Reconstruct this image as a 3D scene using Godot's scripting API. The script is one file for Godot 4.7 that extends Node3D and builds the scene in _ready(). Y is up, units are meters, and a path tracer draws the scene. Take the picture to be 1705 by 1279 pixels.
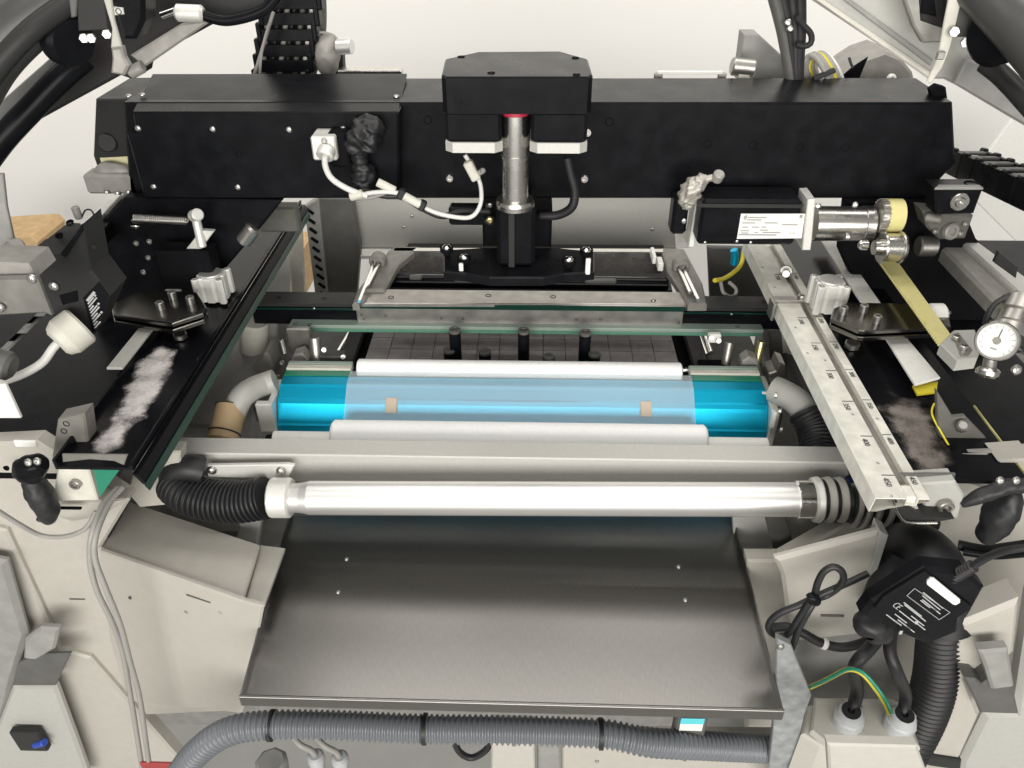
extends Node3D

# ---------------------------------------------------------------- shape helpers
func S() -> SurfaceTool:
	var st := SurfaceTool.new()
	st.begin(Mesh.PRIMITIVE_TRIANGLES)
	return st

func tri(st: SurfaceTool, a: Vector3, b: Vector3, c: Vector3, out: Vector3) -> void:
	var n := (b - a).cross(c - a)
	if n.length_squared() < 1e-18:
		return
	n = n.normalized()
	if n.dot(out) < 0.0:
		n = -n
	else:
		var t := b
		b = c
		c = t
	for p in [a, b, c]:
		st.set_normal(n)
		st.add_vertex(p)

func quad(st: SurfaceTool, a: Vector3, b: Vector3, c: Vector3, d: Vector3, out: Vector3) -> void:
	tri(st, a, b, c, out)
	tri(st, a, c, d, out)

# smooth quad with its own corner normals
func squad(st: SurfaceTool, p: Array, n: Array) -> void:
	var f: Vector3 = (p[1] - p[0]).cross(p[2] - p[0])
	if f.length_squared() < 1e-20:
		f = (p[2] - p[0]).cross(p[3] - p[0])
	var m: Vector3 = n[0] + n[1] + n[2] + n[3]
	var order := [0, 1, 2, 0, 2, 3] if f.dot(m) < 0.0 else [0, 2, 1, 0, 3, 2]
	for k in order:
		st.set_normal(n[k].normalized())
		st.add_vertex(p[k])

# chamfered box; e gives its axes
func box(st: SurfaceTool, c: Vector3, size: Vector3, bev := 0.0015, e := Basis()) -> void:
	var h := size * 0.5
	bev = minf(bev, minf(h.x, minf(h.y, h.z)) * 0.6)
	for ax in 3:
		var u := (ax + 1) % 3
		var v := (ax + 2) % 3
		for s in [-1.0, 1.0]:
			var q := []
			for k in [[-1, -1], [1, -1], [1, 1], [-1, 1]]:
				var p := Vector3()
				p[ax] = s * h[ax]
				p[u] = k[0] * (h[u] - bev)
				p[v] = k[1] * (h[v] - bev)
				q.append(c + e * p)
			var o := Vector3()
			o[ax] = s
			quad(st, q[0], q[1], q[2], q[3], e * o)
		for s in [-1.0, 1.0]:
			for t in [-1.0, 1.0]:
				var q := []
				for k in [[-1, 0], [1, 0], [1, 1], [-1, 1]]:
					var p := Vector3()
					p[ax] = k[0] * (h[ax] - bev)
					p[u] = s * (h[u] - (bev if k[1] == 1 else 0.0))
					p[v] = t * (h[v] - (0.0 if k[1] == 1 else bev))
					q.append(c + e * p)
				var o := Vector3()
				o[u] = s
				o[v] = t
				quad(st, q[0], q[1], q[2], q[3], e * o)
	for sx in [-1.0, 1.0]:
		for sy in [-1.0, 1.0]:
			for sz in [-1.0, 1.0]:
				var g := Vector3(sx, sy, sz)
				var k := g * h
				tri(st, c + e * (k - Vector3(0, sy, sz) * bev), c + e * (k - Vector3(sx, 0, sz) * bev), c + e * (k - Vector3(sx, sy, 0) * bev), e * g)

func bx(st: SurfaceTool, lo: Vector3, hi: Vector3, bev := 0.0015) -> void:
	box(st, (lo + hi) * 0.5, (hi - lo).abs(), bev)

# a flat outline in space given thickness by the vector t, with chamfered front edges
func plate(st: SurfaceTool, pts: Array, t: Vector3, bev := 0.001) -> void:
	var n := Vector3()
	for i in pts.size():
		n += (pts[i] as Vector3).cross(pts[(i + 1) % pts.size()])
	n = n.normalized()
	if n.dot(t) > 0.0:
		n = -n
	var ux: Vector3 = (pts[1] - pts[0]).normalized()
	var uy := n.cross(ux)
	var flat := PackedVector2Array()
	for p in pts:
		flat.append(Vector2((p - pts[0]).dot(ux), (p - pts[0]).dot(uy)))
	if Geometry2D.is_polygon_clockwise(flat) == false:
		pass
	var area := 0.0
	for i in flat.size():
		area += flat[i].cross(flat[(i + 1) % flat.size()])
	var turn := 1.0 if area > 0.0 else -1.0
	var inn := PackedVector2Array()
	for i in flat.size():
		var a := (flat[i] - flat[i - 1]).normalized()
		var b := (flat[(i + 1) % flat.size()] - flat[i]).normalized()
		var na := Vector2(-a.y, a.x) * turn
		var nb := Vector2(-b.y, b.x) * turn
		var m := na + nb
		inn.append(flat[i] + m * (bev / maxf(0.3, 0.5 * m.length_squared())))
	var tris := Geometry2D.triangulate_polygon(inn)
	var up := func(q: Vector2, d: float) -> Vector3: return pts[0] + ux * q.x + uy * q.y + n * d
	for i in range(0, tris.size(), 3):
		tri(st, up.call(inn[tris[i]], 0.0), up.call(inn[tris[i + 1]], 0.0), up.call(inn[tris[i + 2]], 0.0), n)
		tri(st, up.call(flat[tris[i]], 0.0) + t, up.call(flat[tris[i + 1]], 0.0) + t, up.call(flat[tris[i + 2]], 0.0) + t, -n)
	for i in flat.size():
		var j := (i + 1) % flat.size()
		var d := (flat[j] - flat[i]).normalized()
		var o2 := Vector2(d.y, -d.x) * turn
		var o := ux * o2.x + uy * o2.y
		quad(st, up.call(inn[i], 0.0), up.call(inn[j], 0.0), up.call(flat[j], -bev), up.call(flat[i], -bev), o + n)
		quad(st, up.call(flat[i], -bev), up.call(flat[j], -bev), up.call(flat[j], 0.0) + t, up.call(flat[i], 0.0) + t, o)

# surface of revolution from a along axis; profile is [distance along, radius]; sharp profile edges stay sharp
func lathe(st: SurfaceTool, a: Vector3, axis: Vector3, prof: Array, seg := 24, smooth := false) -> void:
	axis = axis.normalized()
	var s := axis.cross(Vector3.UP if absf(axis.y) < 0.9 else Vector3.RIGHT).normalized()
	var t := axis.cross(s)
	var slope := []
	for i in prof.size() - 1:
		var dh: float = prof[i + 1][0] - prof[i][0]
		var dr: float = prof[i + 1][1] - prof[i][1]
		slope.append(Vector2(dh, -dr).normalized())
	for i in prof.size() - 1:
		var m0: Vector2 = slope[i]
		var m1: Vector2 = slope[i]
		if smooth:
			if i > 0:
				m0 = (slope[i - 1] + slope[i]).normalized()
			if i < slope.size() - 1:
				m1 = (slope[i + 1] + slope[i]).normalized()
		for k in seg:
			var d0 := s * cos(TAU * k / seg) + t * sin(TAU * k / seg)
			var d1 := s * cos(TAU * (k + 1) / seg) + t * sin(TAU * (k + 1) / seg)
			var p := [a + axis * prof[i][0] + d0 * prof[i][1], a + axis * prof[i][0] + d1 * prof[i][1], a + axis * prof[i + 1][0] + d1 * prof[i + 1][1], a + axis * prof[i + 1][0] + d0 * prof[i + 1][1]]
			squad(st, p, [d0 * m0.x + axis * m0.y, d1 * m0.x + axis * m0.y, d1 * m1.x + axis * m1.y, d0 * m1.x + axis * m1.y])

func cyl(st: SurfaceTool, a: Vector3, b: Vector3, r: float, bev := 0.001, seg := 28) -> void:
	var l := (b - a).length()
	bev = minf(bev, minf(r * 0.5, l * 0.4))
	lathe(st, a, b - a, [[0.0, 0.0], [0.0, r - bev], [bev, r], [l - bev, r], [l, r - bev], [l, 0.0]], seg)

func curve(pts: Array, step: float) -> Array:
	var c := Curve3D.new()
	c.bake_interval = 0.002
	for i in pts.size():
		var a: Vector3 = pts[maxi(i - 1, 0)]
		var b: Vector3 = pts[mini(i + 1, pts.size() - 1)]
		var k := (b - a) / 6.0
		if i == 0 or i == pts.size() - 1:
			k *= 1.0
		c.add_point(pts[i], -k, k)
	var out := []
	var l := c.get_baked_length()
	var n := maxi(2, int(ceil(l / step)))
	for i in n + 1:
		out.append(c.sample_baked(l * i / n, true))
	return out

# a round strand through pts; rf gives the radius from (index, count); sy squashes it along the first frame's side
func sweep(st: SurfaceTool, path: Array, rf: Callable, seg := 12) -> void:
	var n := path.size()
	var side := Vector3()
	var rings := []
	var norms := []
	for i in n:
		var d: Vector3 = (path[mini(i + 1, n - 1)] - path[maxi(i - 1, 0)]).normalized()
		if i == 0:
			side = d.cross(Vector3.UP if absf(d.y) < 0.9 else Vector3.RIGHT).normalized()
		else:
			side = (side - d * side.dot(d)).normalized()
		var t := d.cross(side)
		var r: float = rf.call(i, n)
		var slope: float = (rf.call(mini(i + 1, n - 1), n) - rf.call(maxi(i - 1, 0), n)) / maxf(1e-6, (path[mini(i + 1, n - 1)] - path[maxi(i - 1, 0)]).length())
		var ring := []
		var nn := []
		for k in seg:
			var o := side * cos(TAU * k / seg) + t * sin(TAU * k / seg)
			ring.append(path[i] + o * r)
			nn.append((o - d * slope).normalized())
		rings.append(ring)
		norms.append(nn)
	for i in n - 1:
		for k in seg:
			var j := (k + 1) % seg
			squad(st, [rings[i][k], rings[i][j], rings[i + 1][j], rings[i + 1][k]], [norms[i][k], norms[i][j], norms[i + 1][j], norms[i + 1][k]])
	for e in [0, n - 1]:
		var d: Vector3 = (path[0] - path[1]) if e == 0 else (path[n - 1] - path[n - 2])
		for k in seg:
			tri(st, path[e], rings[e][k], rings[e][(k + 1) % seg], d)

func wire(st: SurfaceTool, pts: Array, r: float, seg := 10, step := 0.004) -> void:
	sweep(st, curve(pts, step), func(_i: int, _n: int) -> float: return r, seg)

# ribbed hose: pitch in metres, ribs between r0 and r1
func hose(st: SurfaceTool, pts: Array, r0: float, r1: float, pitch: float, seg := 28, sharp := 2.0) -> void:
	var path := curve(pts, pitch / 8.0)
	sweep(st, path, func(i: int, _n: int) -> float: return lerpf(r0, r1, pow(0.5 + 0.5 * cos(TAU * i / 8.0), sharp)), seg)

func coil(st: SurfaceTool, a: Vector3, b: Vector3, r: float, turns: int, w: float) -> void:
	var d := (b - a).normalized()
	var s := d.cross(Vector3.UP).normalized()
	var t := d.cross(s)
	var path := []
	for i in turns * 10 + 1:
		path.append(a.lerp(b, i / (turns * 10.0)) + (s * cos(TAU * i / 10.0) + t * sin(TAU * i / 10.0)) * r)
	sweep(st, path, func(_i: int, _n: int) -> float: return w, 6)

# a profile of [z, y] pairs carried along x
func along_x(st: SurfaceTool, prof: Array, x0: float, x1: float, closed := true) -> void:
	var n := prof.size()
	var mid := Vector2()
	var flat := PackedVector2Array()
	for p in prof:
		mid += Vector2(p[0], p[1]) / n
		flat.append(Vector2(p[0], p[1]))
	for i in (n if closed else n - 1):
		var p: Vector2 = flat[i]
		var q: Vector2 = flat[(i + 1) % n]
		var nn := Vector2(q.y - p.y, p.x - q.x)
		if nn.dot((p + q) * 0.5 - mid) < 0.0:
			nn = -nn
		quad(st, Vector3(x0, p.y, p.x), Vector3(x1, p.y, p.x), Vector3(x1, q.y, q.x), Vector3(x0, q.y, q.x), Vector3(0, nn.y, nn.x))
	if closed:
		var tr := Geometry2D.triangulate_polygon(flat)
		for i in range(0, tr.size(), 3):
			for x in [x0, x1]:
				tri(st, Vector3(x, flat[tr[i]].y, flat[tr[i]].x), Vector3(x, flat[tr[i + 1]].y, flat[tr[i + 1]].x), Vector3(x, flat[tr[i + 2]].y, flat[tr[i + 2]].x), Vector3(signf(x - (x0 + x1) * 0.5), 0, 0))

# a profile of [x, y] pairs carried along z
func along_z(st: SurfaceTool, prof: Array, z0: float, z1: float) -> void:
	var pts := []
	for p in prof:
		pts.append(Vector3(p[0], p[1], z1))
	plate(st, pts, Vector3(0, 0, z0 - z1), 0.0006)

# crumpled lump (tape, rag, casting) round a line of points: rings pushed in and out, then smoothed normals
func lump(st: SurfaceTool, pts: Array, r: float, seed_: int, rough := 0.35, freq := 42.0, wraps := 0.0) -> void:
	var nz := FastNoiseLite.new()
	nz.seed = seed_
	nz.frequency = freq
	nz.fractal_octaves = 2
	var path := curve(pts, 0.0022)
	var n := path.size()
	var seg := 26
	var side := Vector3()
	var ring := []
	for i in n:
		var d: Vector3 = (path[mini(i + 1, n - 1)] - path[maxi(i - 1, 0)]).normalized()
		if i == 0:
			side = d.cross(Vector3.UP if absf(d.y) < 0.9 else Vector3.RIGHT).normalized()
		else:
			side = (side - d * side.dot(d)).normalized()
		var t := d.cross(side)
		var rr := r * (0.2 + 0.8 * sqrt(sin(PI * clampf((i + 0.6) / (n + 0.2), 0.0, 1.0))))
		var row := []
		for k in seg:
			var o := side * cos(TAU * k / seg) + t * sin(TAU * k / seg)
			row.append(path[i] + o * rr * (1.0 + rough * nz.get_noise_3dv(path[i] + o * r) + wraps * absf(sin(i * 0.55 + k * TAU / seg * 0.5))))
		ring.append(row)
	var nn := []
	for i in n:
		var row := []
		for k in seg:
			var u: Vector3 = ring[mini(i + 1, n - 1)][k] - ring[maxi(i - 1, 0)][k]
			var v: Vector3 = ring[i][(k + 1) % seg] - ring[i][(k + seg - 1) % seg]
			var m := u.cross(v).normalized()
			row.append(m if m.dot(ring[i][k] - path[i]) > 0.0 else -m)
		nn.append(row)
	for i in n - 1:
		for k in seg:
			var j := (k + 1) % seg
			squad(st, [ring[i][k], ring[i][j], ring[i + 1][j], ring[i + 1][k]], [nn[i][k], nn[i][j], nn[i + 1][j], nn[i + 1][k]])
	for e in [0, n - 1]:
		for k in seg:
			tri(st, path[e], ring[e][k], ring[e][(k + 1) % seg], (path[0] - path[1]) if e == 0 else (path[n - 1] - path[n - 2]))

# thin ragged film lying on y: its ragged coverage is a computed print, thick in the middle and broken into specks at the rim
func film(outline: Array, seed_: int, rag: float, colour: Color, rough: float, called: String, parent: Node) -> void:
	var lo := outline[0] as Vector3
	var hi := lo
	for p in outline:
		lo = Vector3(minf(lo.x, p.x), lo.y, minf(lo.z, p.z))
		hi = Vector3(maxf(hi.x, p.x), lo.y, maxf(hi.z, p.z))
	lo -= Vector3(1, 0, 1) * rag * 1.5
	hi += Vector3(1, 0, 1) * rag * 1.5
	var flat := PackedVector2Array()
	for p in outline:
		flat.append(Vector2(p.x, p.z))
	var coarse := FastNoiseLite.new()
	coarse.seed = seed_
	coarse.frequency = 26.0
	coarse.fractal_octaves = 4
	var fine := FastNoiseLite.new()
	fine.seed = seed_ + 1
	fine.frequency = 220.0
	fine.fractal_octaves = 3
	var w := 160
	var h := clampi(int(w * (hi.z - lo.z) / (hi.x - lo.x)), 64, 640)
	var im := Image.create(w, h, false, Image.FORMAT_RGBA8)
	for j in h:
		for i in w:
			var p := Vector2(lerpf(lo.x, hi.x, (i + 0.5) / w), lerpf(lo.z, hi.z, (j + 0.5) / h))
			var d := 1.0
			for k in flat.size():
				d = minf(d, p.distance_to(Geometry2D.get_closest_point_to_segment(p, flat[k], flat[(k + 1) % flat.size()])))
			if not Geometry2D.is_point_in_polygon(p, flat):
				d = -d
			var c := coarse.get_noise_2d(p.x, p.y)
			var f := fine.get_noise_2d(p.x, p.y)
			var cover := smoothstep(-0.45, 0.7, d / rag + c * 0.8 + f * 0.07)
			var tone := clampf(0.92 + 0.14 * c + 0.08 * f, 0.6, 1.0)
			im.set_pixel(i, j, Color(tone, tone, tone, clampf(cover * (0.9 + 0.06 * f + 0.3 * c), 0.0, 1.0)))
	var m := StandardMaterial3D.new()
	m.albedo_color = colour.linear_to_srgb()
	m.albedo_texture = ImageTexture.create_from_image(im)
	m.transparency = BaseMaterial3D.TRANSPARENCY_ALPHA
	m.roughness = rough
	var st := S()
	var q := [Vector3(lo.x, lo.y, lo.z), Vector3(hi.x, lo.y, lo.z), Vector3(hi.x, lo.y, hi.z), Vector3(lo.x, lo.y, hi.z)]
	var uv := [Vector2(0, 0), Vector2(1, 0), Vector2(1, 1), Vector2(0, 1)]
	for k in [0, 1, 2, 0, 2, 3]:
		st.set_normal(Vector3.UP)
		st.set_uv(uv[k])
		st.add_vertex(q[k])
	part(called, st, m, parent)

# ---------------------------------------------------------------- scene helpers
var M := {}

func tag(o: Node, label: String, category: String, group := "") -> Node:
	o.set_meta("label", label)
	o.set_meta("category", category)
	if group:
		o.set_meta("group", group)
	return o

func numbered(called: String) -> String:
	if not has_node(called):
		return called
	var i := 1
	while has_node("%s_%03d" % [called, i]):
		i += 1
	return "%s_%03d" % [called, i]

func thing(called: String, label: String, category: String, at: Vector3, group := "") -> Node3D:
	var o := Node3D.new()
	o.name = numbered(called)
	o.position = at
	add_child(o, true)
	tag(o, label, category, group)
	return o

func origin_of(n: Node) -> Vector3:
	var p := Vector3()
	while n is Node3D and n != self:
		p += (n as Node3D).position
		n = n.get_parent()
	return p

# one named mesh, its shape given in scene metres
func part(called: String, st: SurfaceTool, mat: Material, parent: Node) -> MeshInstance3D:
	var o := MeshInstance3D.new()
	o.mesh = st.commit()
	o.material_override = mat
	o.name = called
	o.position = -origin_of(parent)
	parent.add_child(o, true)
	return o

# a thing that is a single mesh, standing at its own centre
func single(called: String, st: SurfaceTool, mat: Material, label: String, category: String, group := "") -> MeshInstance3D:
	var o := part(numbered(called), st, mat, self)
	tag(o, label, category, group)
	return o

func setting(called: String, st: SurfaceTool, mat: Material) -> MeshInstance3D:
	var o := part(called, st, mat, self)
	o.set_meta("kind", "structure")
	return o

var SHARED := {}
func inst(called: String, key: String, mat: Material, parent: Node, at: Vector3, axis: Vector3, size: float) -> void:
	if not SHARED.has(key):
		var st := S()
		if key == "socket":
			lathe(st, Vector3.ZERO, Vector3.UP, [[0, 1], [0.75, 1], [0.9, 0.85], [0.9, 0.55], [0.35, 0.5], [0.35, 0]], 14)
		elif key == "dome":
			lathe(st, Vector3.ZERO, Vector3.UP, [[0, 1], [0.25, 0.97], [0.5, 0.75], [0.62, 0.45], [0.62, 0.3], [0.35, 0.26], [0.35, 0]], 14)
		elif key == "hex":
			lathe(st, Vector3.ZERO, Vector3.UP, [[0, 1], [0.6, 1], [0.72, 0.86], [0.72, 0]], 6)
		elif key == "hole":
			lathe(st, Vector3.ZERO, Vector3.UP, [[0, 1.15], [0.06, 1.1], [0.06, 0.9], [-0.6, 0.85], [-0.6, 0]], 14)
		elif key == "knob":
			lathe(st, Vector3.ZERO, Vector3.UP, [[0, 0.55], [0.5, 0.55], [0.5, 0.9], [0.6, 1], [1.2, 1], [1.3, 0.9], [1.3, 0]], 18)
		SHARED[key] = st.commit()
	var o := MeshInstance3D.new()
	o.mesh = SHARED[key]
	o.material_override = mat
	o.name = called
	axis = axis.normalized()
	var s := axis.cross(Vector3.RIGHT if absf(axis.x) < 0.9 else Vector3.UP).normalized()
	o.transform = Transform3D(Basis(s, axis, s.cross(axis)).scaled_local(Vector3.ONE * size), at - origin_of(parent))
	parent.add_child(o, true)

func each(called: String, key: String, mat: Material, parent: Node, pts: Array, axis: Vector3, size: float) -> void:
	for p in pts:
		inst(called, key, mat, parent, p, axis, size)

# lettering in the plane of (right, up)
func text(called: String, words: String, mat: Material, parent: Node, at: Vector3, right: Vector3, up: Vector3, height: float) -> void:
	var tm := TextMesh.new()
	var f := SystemFont.new()
	f.font_names = PackedStringArray(["Droid Sans"])
	tm.font = f
	tm.text = words
	tm.font_size = 32
	tm.pixel_size = height / 24.0
	tm.depth = 0.0003
	tm.curve_step = 2.0
	var o := MeshInstance3D.new()
	o.mesh = tm
	o.material_override = mat
	o.name = called
	var r := right.normalized()
	var n := r.cross(up).normalized()
	o.transform = Transform3D(Basis(r, n.cross(r), n), at + n * 0.0003 - origin_of(parent))
	parent.add_child(o, true)

func noise(seed_: int, freq: float, lo: float, hi: float, oct := 4, cut := 0.0, top := 1.0) -> NoiseTexture2D:
	var nz := FastNoiseLite.new()
	nz.seed = seed_
	nz.frequency = freq
	nz.fractal_octaves = oct
	var g := Gradient.new()
	g.set_color(0, Color(lo, lo, lo))
	g.set_color(1, Color(hi, hi, hi))
	g.set_offset(0, cut)
	g.set_offset(1, top)
	var t := NoiseTexture2D.new()
	t.width = 512
	t.height = 512
	t.seamless = true
	t.noise = nz
	t.color_ramp = g
	return t

var TEX := {}
func mat(c: Color, rough: float, metal := 0.0, wear := "", rtex := "", scale := 6.0) -> StandardMaterial3D:
	var m := StandardMaterial3D.new()
	m.albedo_color = c.linear_to_srgb()
	m.roughness = rough
	m.metallic = metal
	if wear or rtex:
		m.uv1_triplanar = true
		m.uv1_world_triplanar = true
		m.uv1_scale = Vector3.ONE * scale
	if wear:
		m.albedo_texture = TEX[wear]
	if rtex:
		m.roughness_texture = TEX[rtex]
	return m

func materials() -> void:
	TEX.grime = noise(3, 0.008, 0.9, 1.0, 5, 0.3)
	TEX.fine = noise(7, 0.03, 0.965, 1.0, 4)
	TEX.smear = noise(11, 0.006, 0.78, 1.0, 4)
	TEX.dust = noise(23, 0.012, 0.78, 1.0, 6, 0.2)
	TEX.scuff = noise(29, 0.02, 0.95, 1.0, 6, 0.1, 0.42)
	TEX.brush = noise(31, 0.12, 0.86, 1.0, 4)
	TEX.grain = noise(17, 0.2, 0.88, 1.0, 3)
	M.black = mat(Color(0.0095, 0.01, 0.012), 0.33, 0.0, "dust", "smear", 5.0)
	M.black.metallic_specular = 0.22
	M.black_rough = mat(Color(0.009, 0.009, 0.0105), 0.7, 0.0, "grime")
	M.black_gloss = mat(Color(0.005, 0.005, 0.0065), 0.25, 0.0, "fine", "smear")
	M.black_rough.metallic_specular = 0.12
	M.rubber = mat(Color(0.014, 0.014, 0.0155), 0.5, 0.0, "grime")
	M.black_gloss.metallic_specular = 0.3
	M.charcoal = mat(Color(0.03, 0.03, 0.0295), 0.5, 0.0, "fine", "smear")
	M.charcoal.metallic_specular = 0.3
	M.grey_dark = mat(Color(0.11, 0.108, 0.1), 0.5, 0.0, "grime")
	M.grey = mat(Color(0.3, 0.295, 0.28), 0.5, 0.0, "grime")
	M.grey_paint = mat(Color(0.42, 0.415, 0.385), 0.5, 0.0, "fine", "smear")
	M.beige = mat(Color(0.445, 0.422, 0.377), 0.5, 0.0, "fine", "smear", 3.0)
	M.beige_box = mat(Color(0.46, 0.445, 0.4), 0.45, 0.0, "fine", "", 5.0)
	M.cream = mat(Color(0.68, 0.66, 0.58), 0.5, 0.0, "grime")
	M.white = mat(Color(0.78, 0.77, 0.73), 0.45, 0.0, "fine")
	M.ruler = mat(Color(0.8, 0.78, 0.7), 0.42, 0.0, "grime", "", 9.0)
	M.paper = mat(Color(0.9, 0.9, 0.89), 0.95, 0.0, "fine", "", 9.0)
	M.wall = mat(Color(0.82, 0.803, 0.775), 0.9)
	M.floor = mat(Color(0.5, 0.5, 0.48), 0.5, 0.0, "fine", "smear", 1.0)
	M.alu = mat(Color(0.8, 0.79, 0.775), 0.42, 0.85)
	M.alu_matte = mat(Color(0.76, 0.75, 0.71), 0.5, 0.5, "fine", "", 9.0)
	M.steel = mat(Color(0.6, 0.58, 0.55), 0.3, 1.0, "fine", "smear", 9.0)
	M.steel_dull = mat(Color(0.46, 0.44, 0.41), 0.42, 0.9, "grime", "smear", 7.0)
	M.chrome = mat(Color(0.8, 0.79, 0.77), 0.14, 1.0)
	M.screw = mat(Color(0.5, 0.49, 0.47), 0.32, 1.0)
	M.cast = mat(Color(0.36, 0.345, 0.32), 0.55, 0.25, "grime", "", 9.0)
	M.galv = mat(Color(0.5, 0.52, 0.53), 0.48, 0.6, "smear", "grime", 14.0)
	M.arm = mat(Color(0.055, 0.055, 0.052), 0.42, 0.0, "fine", "smear")
	M.bar = mat(Color(0.56, 0.55, 0.515), 0.45, 0.3, "fine", "", 9.0)
	M.cast_mid = mat(Color(0.25, 0.238, 0.216), 0.5, 0.3, "grime", "", 9.0)
	M.blue = mat(Color(0.001, 0.43, 0.68), 0.32, 0.7, "fine", "", 8.0)
	M.steel_dark = mat(Color(0.2, 0.192, 0.178), 0.2, 1.0, "fine", "", 9.0)
	M.cast_dark = mat(Color(0.14, 0.138, 0.12), 0.55, 0.1, "grime", "", 9.0)
	M.green = mat(Color(0.015, 0.2, 0.12), 0.25, 0.0, "fine")
	M.green_dark = mat(Color(0.004, 0.032, 0.021), 0.2, 0.0, "fine")
	M.green_edge = mat(Color(0.25, 0.315, 0.27), 0.3, 0.0, "fine")
	M.green_glass = mat(Color(0.1, 0.24, 0.165), 0.2, 0.0, "fine")
	M.tan = mat(Color(0.5, 0.36, 0.2), 0.6, 0.0, "grime")
	M.pad = mat(Color(0.6, 0.5, 0.4), 0.7, 0.0, "fine")
	M.cardboard = mat(Color(0.62, 0.42, 0.22), 0.85, 0.0, "grime")
	M.belt = mat(Color(0.66, 0.6, 0.26), 0.55, 0.0, "fine")
	M.yellow = mat(Color(0.6, 0.5, 0.03), 0.5)
	M.hose_grey = mat(Color(0.155, 0.165, 0.18), 0.34, 0.0, "fine")
	M.hose_light = mat(Color(0.42, 0.41, 0.37), 0.42, 0.0, "fine")
	M.cable_grey = mat(Color(0.3, 0.29, 0.27), 0.5, 0.0, "fine")
	M.cable_white = mat(Color(0.66, 0.65, 0.62), 0.45, 0.0, "fine")
	M.nylon = mat(Color(0.45, 0.46, 0.47), 0.4, 0.0, "fine")
	M.ink = mat(Color(0.04, 0.04, 0.045), 0.7)
	M.ink_grey = mat(Color(0.3, 0.3, 0.3), 0.7)
	M.print_white = mat(Color(0.4, 0.4, 0.4), 0.6)
	M.red = mat(Color(0.4, 0.02, 0.05), 0.4)
	M.red_dull = mat(Color(0.3, 0.04, 0.04), 0.6)
	M.cyan = mat(Color(0.1, 0.55, 0.62), 0.4)
	M.blue_cap = mat(Color(0.02, 0.06, 0.35), 0.4)
	M.brass = mat(Color(0.55, 0.48, 0.25), 0.35, 1.0)
	M.label_yellow = mat(Color(0.72, 0.68, 0.42), 0.7)
	M.plum_tile = mat(Color(0.33, 0.3, 0.302), 0.5, 0.1, "grime", "smear", 9.0)
	M.plum_tile2 = mat(Color(0.295, 0.268, 0.27), 0.5, 0.1, "grime", "smear", 11.0)
	# brushed stainless: fine lines across the sheet
	M.tray = mat(Color(0.225, 0.217, 0.206), 0.33, 1.0, "brush", "grain", 5.0)
	M.tray.uv1_scale = Vector3(26.0, 26.0, 1.2)
	# thin wiper paper lets the blue bar show through
	M.tissue = StandardMaterial3D.new()
	M.tissue.albedo_color = Color(0.92, 0.95, 0.96, 0.2)
	M.tissue.transparency = BaseMaterial3D.TRANSPARENCY_ALPHA
	M.tissue.roughness = 0.95
	M.gauge_glass = StandardMaterial3D.new()
	M.gauge_glass.albedo_color = Color(1, 1, 1, 0.08)
	M.gauge_glass.transparency = BaseMaterial3D.TRANSPARENCY_ALPHA
	M.gauge_glass.roughness = 0.05
	# thin paste on the black rails: pale film with ragged edges
	M.paper_tape = mat(Color(0.5, 0.47, 0.42), 0.45, 0.35, "grime", "", 16.0)
	M.patches = mat(Color(0.5, 0.46, 0.45), 0.6, 0.0, "grime", "", 16.0)
	M.patches_brown = mat(Color(0.2, 0.175, 0.16), 0.6, 0.0, "grime", "", 16.0)
	M.lamp = StandardMaterial3D.new()
	M.lamp.albedo_color = Color(0.9, 0.9, 0.9)
	M.lamp.emission_enabled = true
	M.lamp.emission = Color(1.0, 0.98, 0.94)
	M.lamp.emission_energy_multiplier = 0.8

func _ready() -> void:
	# camera: handheld phone, looking down into the opened machine
	var cam := Camera3D.new()
	cam.name = "camera"
	cam.fov = 51.7
	cam.near = 0.02
	cam.far = 30.0
	cam.position = Vector3(0, 0.53, 0)
	cam.rotation_degrees = Vector3(-35.0, 1.6, -0.2)
	add_child(cam)
	cam.current = true

	# light: white room, ceiling panel over the machine; added panels for wall, tray, front
	var we := WorldEnvironment.new()
	we.name = "surroundings"
	var env := Environment.new()
	env.background_mode = Environment.BG_COLOR
	env.background_color = Color(0.86, 0.855, 0.845)
	env.background_energy_multiplier = 0.42
	env.tonemap_mode = Environment.TONE_MAPPER_LINEAR
	env.tonemap_exposure = 1.07
	env.sdfgi_enabled = true
	env.ssao_enabled = true
	env.ssil_enabled = true
	we.environment = env
	add_child(we)
	materials()
	light_panel(Vector3(0.0, 1.75, -0.1), Vector2(1.4, 0.5), -90.0, 1.0, "flat white ceiling light panel above the front of the machine")
	light_panel(Vector3(-1.2, 1.6, -1.2), Vector2(1.4, 0.3), -30.0, 1.5, "added tilted light panel washing the left of the back wall")  # added lamp out of view, brightens only the back wall
	light_panel(Vector3(1.2, 1.6, -1.2), Vector2(1.4, 0.3), -30.0, 1.5, "added tilted light panel washing the right of the back wall")  # its added twin for the right half of the wall
	light_panel(Vector3(0.0, 1.75, -1.66), Vector2(1.8, 0.5), -90.0, 1.0, "added flat white light panel above the gantry beam")  # added lamp out of view, gives the tray front its bright reflection
	light_panel(Vector3(0.0, 0.55, 2.0), Vector2(3.2, 1.4), 0.0, 10.0, "wide added light panel in front of the machine, behind the photographer")  # added front light, no known window; brightens faces turned forward

	room()
	frame_panels()
	gantry()
	motor_head()
	rear()
	wiper()
	front()
	left_side()
	right_side()
	hood()
	lower_left()
	lower_right()

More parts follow.
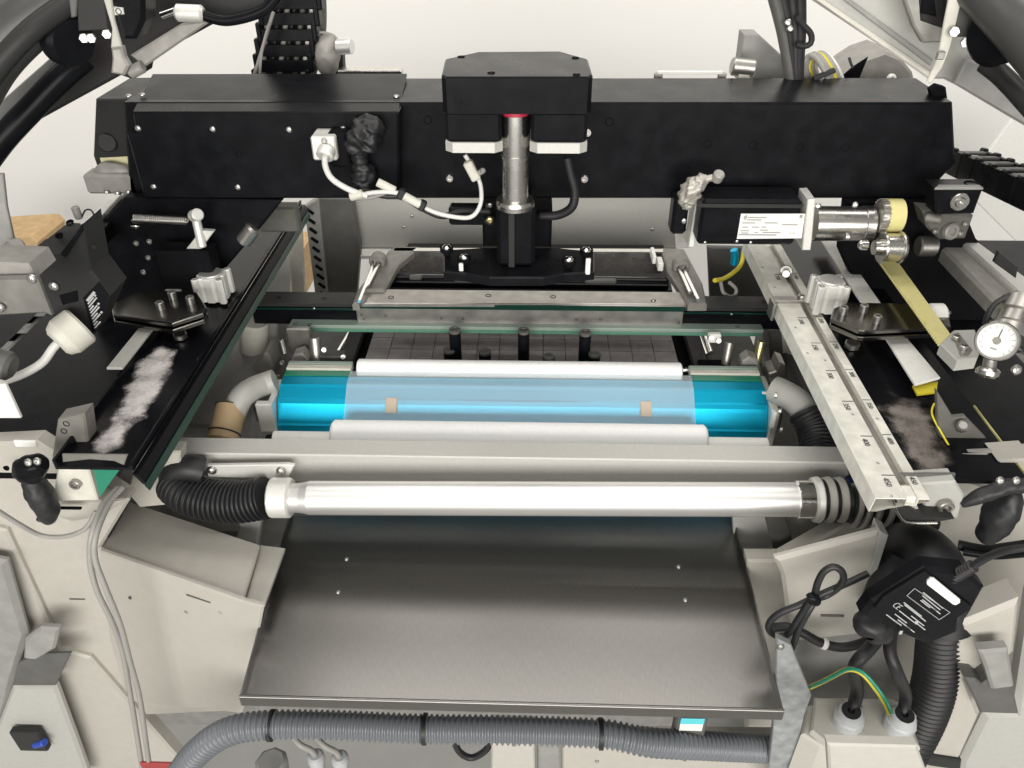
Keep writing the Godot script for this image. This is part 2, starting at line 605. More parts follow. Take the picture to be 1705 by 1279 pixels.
# a glowing panel and the area light of the same size just in front of its face
func light_panel(at: Vector3, size: Vector2, pitch: float, energy: float, label: String) -> void:
	var st := S()
	var turn := Basis(Vector3.RIGHT, deg_to_rad(pitch))
	box(st, at + turn * Vector3(0, 0, 0.04), Vector3(size.x + 0.04, size.y + 0.04, 0.05), 0.004, turn)
	var p := thing("ceiling_or_added_light" if pitch else "added_panel_light", label, "ceiling light" if pitch else "window", at)
	p.set_meta("kind", "structure")
	part("housing", st, M.white, p)
	st = S()
	box(st, at + turn * Vector3(0, 0, 0.009), Vector3(size.x, size.y, 0.008), 0.001, turn)
	part("diffuser", st, M.lamp, p)
	var l := AreaLight3D.new()
	l.name = "panel_light"
	l.position = at
	l.rotation_degrees = Vector3(pitch, 0, 0)
	l.area_size = size
	l.light_energy = energy
	l.light_color = Color(1.0, 0.99, 0.97)
	l.shadow_enabled = true
	add_child(l, true)

# ---------------------------------------------------------------- setting
func room() -> void:
	var st := S()
	bx(st, Vector3(-3.2, -0.95, -2.6), Vector3(3.2, 1.05, -2.5), 0.005)
	setting("wall", st, M.wall)
	st = S()
	bx(st, Vector3(-3.2, -1.05, -2.5), Vector3(3.2, -0.95, 1.0), 0.005)
	setting("floor", st, M.floor)
	# things standing against the wall, seen through the machine
	st = S()
	plate(st, [Vector3(-1.5037, -0.3581, -1.9), Vector3(-1.3461, -0.3463, -1.9), Vector3(-1.3187, -0.3461, -1.9), Vector3(-1.3087, -0.3632, -1.9), Vector3(-1.3501, -0.4811, -1.9), Vector3(-1.5545, -0.4833, -1.9)], Vector3(0, 0, -0.15), 0.002)
	single("cardboard_box", st, M.cardboard, "tan cardboard box by the wall behind the black valve block", "box")
	st = S()
	plate(st, [Vector3(-0.6608, -0.3935, -1.9), Vector3(-0.6127, -0.393, -1.9), Vector3(-0.637, -0.5477, -1.9), Vector3(-0.6939, -0.5484, -1.9)], Vector3(0, 0, -0.15), 0.002)
	single("cardboard_box", st, M.cardboard, "tan cardboard box glimpsed through the triangular gap beside the vented panel", "box")
	st = S()
	plate(st, [Vector3(1.1598, -0.0029, -1.95), Vector3(1.1133, -0.1361, -1.95), Vector3(1.1185, -0.2416, -1.95), Vector3(1.3299, -0.4071, -1.95), Vector3(1.369, -0.1925, -1.95)], Vector3(0, 0, -0.01), 0.002)
	single("wrapping_sheet", st, M.white, "pale wrinkled plastic sheet hanging beyond the black cable chain", "plastic sheet")

func frame_panels() -> void:
	# inner deck and dark sides of the machine well
	var r := thing("machine_well", "grey inner deck, side walls and near-black flat plates of the machine under the rails", "machine base", Vector3(0, -0.4, -0.95))
	var st := S()
	bx(st, Vector3(-0.9, -0.42, -1.45), Vector3(0.9, -0.4, -0.77), 0.003)
	part("deck", st, M.grey, r)
	st = S()
	bx(st, Vector3(-0.74, -0.399, -1.4), Vector3(-0.72, -0.06, -0.66), 0.003)
	part("side_wall", st, M.grey, r)
	st = S()
	bx(st, Vector3(0.66, -0.399, -1.4), Vector3(0.68, -0.06, -0.66), 0.003)
	part("side_wall", st, M.grey, r)
	# near-black flat plates either side of the rails
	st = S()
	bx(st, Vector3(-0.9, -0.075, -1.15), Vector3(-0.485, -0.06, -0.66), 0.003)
	part("black_ledge", st, M.black, r)
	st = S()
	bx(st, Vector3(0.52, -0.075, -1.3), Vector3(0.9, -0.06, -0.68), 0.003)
	part("black_ledge", st, M.black, r)
	# rear panel
	r = thing("back_sheet", "light grey painted sheet panel closing the back below the gantry beam", "panel", Vector3(-0.0295, -0.1271, -1.4))
	st = S()
	plate(st, [Vector3(-0.3378, -0.0185, -1.4), Vector3(0.2785, -0.0141, -1.4), Vector3(0.2922, -0.1266, -1.4), Vector3(-0.3434, -0.1325, -1.4)], Vector3(0, 0, -0.02), 0.002)
	part("sheet", st, M.grey_paint, r)
	each("screw", "dome", M.screw, r, [Vector3(-0.2264, -0.0669, -1.399), Vector3(-0.2441, -0.0889, -1.399), Vector3(0.2266, -0.0897, -1.399)], Vector3(0, 0, 1), 0.003)
	st = S()
	plate(st, [Vector3(-0.3516, -0.136, -1.41), Vector3(0.2769, -0.1302, -1.41), Vector3(0.2776, -0.1365, -1.41), Vector3(-0.3524, -0.1424, -1.41)], Vector3(0, 0, 0.04), 0.001)
	part("lip", st, M.white, r)
	# vented side panel at the left
	r = thing("vented_panel", "grey-beige side panel with a column of slanted vent slots", "panel", Vector3(-0.4003, -0.2273, -1.36))
	st = S()
	plate(st, [Vector3(-0.3933, -0.017, -1.36), Vector3(-0.3265, -0.0165, -1.36), Vector3(-0.3227, -0.1172, -1.36), Vector3(-0.3477, -0.2538, -1.36), Vector3(-0.404, -0.2544, -1.36)], Vector3(0, 0, -0.02), 0.002)
	part("sheet", st, M.grey_dark, r)
	st = S()
	plate(st, [Vector3(-0.4137, -0.0302, -1.35), Vector3(-0.385, -0.0129, -1.35), Vector3(-0.3975, -0.2486, -1.35), Vector3(-0.4213, -0.2489, -1.35)], Vector3(0, 0, -0.02), 0.002)
	part("edge", st, M.grey, r)
	for i in 10:
		st = S()
		var p := Vector3(-0.4037, -0.0378, -1.349).lerp(Vector3(-0.4034, -0.208, -1.349), i / 9.0)
		box(st, p, Vector3(0.016, 0.006, 0.003), 0.001, Basis(Vector3(0, 0, 1), -0.7))
		part("vent_slot", st, M.black_rough, r)
	st = S()
	plate(st, [Vector3(-0.4489, -0.0729, -1.34), Vector3(-0.4181, -0.0318, -1.34), Vector3(-0.4419, -0.2434, -1.34), Vector3(-0.4656, -0.2437, -1.34)], Vector3(0, 0, -0.012), 0.002)
	part("post", st, M.cream, r)
	st = S()
	plate(st, [Vector3(-0.4893, -0.1301, -1.345), Vector3(-0.4407, -0.0691, -1.345), Vector3(-0.4745, -0.2467, -1.345), Vector3(-0.5723, -0.2479, -1.345)], Vector3(0, 0, -0.004), 0.001)
	part("white_flap", st, M.white, r)

# ---------------------------------------------------------------- gantry beam
func gantry() -> void:
	var r := thing("gantry_beam", "long black sheet-metal gantry beam spanning the machine behind the motor head", "gantry beam", Vector3(0, 0.118, -1.1))
	var st := S()
	plate(st, [Vector3(-0.5281, 0.2429, -1.03), Vector3(0.5255, 0.2474, -1.03), Vector3(0.5536, 0.1699, -1.03), Vector3(0.5403, 0.1471, -1.03), Vector3(0.545, 0.1212, -1.03), Vector3(-0.5571, 0.1129, -1.03)], Vector3(0, 0, -0.12), 0.003)
	part("body", st, M.black, r)
	st = S()
	plate(st, [Vector3(-0.5054, 0.2395, -1), Vector3(-0.5074, 0.213, -1), Vector3(-0.5201, 0.2122, -1), Vector3(-0.5205, 0.1252, -1), Vector3(-0.2708, 0.1271, -1), Vector3(-0.2608, 0.1297, -1), Vector3(-0.1772, 0.132, -1), Vector3(-0.168, 0.241, -1)], Vector3(0, 0, -0.03), 0.0025)
	var cover := part("cover", st, M.black, r)
	st = S()
	plate(st, [Vector3(-0.505, 0.2399, -1.001), Vector3(-0.1688, 0.2415, -1.001), Vector3(-0.1688, 0.2415, -1.001) + Vector3(-0.008, 0.0105, -0.145), Vector3(-0.505, 0.2399, -1.001) + Vector3(-0.03, 0.0105, -0.145)], Vector3(0, -0.003, 0), 0.001)
	part("cover_top", st, M.black, r)
	each("screw", "dome", M.screw, cover, [Vector3(-0.5026, 0.2192, -1), Vector3(-0.4071, 0.2189, -1), Vector3(-0.3096, 0.2186, -1), Vector3(-0.2406, 0.2198, -1), Vector3(-0.503, 0.1421, -1), Vector3(-0.3904, 0.1421, -1)], Vector3(0, 0, 1), 0.0042)
	each("screw", "socket", M.screw, r, [Vector3(-0.1114, 0.146, -1.03), Vector3(0.07, 0.2082, -1.03), Vector3(0.0692, 0.1464, -1.03)], Vector3(0, 0, 1), 0.0052)
	each("screw", "dome", M.screw, r, [Vector3(-0.5256, 0.2475, -1.0437), Vector3(-0.5117, 0.2465, -1.0533), Vector3(-0.1784, 0.2455, -1.0536)], Vector3(0, 1, 0), 0.004)
	each("hole", "hole", M.black_rough, r, [Vector3(-0.1364, 0.2228, -1.0295), Vector3(0.0977, 0.2216, -1.0295), Vector3(0.2266, 0.1936, -1.0295), Vector3(0.2858, 0.1924, -1.0295), Vector3(0.3467, 0.1896, -1.0295), Vector3(0.4054, 0.1899, -1.0295)], Vector3(0, 0, 1), 0.005)
	each("hole", "hole", M.black_rough, r, [Vector3(-0.3796, 0.1867, -0.9995), Vector3(-0.4606, 0.1533, -0.9995), Vector3(-0.435, 0.1535, -0.9995)], Vector3(0, 0, 1), 0.004)
	# end plates
	st = S()
	plate(st, [Vector3(-0.5792, 0.239, -1.06), Vector3(-0.6062, 0.1622, -1.06), Vector3(-0.6058, 0.147, -1.06), Vector3(-0.5516, 0.1447, -1.06), Vector3(-0.5221, 0.2393, -1.06)], Vector3(0, 0, -0.11), 0.002)
	var e := part("end_plate", st, M.charcoal, r)
	st = S()
	cyl(st, Vector3(-0.5814, 0.1807, -1.06), Vector3(-0.577, 0.1833, -1.052), 0.0125, 0.002)
	part("boss", st, M.charcoal, e)
	st = S()
	plate(st, [Vector3(-0.5969, 0.1603, -1.0585), Vector3(-0.5475, 0.1631, -1.0585), Vector3(-0.5515, 0.1487, -1.0585), Vector3(-0.5968, 0.1467, -1.0585)], Vector3(0, 0, -0.0006), 0.0002)
	part("sticker", st, M.label_yellow, e)
	st = S()
	plate(st, [Vector3(0.5078, 0.2548, -1.06), Vector3(0.5151, 0.2608, -1.06), Vector3(0.5266, 0.2579, -1.06), Vector3(0.5371, 0.2339, -1.06), Vector3(0.5182, 0.2353, -1.06)], Vector3(0, 0, -0.012), 0.002)
	part("latch", st, M.black_rough, r)
	# cast bearing block and clamp below the left end
	var b := thing("bearing_block", "rounded grey cast bearing block under the left end of the gantry beam", "bearing block", Vector3(-0.5813, 0.1319, -1.05))
	st = S()
	lump(st, [Vector3(-0.6063, 0.1386, -1.05), Vector3(-0.586, 0.1447, -1.05), Vector3(-0.5652, 0.144, -1.05), Vector3(-0.5524, 0.139, -1.05)], 0.013, 5, 0.12)
	part("cap", st, M.cast, b)
	st = S()
	bx(st, Vector3(-0.6135, 0.1191, -1.06), Vector3(-0.5418, 0.1464, -1.03), 0.003)
	part("body", st, M.cast, b)
	each("nut", "hex", M.screw, b, [Vector3(-0.5849, 0.124, -1.03), Vector3(-0.5703, 0.1224, -1.03), Vector3(-0.5547, 0.1242, -1.03)], Vector3(0, -1, 0.4), 0.005)

	# connector and looms on the cover
	var c := thing("cable_connector", "square metal cable connector with white cable on the black beam cover", "connector", Vector3(-0.2589, 0.1995, -0.98))
	st = S()
	bx(st, Vector3(-0.2745, 0.1911, -1), Vector3(-0.2438, 0.221, -0.965), 0.002)
	part("housing", st, M.alu_matte, c)
	st = S()
	bx(st, Vector3(-0.2568, 0.1786, -1), Vector3(-0.2315, 0.2223, -0.975), 0.003)
	part("cover", st, M.black_rough, c)
	st = S()
	cyl(st, Vector3(-0.255, 0.2057, -0.966), Vector3(-0.2573, 0.1989, -0.955), 0.011, 0.002)
	part("collar", st, M.alu_matte, c)
	each("screw", "socket", M.screw, c, [Vector3(-0.2569, 0.2167, -0.9645), Vector3(-0.2581, 0.2077, -0.9645)], Vector3(0, 0, 1), 0.0035)
	st = S()
	wire(st, [Vector3(-0.255, 0.2021, -0.95), Vector3(-0.2561, 0.1885, -0.95), Vector3(-0.2506, 0.174, -0.95), Vector3(-0.2355, 0.1624, -0.95), Vector3(-0.219, 0.1547, -0.95), Vector3(-0.2079, 0.1516, -0.95)], 0.0038)
	single("signal_cable", st, M.cable_white, "short white cable curving down from the square connector", "cable")
	st = S()
	lump(st, [Vector3(-0.1889, 0.2328, -0.985), Vector3(-0.2016, 0.2253, -0.985), Vector3(-0.2118, 0.2148, -0.985), Vector3(-0.22, 0.2026, -0.985), Vector3(-0.2235, 0.1918, -0.985)], 0.0185, 9, 0.45, 60.0, 0.12)
	lump(st, [Vector3(-0.2202, 0.2011, -0.985), Vector3(-0.22, 0.1888, -0.985), Vector3(-0.2197, 0.1778, -0.985)], 0.0095, 10, 0.3, 60.0, 0.2)
	lump(st, [Vector3(-0.2198, 0.1841, -0.985), Vector3(-0.2183, 0.1699, -0.985), Vector3(-0.2182, 0.1572, -0.985), Vector3(-0.2263, 0.1409, -0.985)], 0.0135, 11, 0.4, 70.0, 0.18)
	single("taped_bundle", st, M.rubber, "lumpy cable bundle wrapped in black tape on the beam cover", "cable bundle")
	var lw := thing("wire_loom", "loom of white and black wires drooping in a loop below the beam", "wire loom", Vector3(-0.1584, 0.1408, -0.96))
	st = S()
	wire(st, [Vector3(-0.2259, 0.1495, -0.955), Vector3(-0.1937, 0.1565, -0.95), Vector3(-0.1696, 0.1551, -0.95), Vector3(-0.1492, 0.1449, -0.95), Vector3(-0.1271, 0.1314, -0.95), Vector3(-0.1006, 0.1243, -0.95), Vector3(-0.0776, 0.1245, -0.95), Vector3(-0.066, 0.1395, -0.955), Vector3(-0.066, 0.161, -0.965), Vector3(-0.0748, 0.181, -0.97), Vector3(-0.0848, 0.1978, -0.97)], 0.0028)
	part("white_wire", st, M.cable_white, lw)
	st = S()
	wire(st, [Vector3(-0.2165, 0.1536, -0.965), Vector3(-0.189, 0.147, -0.962), Vector3(-0.166, 0.1456, -0.962), Vector3(-0.1439, 0.132, -0.962), Vector3(-0.1174, 0.1199, -0.962), Vector3(-0.0907, 0.1233, -0.97), Vector3(-0.0561, 0.1194, -0.98)], 0.004)
	part("black_wire", st, M.rubber, lw)
	st = S()
	wire(st, [Vector3(-0.2269, 0.1451, -0.958), Vector3(-0.2037, 0.1469, -0.958), Vector3(-0.1797, 0.1554, -0.957), Vector3(-0.1664, 0.1507, -0.957)], 0.003)
	part("grey_wire", st, M.cable_grey, lw)
	st = S()
	for q in [[Vector3(-0.2302, 0.1499, -0.95), Vector3(-0.2137, 0.1547, -0.95)], [Vector3(-0.1949, 0.1679, -0.955), Vector3(-0.1733, 0.1562, -0.955)], [Vector3(-0.1619, 0.1527, -0.948), Vector3(-0.1416, 0.141, -0.948)]]:
		cyl(st, q[0], q[1], 0.0055, 0.001, 14)
	part("cable_sleeve", st, M.cream, lw)
	for p in [Vector3(-0.1651, 0.1543, -0.95), Vector3(-0.1396, 0.1394, -0.95)]:
		st = S()
		box(st, p, Vector3(0.009, 0.013, 0.012), 0.002, Basis(Vector3(0, 0, 1), -0.5))
		part("cable_tie", st, M.rubber, lw)
	var tc := thing("terminal_plug", "small pale terminal plug hanging on the wire below the left stepper motor", "plug", Vector3(-0.0731, 0.179, -0.965))
	st = S()
	box(st, Vector3(-0.0761, 0.1797, -0.965), Vector3(0.012, 0.026, 0.01), 0.0015, Basis(Vector3(0, 0, 1), 0.45))
	part("body", st, M.cream, tc)
	st = S()
	cyl(st, Vector3(-0.0673, 0.1756, -0.968), Vector3(-0.0615, 0.1852, -0.95), 0.004)
	part("pin", st, M.screw, tc)
	# taped knob at the right
	var k := thing("taped_lever", "lever wrapped in crumpled silver-beige tape below the right of the beam", "lever", Vector3(0.2059, 0.1355, -0.99))
	st = S()
	lump(st, [Vector3(0.223, 0.1634, -0.985), Vector3(0.2129, 0.1586, -0.985), Vector3(0.205, 0.1489, -0.985), Vector3(0.2028, 0.1355, -0.99), Vector3(0.2015, 0.1206, -0.99)], 0.0115, 21, 0.6, 95.0, 0.14)
	part("tape", st, M.paper_tape, k)
	st = S()
	wire(st, [Vector3(0.2143, 0.1602, -0.985), Vector3(0.2239, 0.1649, -0.983), Vector3(0.2336, 0.1677, -0.98)], 0.0045, 12)
	part("arm", st, M.paper_tape, k)
	st = S()
	cyl(st, Vector3(0.2332, 0.163, -0.982), Vector3(0.2354, 0.175, -0.975), 0.0072, 0.002)
	part("knob", st, M.cast, k)
	st = S()
	bx(st, Vector3(0.1852, 0.0837, -1.02), Vector3(0.2059, 0.1355, -0.99), 0.004)
	part("mount", st, M.black, k)
	each("screw", "dome", M.screw, k, [Vector3(0.2012, 0.1038, -0.99)], Vector3(0, 0, 1), 0.004)
	st = S()
	plate(st, [Vector3(0.1963, 0.0776, -1.03), Vector3(0.211, 0.0795, -1.03), Vector3(0.2276, 0.0471, -1.03), Vector3(0.2027, 0.0441, -1.03)], Vector3(0, 0, -0.01), 0.001)
	part("stem", st, M.cast, k)
	st = S()
	plate(st, [Vector3(0.2151, 0.125, -1), Vector3(0.2191, 0.125, -1), Vector3(0.2218, 0.0611, -1), Vector3(0.2136, 0.0611, -1)], Vector3(0, 0, -0.03), 0.001)
	part("bracket", st, M.alu_matte, k)

func motor_head() -> void:
	var r := thing("motor_unit", "black boxy motor head with chamfered corners at the middle of the gantry beam", "motor head", Vector3(-0.0215, 0.2575, -0.95))
	var st := S()
	plate(st, [Vector3(-0.1046, 0.303, -0.932), Vector3(-0.1076, 0.303, -1.0062), Vector3(-0.07, 0.303, -1.0445), Vector3(0.0317, 0.303, -1.0491), Vector3(0.0647, 0.303, -1.0085), Vector3(0.0662, 0.303, -0.9344), Vector3(0.0609, 0.303, -0.9238), Vector3(-0.0988, 0.303, -0.9215)], Vector3(0, -0.041, 0), 0.002)
	part("hood", st, M.black, r)
	each("screw", "hole", M.black_rough, r, [Vector3(-0.0888, 0.3035, -1.0166), Vector3(0.0497, 0.3035, -1.0122), Vector3(-0.0485, 0.3035, -0.9388), Vector3(0.0479, 0.3035, -0.9321)], Vector3(0, 1, 0), 0.004)
	for s in 2:
		var x0 := -0.1 if s == 0 else 0.0
		st = S()
		bx(st, Vector3(x0 - 0.003, 0.227, -0.985), Vector3(x0 + 0.063, 0.264, -0.926), 0.004)
		var m := part("stepper_motor", st, M.black, r)
		st = S()
		var q := []
		for c in [[0, 0.008], [0.008, 0], [0.052, 0], [0.06, 0.008], [0.06, 0.054], [0.052, 0.062], [0.008, 0.062], [0, 0.054]]:
			q.append(Vector3(x0 - 0.004 + c[0] * 1.13, 0.228, -0.986 + c[1]))
		plate(st, q, Vector3(0, -0.012, 0), 0.001)
		part("end_cap", st, M.bar, m)
	st = S()
	lathe(st, Vector3(-0.0216, 0.1467, -0.95), Vector3.UP, [[0, 0.0165], [0.055, 0.0165], [0.0555, 0.0178], [0.0595, 0.0178], [0.06, 0.0165], [0.108, 0.0165], [0.108, 0.0]], 40)
	var sh := part("shaft", st, M.steel, r)
	st = S()
	lathe(st, Vector3(-0.0216, 0.1467, -0.95) + Vector3(0, 0.108, 0), Vector3.UP, [[0, 0.017], [0.004, 0.017], [0.006, 0.015], [0.006, 0]], 32)
	part("red_ring", st, M.red, sh)
	st = S()
	lathe(st, Vector3(-0.0216, 0.1451, -0.95), Vector3.UP, [[-0.006, 0.0], [-0.006, 0.024], [0.0, 0.0245], [0.004, 0.023], [0.004, 0.0]], 40)
	part("collar", st, M.steel, sh)

	var c := thing("lift_column", "black box column under the steel shaft standing on a flared base", "column", Vector3(-0.0254, -0.04, -1.1163))
	st = S()
	bx(st, Vector3(-0.045, 0.062, -1.01), Vector3(0.004, 0.143, -0.935), 0.005)
	part("column", st, M.black, c)
	st = S()
	bx(st, Vector3(-0.03, 0.062, -0.9345), Vector3(-0.022, 0.14, -0.932), 0.001)
	part("guide_strip", st, M.charcoal, c)
	st = S()
	plate(st, [Vector3(-0.069, 0.1043, -1.02), Vector3(0.0275, 0.1033, -1.02), Vector3(0.0273, 0.0481, -1.02), Vector3(-0.0687, 0.049, -1.02)], Vector3(0, 0, -0.06), 0.004)
	part("block", st, M.black, c)
	st = S()
	plate(st, [Vector3(-0.1208, 0.06, -0.988), Vector3(-0.0704, 0.06, -0.9966), Vector3(0.0325, 0.06, -0.9987), Vector3(0.0852, 0.06, -0.9884), Vector3(0.0816, 0.06, -0.9276), Vector3(0.0426, 0.06, -0.9201), Vector3(0.0154, 0.06, -0.9095), Vector3(-0.0537, 0.06, -0.9081), Vector3(-0.0853, 0.06, -0.9191), Vector3(-0.1145, 0.06, -0.9236)], Vector3(0, -0.012, 0), 0.002)
	part("base", st, M.black, c)
	each("knob", "knob", M.black_rough, c, [Vector3(-0.1142, 0.061, -0.9712), Vector3(-0.0886, 0.061, -0.9429), Vector3(0.0486, 0.061, -0.9387), Vector3(0.0727, 0.061, -0.9676)], Vector3(0, 1, 0), 0.009)
	each("knob_ring", "dome", M.chrome, c, [Vector3(-0.1132, 0.073, -0.9663), Vector3(-0.0878, 0.073, -0.9379), Vector3(0.0479, 0.073, -0.9336), Vector3(0.0719, 0.073, -0.9626)], Vector3(0, 1, 0), 0.0065)
	each("screw", "dome", M.screw, c, [Vector3(-0.016, 0.1414, -0.934), Vector3(-0.061, 0.0895, -1.018), Vector3(-0.0563, 0.1195, -1)], Vector3(0, 0, 1), 0.004)
	each("screw", "dome", M.brass, c, [Vector3(-0.0567, 0.0982, -1)], Vector3(0, 0, 1), 0.006)
	for q in [[Vector3(-0.0942, 0.0544, -0.93), Vector3(-0.0885, 0.0699, -0.925)], [Vector3(0.0695, 0.0561, -0.93), Vector3(0.0758, 0.0783, -0.925)]]:
		st = S()
		bx(st, q[0], q[1], 0.001)
		part("white_clip", st, M.white, c)
	st = S()
	wire(st, [Vector3(0.0426, 0.1921, -0.98), Vector3(0.048, 0.1704, -0.98), Vector3(0.0544, 0.1465, -0.98), Vector3(0.0513, 0.1261, -0.98), Vector3(0.0346, 0.113, -0.985), Vector3(0.011, 0.109, -0.99)], 0.006)
	single("black_air_hose", st, M.rubber, "black hose bending from the right stepper motor to the lift column", "hose")
	st = S()
	bx(st, Vector3(-0.1146, 0.0813, -1.04), Vector3(-0.0608, 0.1078, -1.02), 0.003)
	single("proximity_sensor", st, M.black, "short black sensor arm sticking out left of the lift column", "sensor")

# ---------------------------------------------------------------- rear carriage, conveyor, table
func rear() -> void:
	var r := thing("rear_carriage", "rear carriage frame with a dull stainless front bar and grey cast side arms", "carriage frame", Vector3(-0.0133, -0.06, -1.0658))
	var st := S()
	plate(st, [Vector3(-0.2592, -0.055, -1.0423), Vector3(-0.2582, -0.055, -1.0881), Vector3(0.2307, -0.055, -1.0884), Vector3(0.2359, -0.055, -1.0508)], Vector3(0, -0.006, 0), 0.0012)
	var bar := part("front_bar", st, M.steel_dull, r)
	each("screw", "hole", M.black_rough, bar, [Vector3(-0.2139, -0.0548, -1.0616), Vector3(-0.0657, -0.0548, -1.0704), Vector3(0.0334, -0.0548, -1.0686)], Vector3(0, 1, 0), 0.004)
	each("screw", "dome", M.screw, bar, [Vector3(0.1849, -0.0548, -1.0605)], Vector3(0, 1, 0), 0.004)
	st = S()
	plate(st, [Vector3(-0.2677, -0.05, -1.0332), Vector3(-0.2675, -0.05, -1.0805), Vector3(-0.2408, -0.05, -1.2221), Vector3(-0.2259, -0.05, -1.2318), Vector3(-0.1892, -0.05, -1.2325), Vector3(-0.2168, -0.05, -1.1683), Vector3(-0.2261, -0.05, -1.0774), Vector3(-0.2575, -0.05, -1.0768), Vector3(-0.257, -0.05, -1.0334)], Vector3(0, -0.012, 0), 0.003)
	part("side_arm", st, M.cast_mid, r)
	st = S()
	lathe(st, Vector3(-0.2505, -0.044, -1.1555), Vector3(-0.2449, -0.044, -1.2001) - Vector3(-0.2505, -0.044, -1.1555), [[0.004, 0.0], [0.004, 0.0072], [0.0, 0.0078], [0.0, 0.0125], [0.003, 0.0138], [0.016, 0.0138], [0.022, 0.01], [0.022, 0.0]], 32)
	part("boss", st, M.cast_mid, r)
	st = S()
	plate(st, [Vector3(0.2176, -0.05, -1.2359), Vector3(0.2574, -0.05, -1.232), Vector3(0.267, -0.05, -1.1112), Vector3(0.2624, -0.05, -1.0424), Vector3(0.2339, -0.05, -1.0418), Vector3(0.2293, -0.05, -1.0829), Vector3(0.2183, -0.05, -1.1513)], Vector3(0, -0.012, 0), 0.003)
	part("side_arm", st, M.cast_mid, r)
	st = S()
	lathe(st, Vector3(0.2392, -0.044, -1.1483), Vector3(0.2391, -0.044, -1.2007) - Vector3(0.2392, -0.044, -1.1483), [[0.004, 0.0], [0.004, 0.0072], [0.0, 0.0078], [0.0, 0.0125], [0.003, 0.0138], [0.016, 0.0138], [0.022, 0.01], [0.022, 0.0]], 32)
	part("boss", st, M.cast_mid, r)
	st = S()
	plate(st, [Vector3(-0.2344, -0.05, -1.2269), Vector3(0.222, -0.05, -1.2313), Vector3(0.2202, -0.05, -1.2174), Vector3(-0.2324, -0.05, -1.213)], Vector3(0, -0.04, 0), 0.001)
	part("back_bar", st, M.steel, r)
	st = S()
	plate(st, [Vector3(-0.2547, -0.12, -1.2162), Vector3(-0.2367, -0.12, -1.3942), Vector3(0.2509, -0.12, -1.3958), Vector3(0.2425, -0.12, -1.2133)], Vector3(0, -0.006, 0), 0.001)
	part("floor_plate", st, M.charcoal, r)
	st = S()
	cyl(st, Vector3(-0.2404, -0.075, -1.1527), Vector3(0.2208, -0.075, -1.1496), 0.012, 0.002)
	part("roller", st, M.black_gloss, r)
	st = S()
	bx(st, Vector3(-0.25, -0.11, -1.125), Vector3(0.215, -0.085, -1.112), 0.001)
	part("inner_bar", st, M.black, r)
	for q in [[Vector3(-0.1862, -0.06, -1.1375), 0.02], [Vector3(-0.1006, -0.06, -1.131), 0.045], [Vector3(0.1101, -0.06, -1.1312), 0.05]]:
		st = S()
		box(st, q[0], Vector3(q[1], 0.008, 0.008), 0.002)
		part("carriage_block", st, M.grey_dark, r)
	for q in [[Vector3(0.1978, -0.055, -1.2182), Vector3(0.2035, -0.055, -1.1825)], [Vector3(0.2052, -0.06, -1.1926), Vector3(0.2137, -0.06, -1.1667)]]:
		st = S()
		bx(st, q[0], q[1] + Vector3(0, 0.014, 0), 0.001)
		part("white_stop", st, M.white, r)
	for pts in [[Vector3(-0.2546, -0.045, -1.1618), Vector3(-0.2557, -0.045, -1.0299)], [Vector3(-0.2471, -0.045, -1.1576), Vector3(-0.2519, -0.045, -1.0792)], [Vector3(0.2415, -0.045, -1.1503), Vector3(0.2487, -0.045, -1.0441)], [Vector3(0.2355, -0.045, -1.1481), Vector3(0.2398, -0.045, -1.0663)]]:
		st = S()
		cyl(st, pts[0], pts[1], 0.003, 0.0005, 12)
		part("guide_rod", st, M.chrome, r)
	for pts in [[Vector3(-0.286, -0.15, -1.1399), Vector3(-0.295, -0.15, -1.0434)], [Vector3(-0.2961, -0.15, -1.1397), Vector3(-0.3063, -0.15, -1.0432)], [Vector3(0.2755, -0.15, -1.1286), Vector3(0.2767, -0.15, -1.0557)], [Vector3(0.2854, -0.15, -1.1288), Vector3(0.2855, -0.15, -1.0629)]]:
		st = S()
		cyl(st, pts[0], pts[1], 0.004, 0.0005, 12)
		part("guide_rod", st, M.chrome, r)

	# board conveyor rail across the machine
	r = thing("conveyor_rail", "board conveyor rail across the machine, black with green-edged flange and grey middle plate", "conveyor rail", Vector3(-0.0086, -0.1, -1.08))
	st = S()
	bx(st, Vector3(-0.43, -0.068, -1.09), Vector3(0.4, -0.062, -1.052), 0.001)
	part("top_strip", st, M.charcoal, r)
	each("screw", "hole", M.black_rough, r, [Vector3(-0.3901, -0.0618, -1.0707), Vector3(-0.3187, -0.0618, -1.0684), Vector3(0.2636, -0.0618, -1.071), Vector3(0.3547, -0.0618, -1.071)], Vector3(0, 1, 0), 0.003)
	st = S()
	bx(st, Vector3(-0.43, -0.1, -1.09), Vector3(0.4, -0.0685, -1.054), 0.001)
	part("web", st, M.black_gloss, r)
	each("screw", "dome", M.screw, r, [Vector3(-0.4327, -0.0717, -1.0535), Vector3(-0.3325, -0.0715, -1.0535), Vector3(0.3038, -0.0734, -1.0535)], Vector3(0, 0, 1), 0.0022)
	st = S()
	bx(st, Vector3(-0.43, -0.0735, -1.0535), Vector3(0.4, -0.0705, -1.0525), 0.0003)
	part("green_line", st, M.green_dark, r)
	st = S()
	bx(st, Vector3(-0.2669, -0.0987, -1.052), Vector3(0.2302, -0.0571, -1.047), 0.001)
	var mid := part("middle_plate", st, M.steel_dull, r)
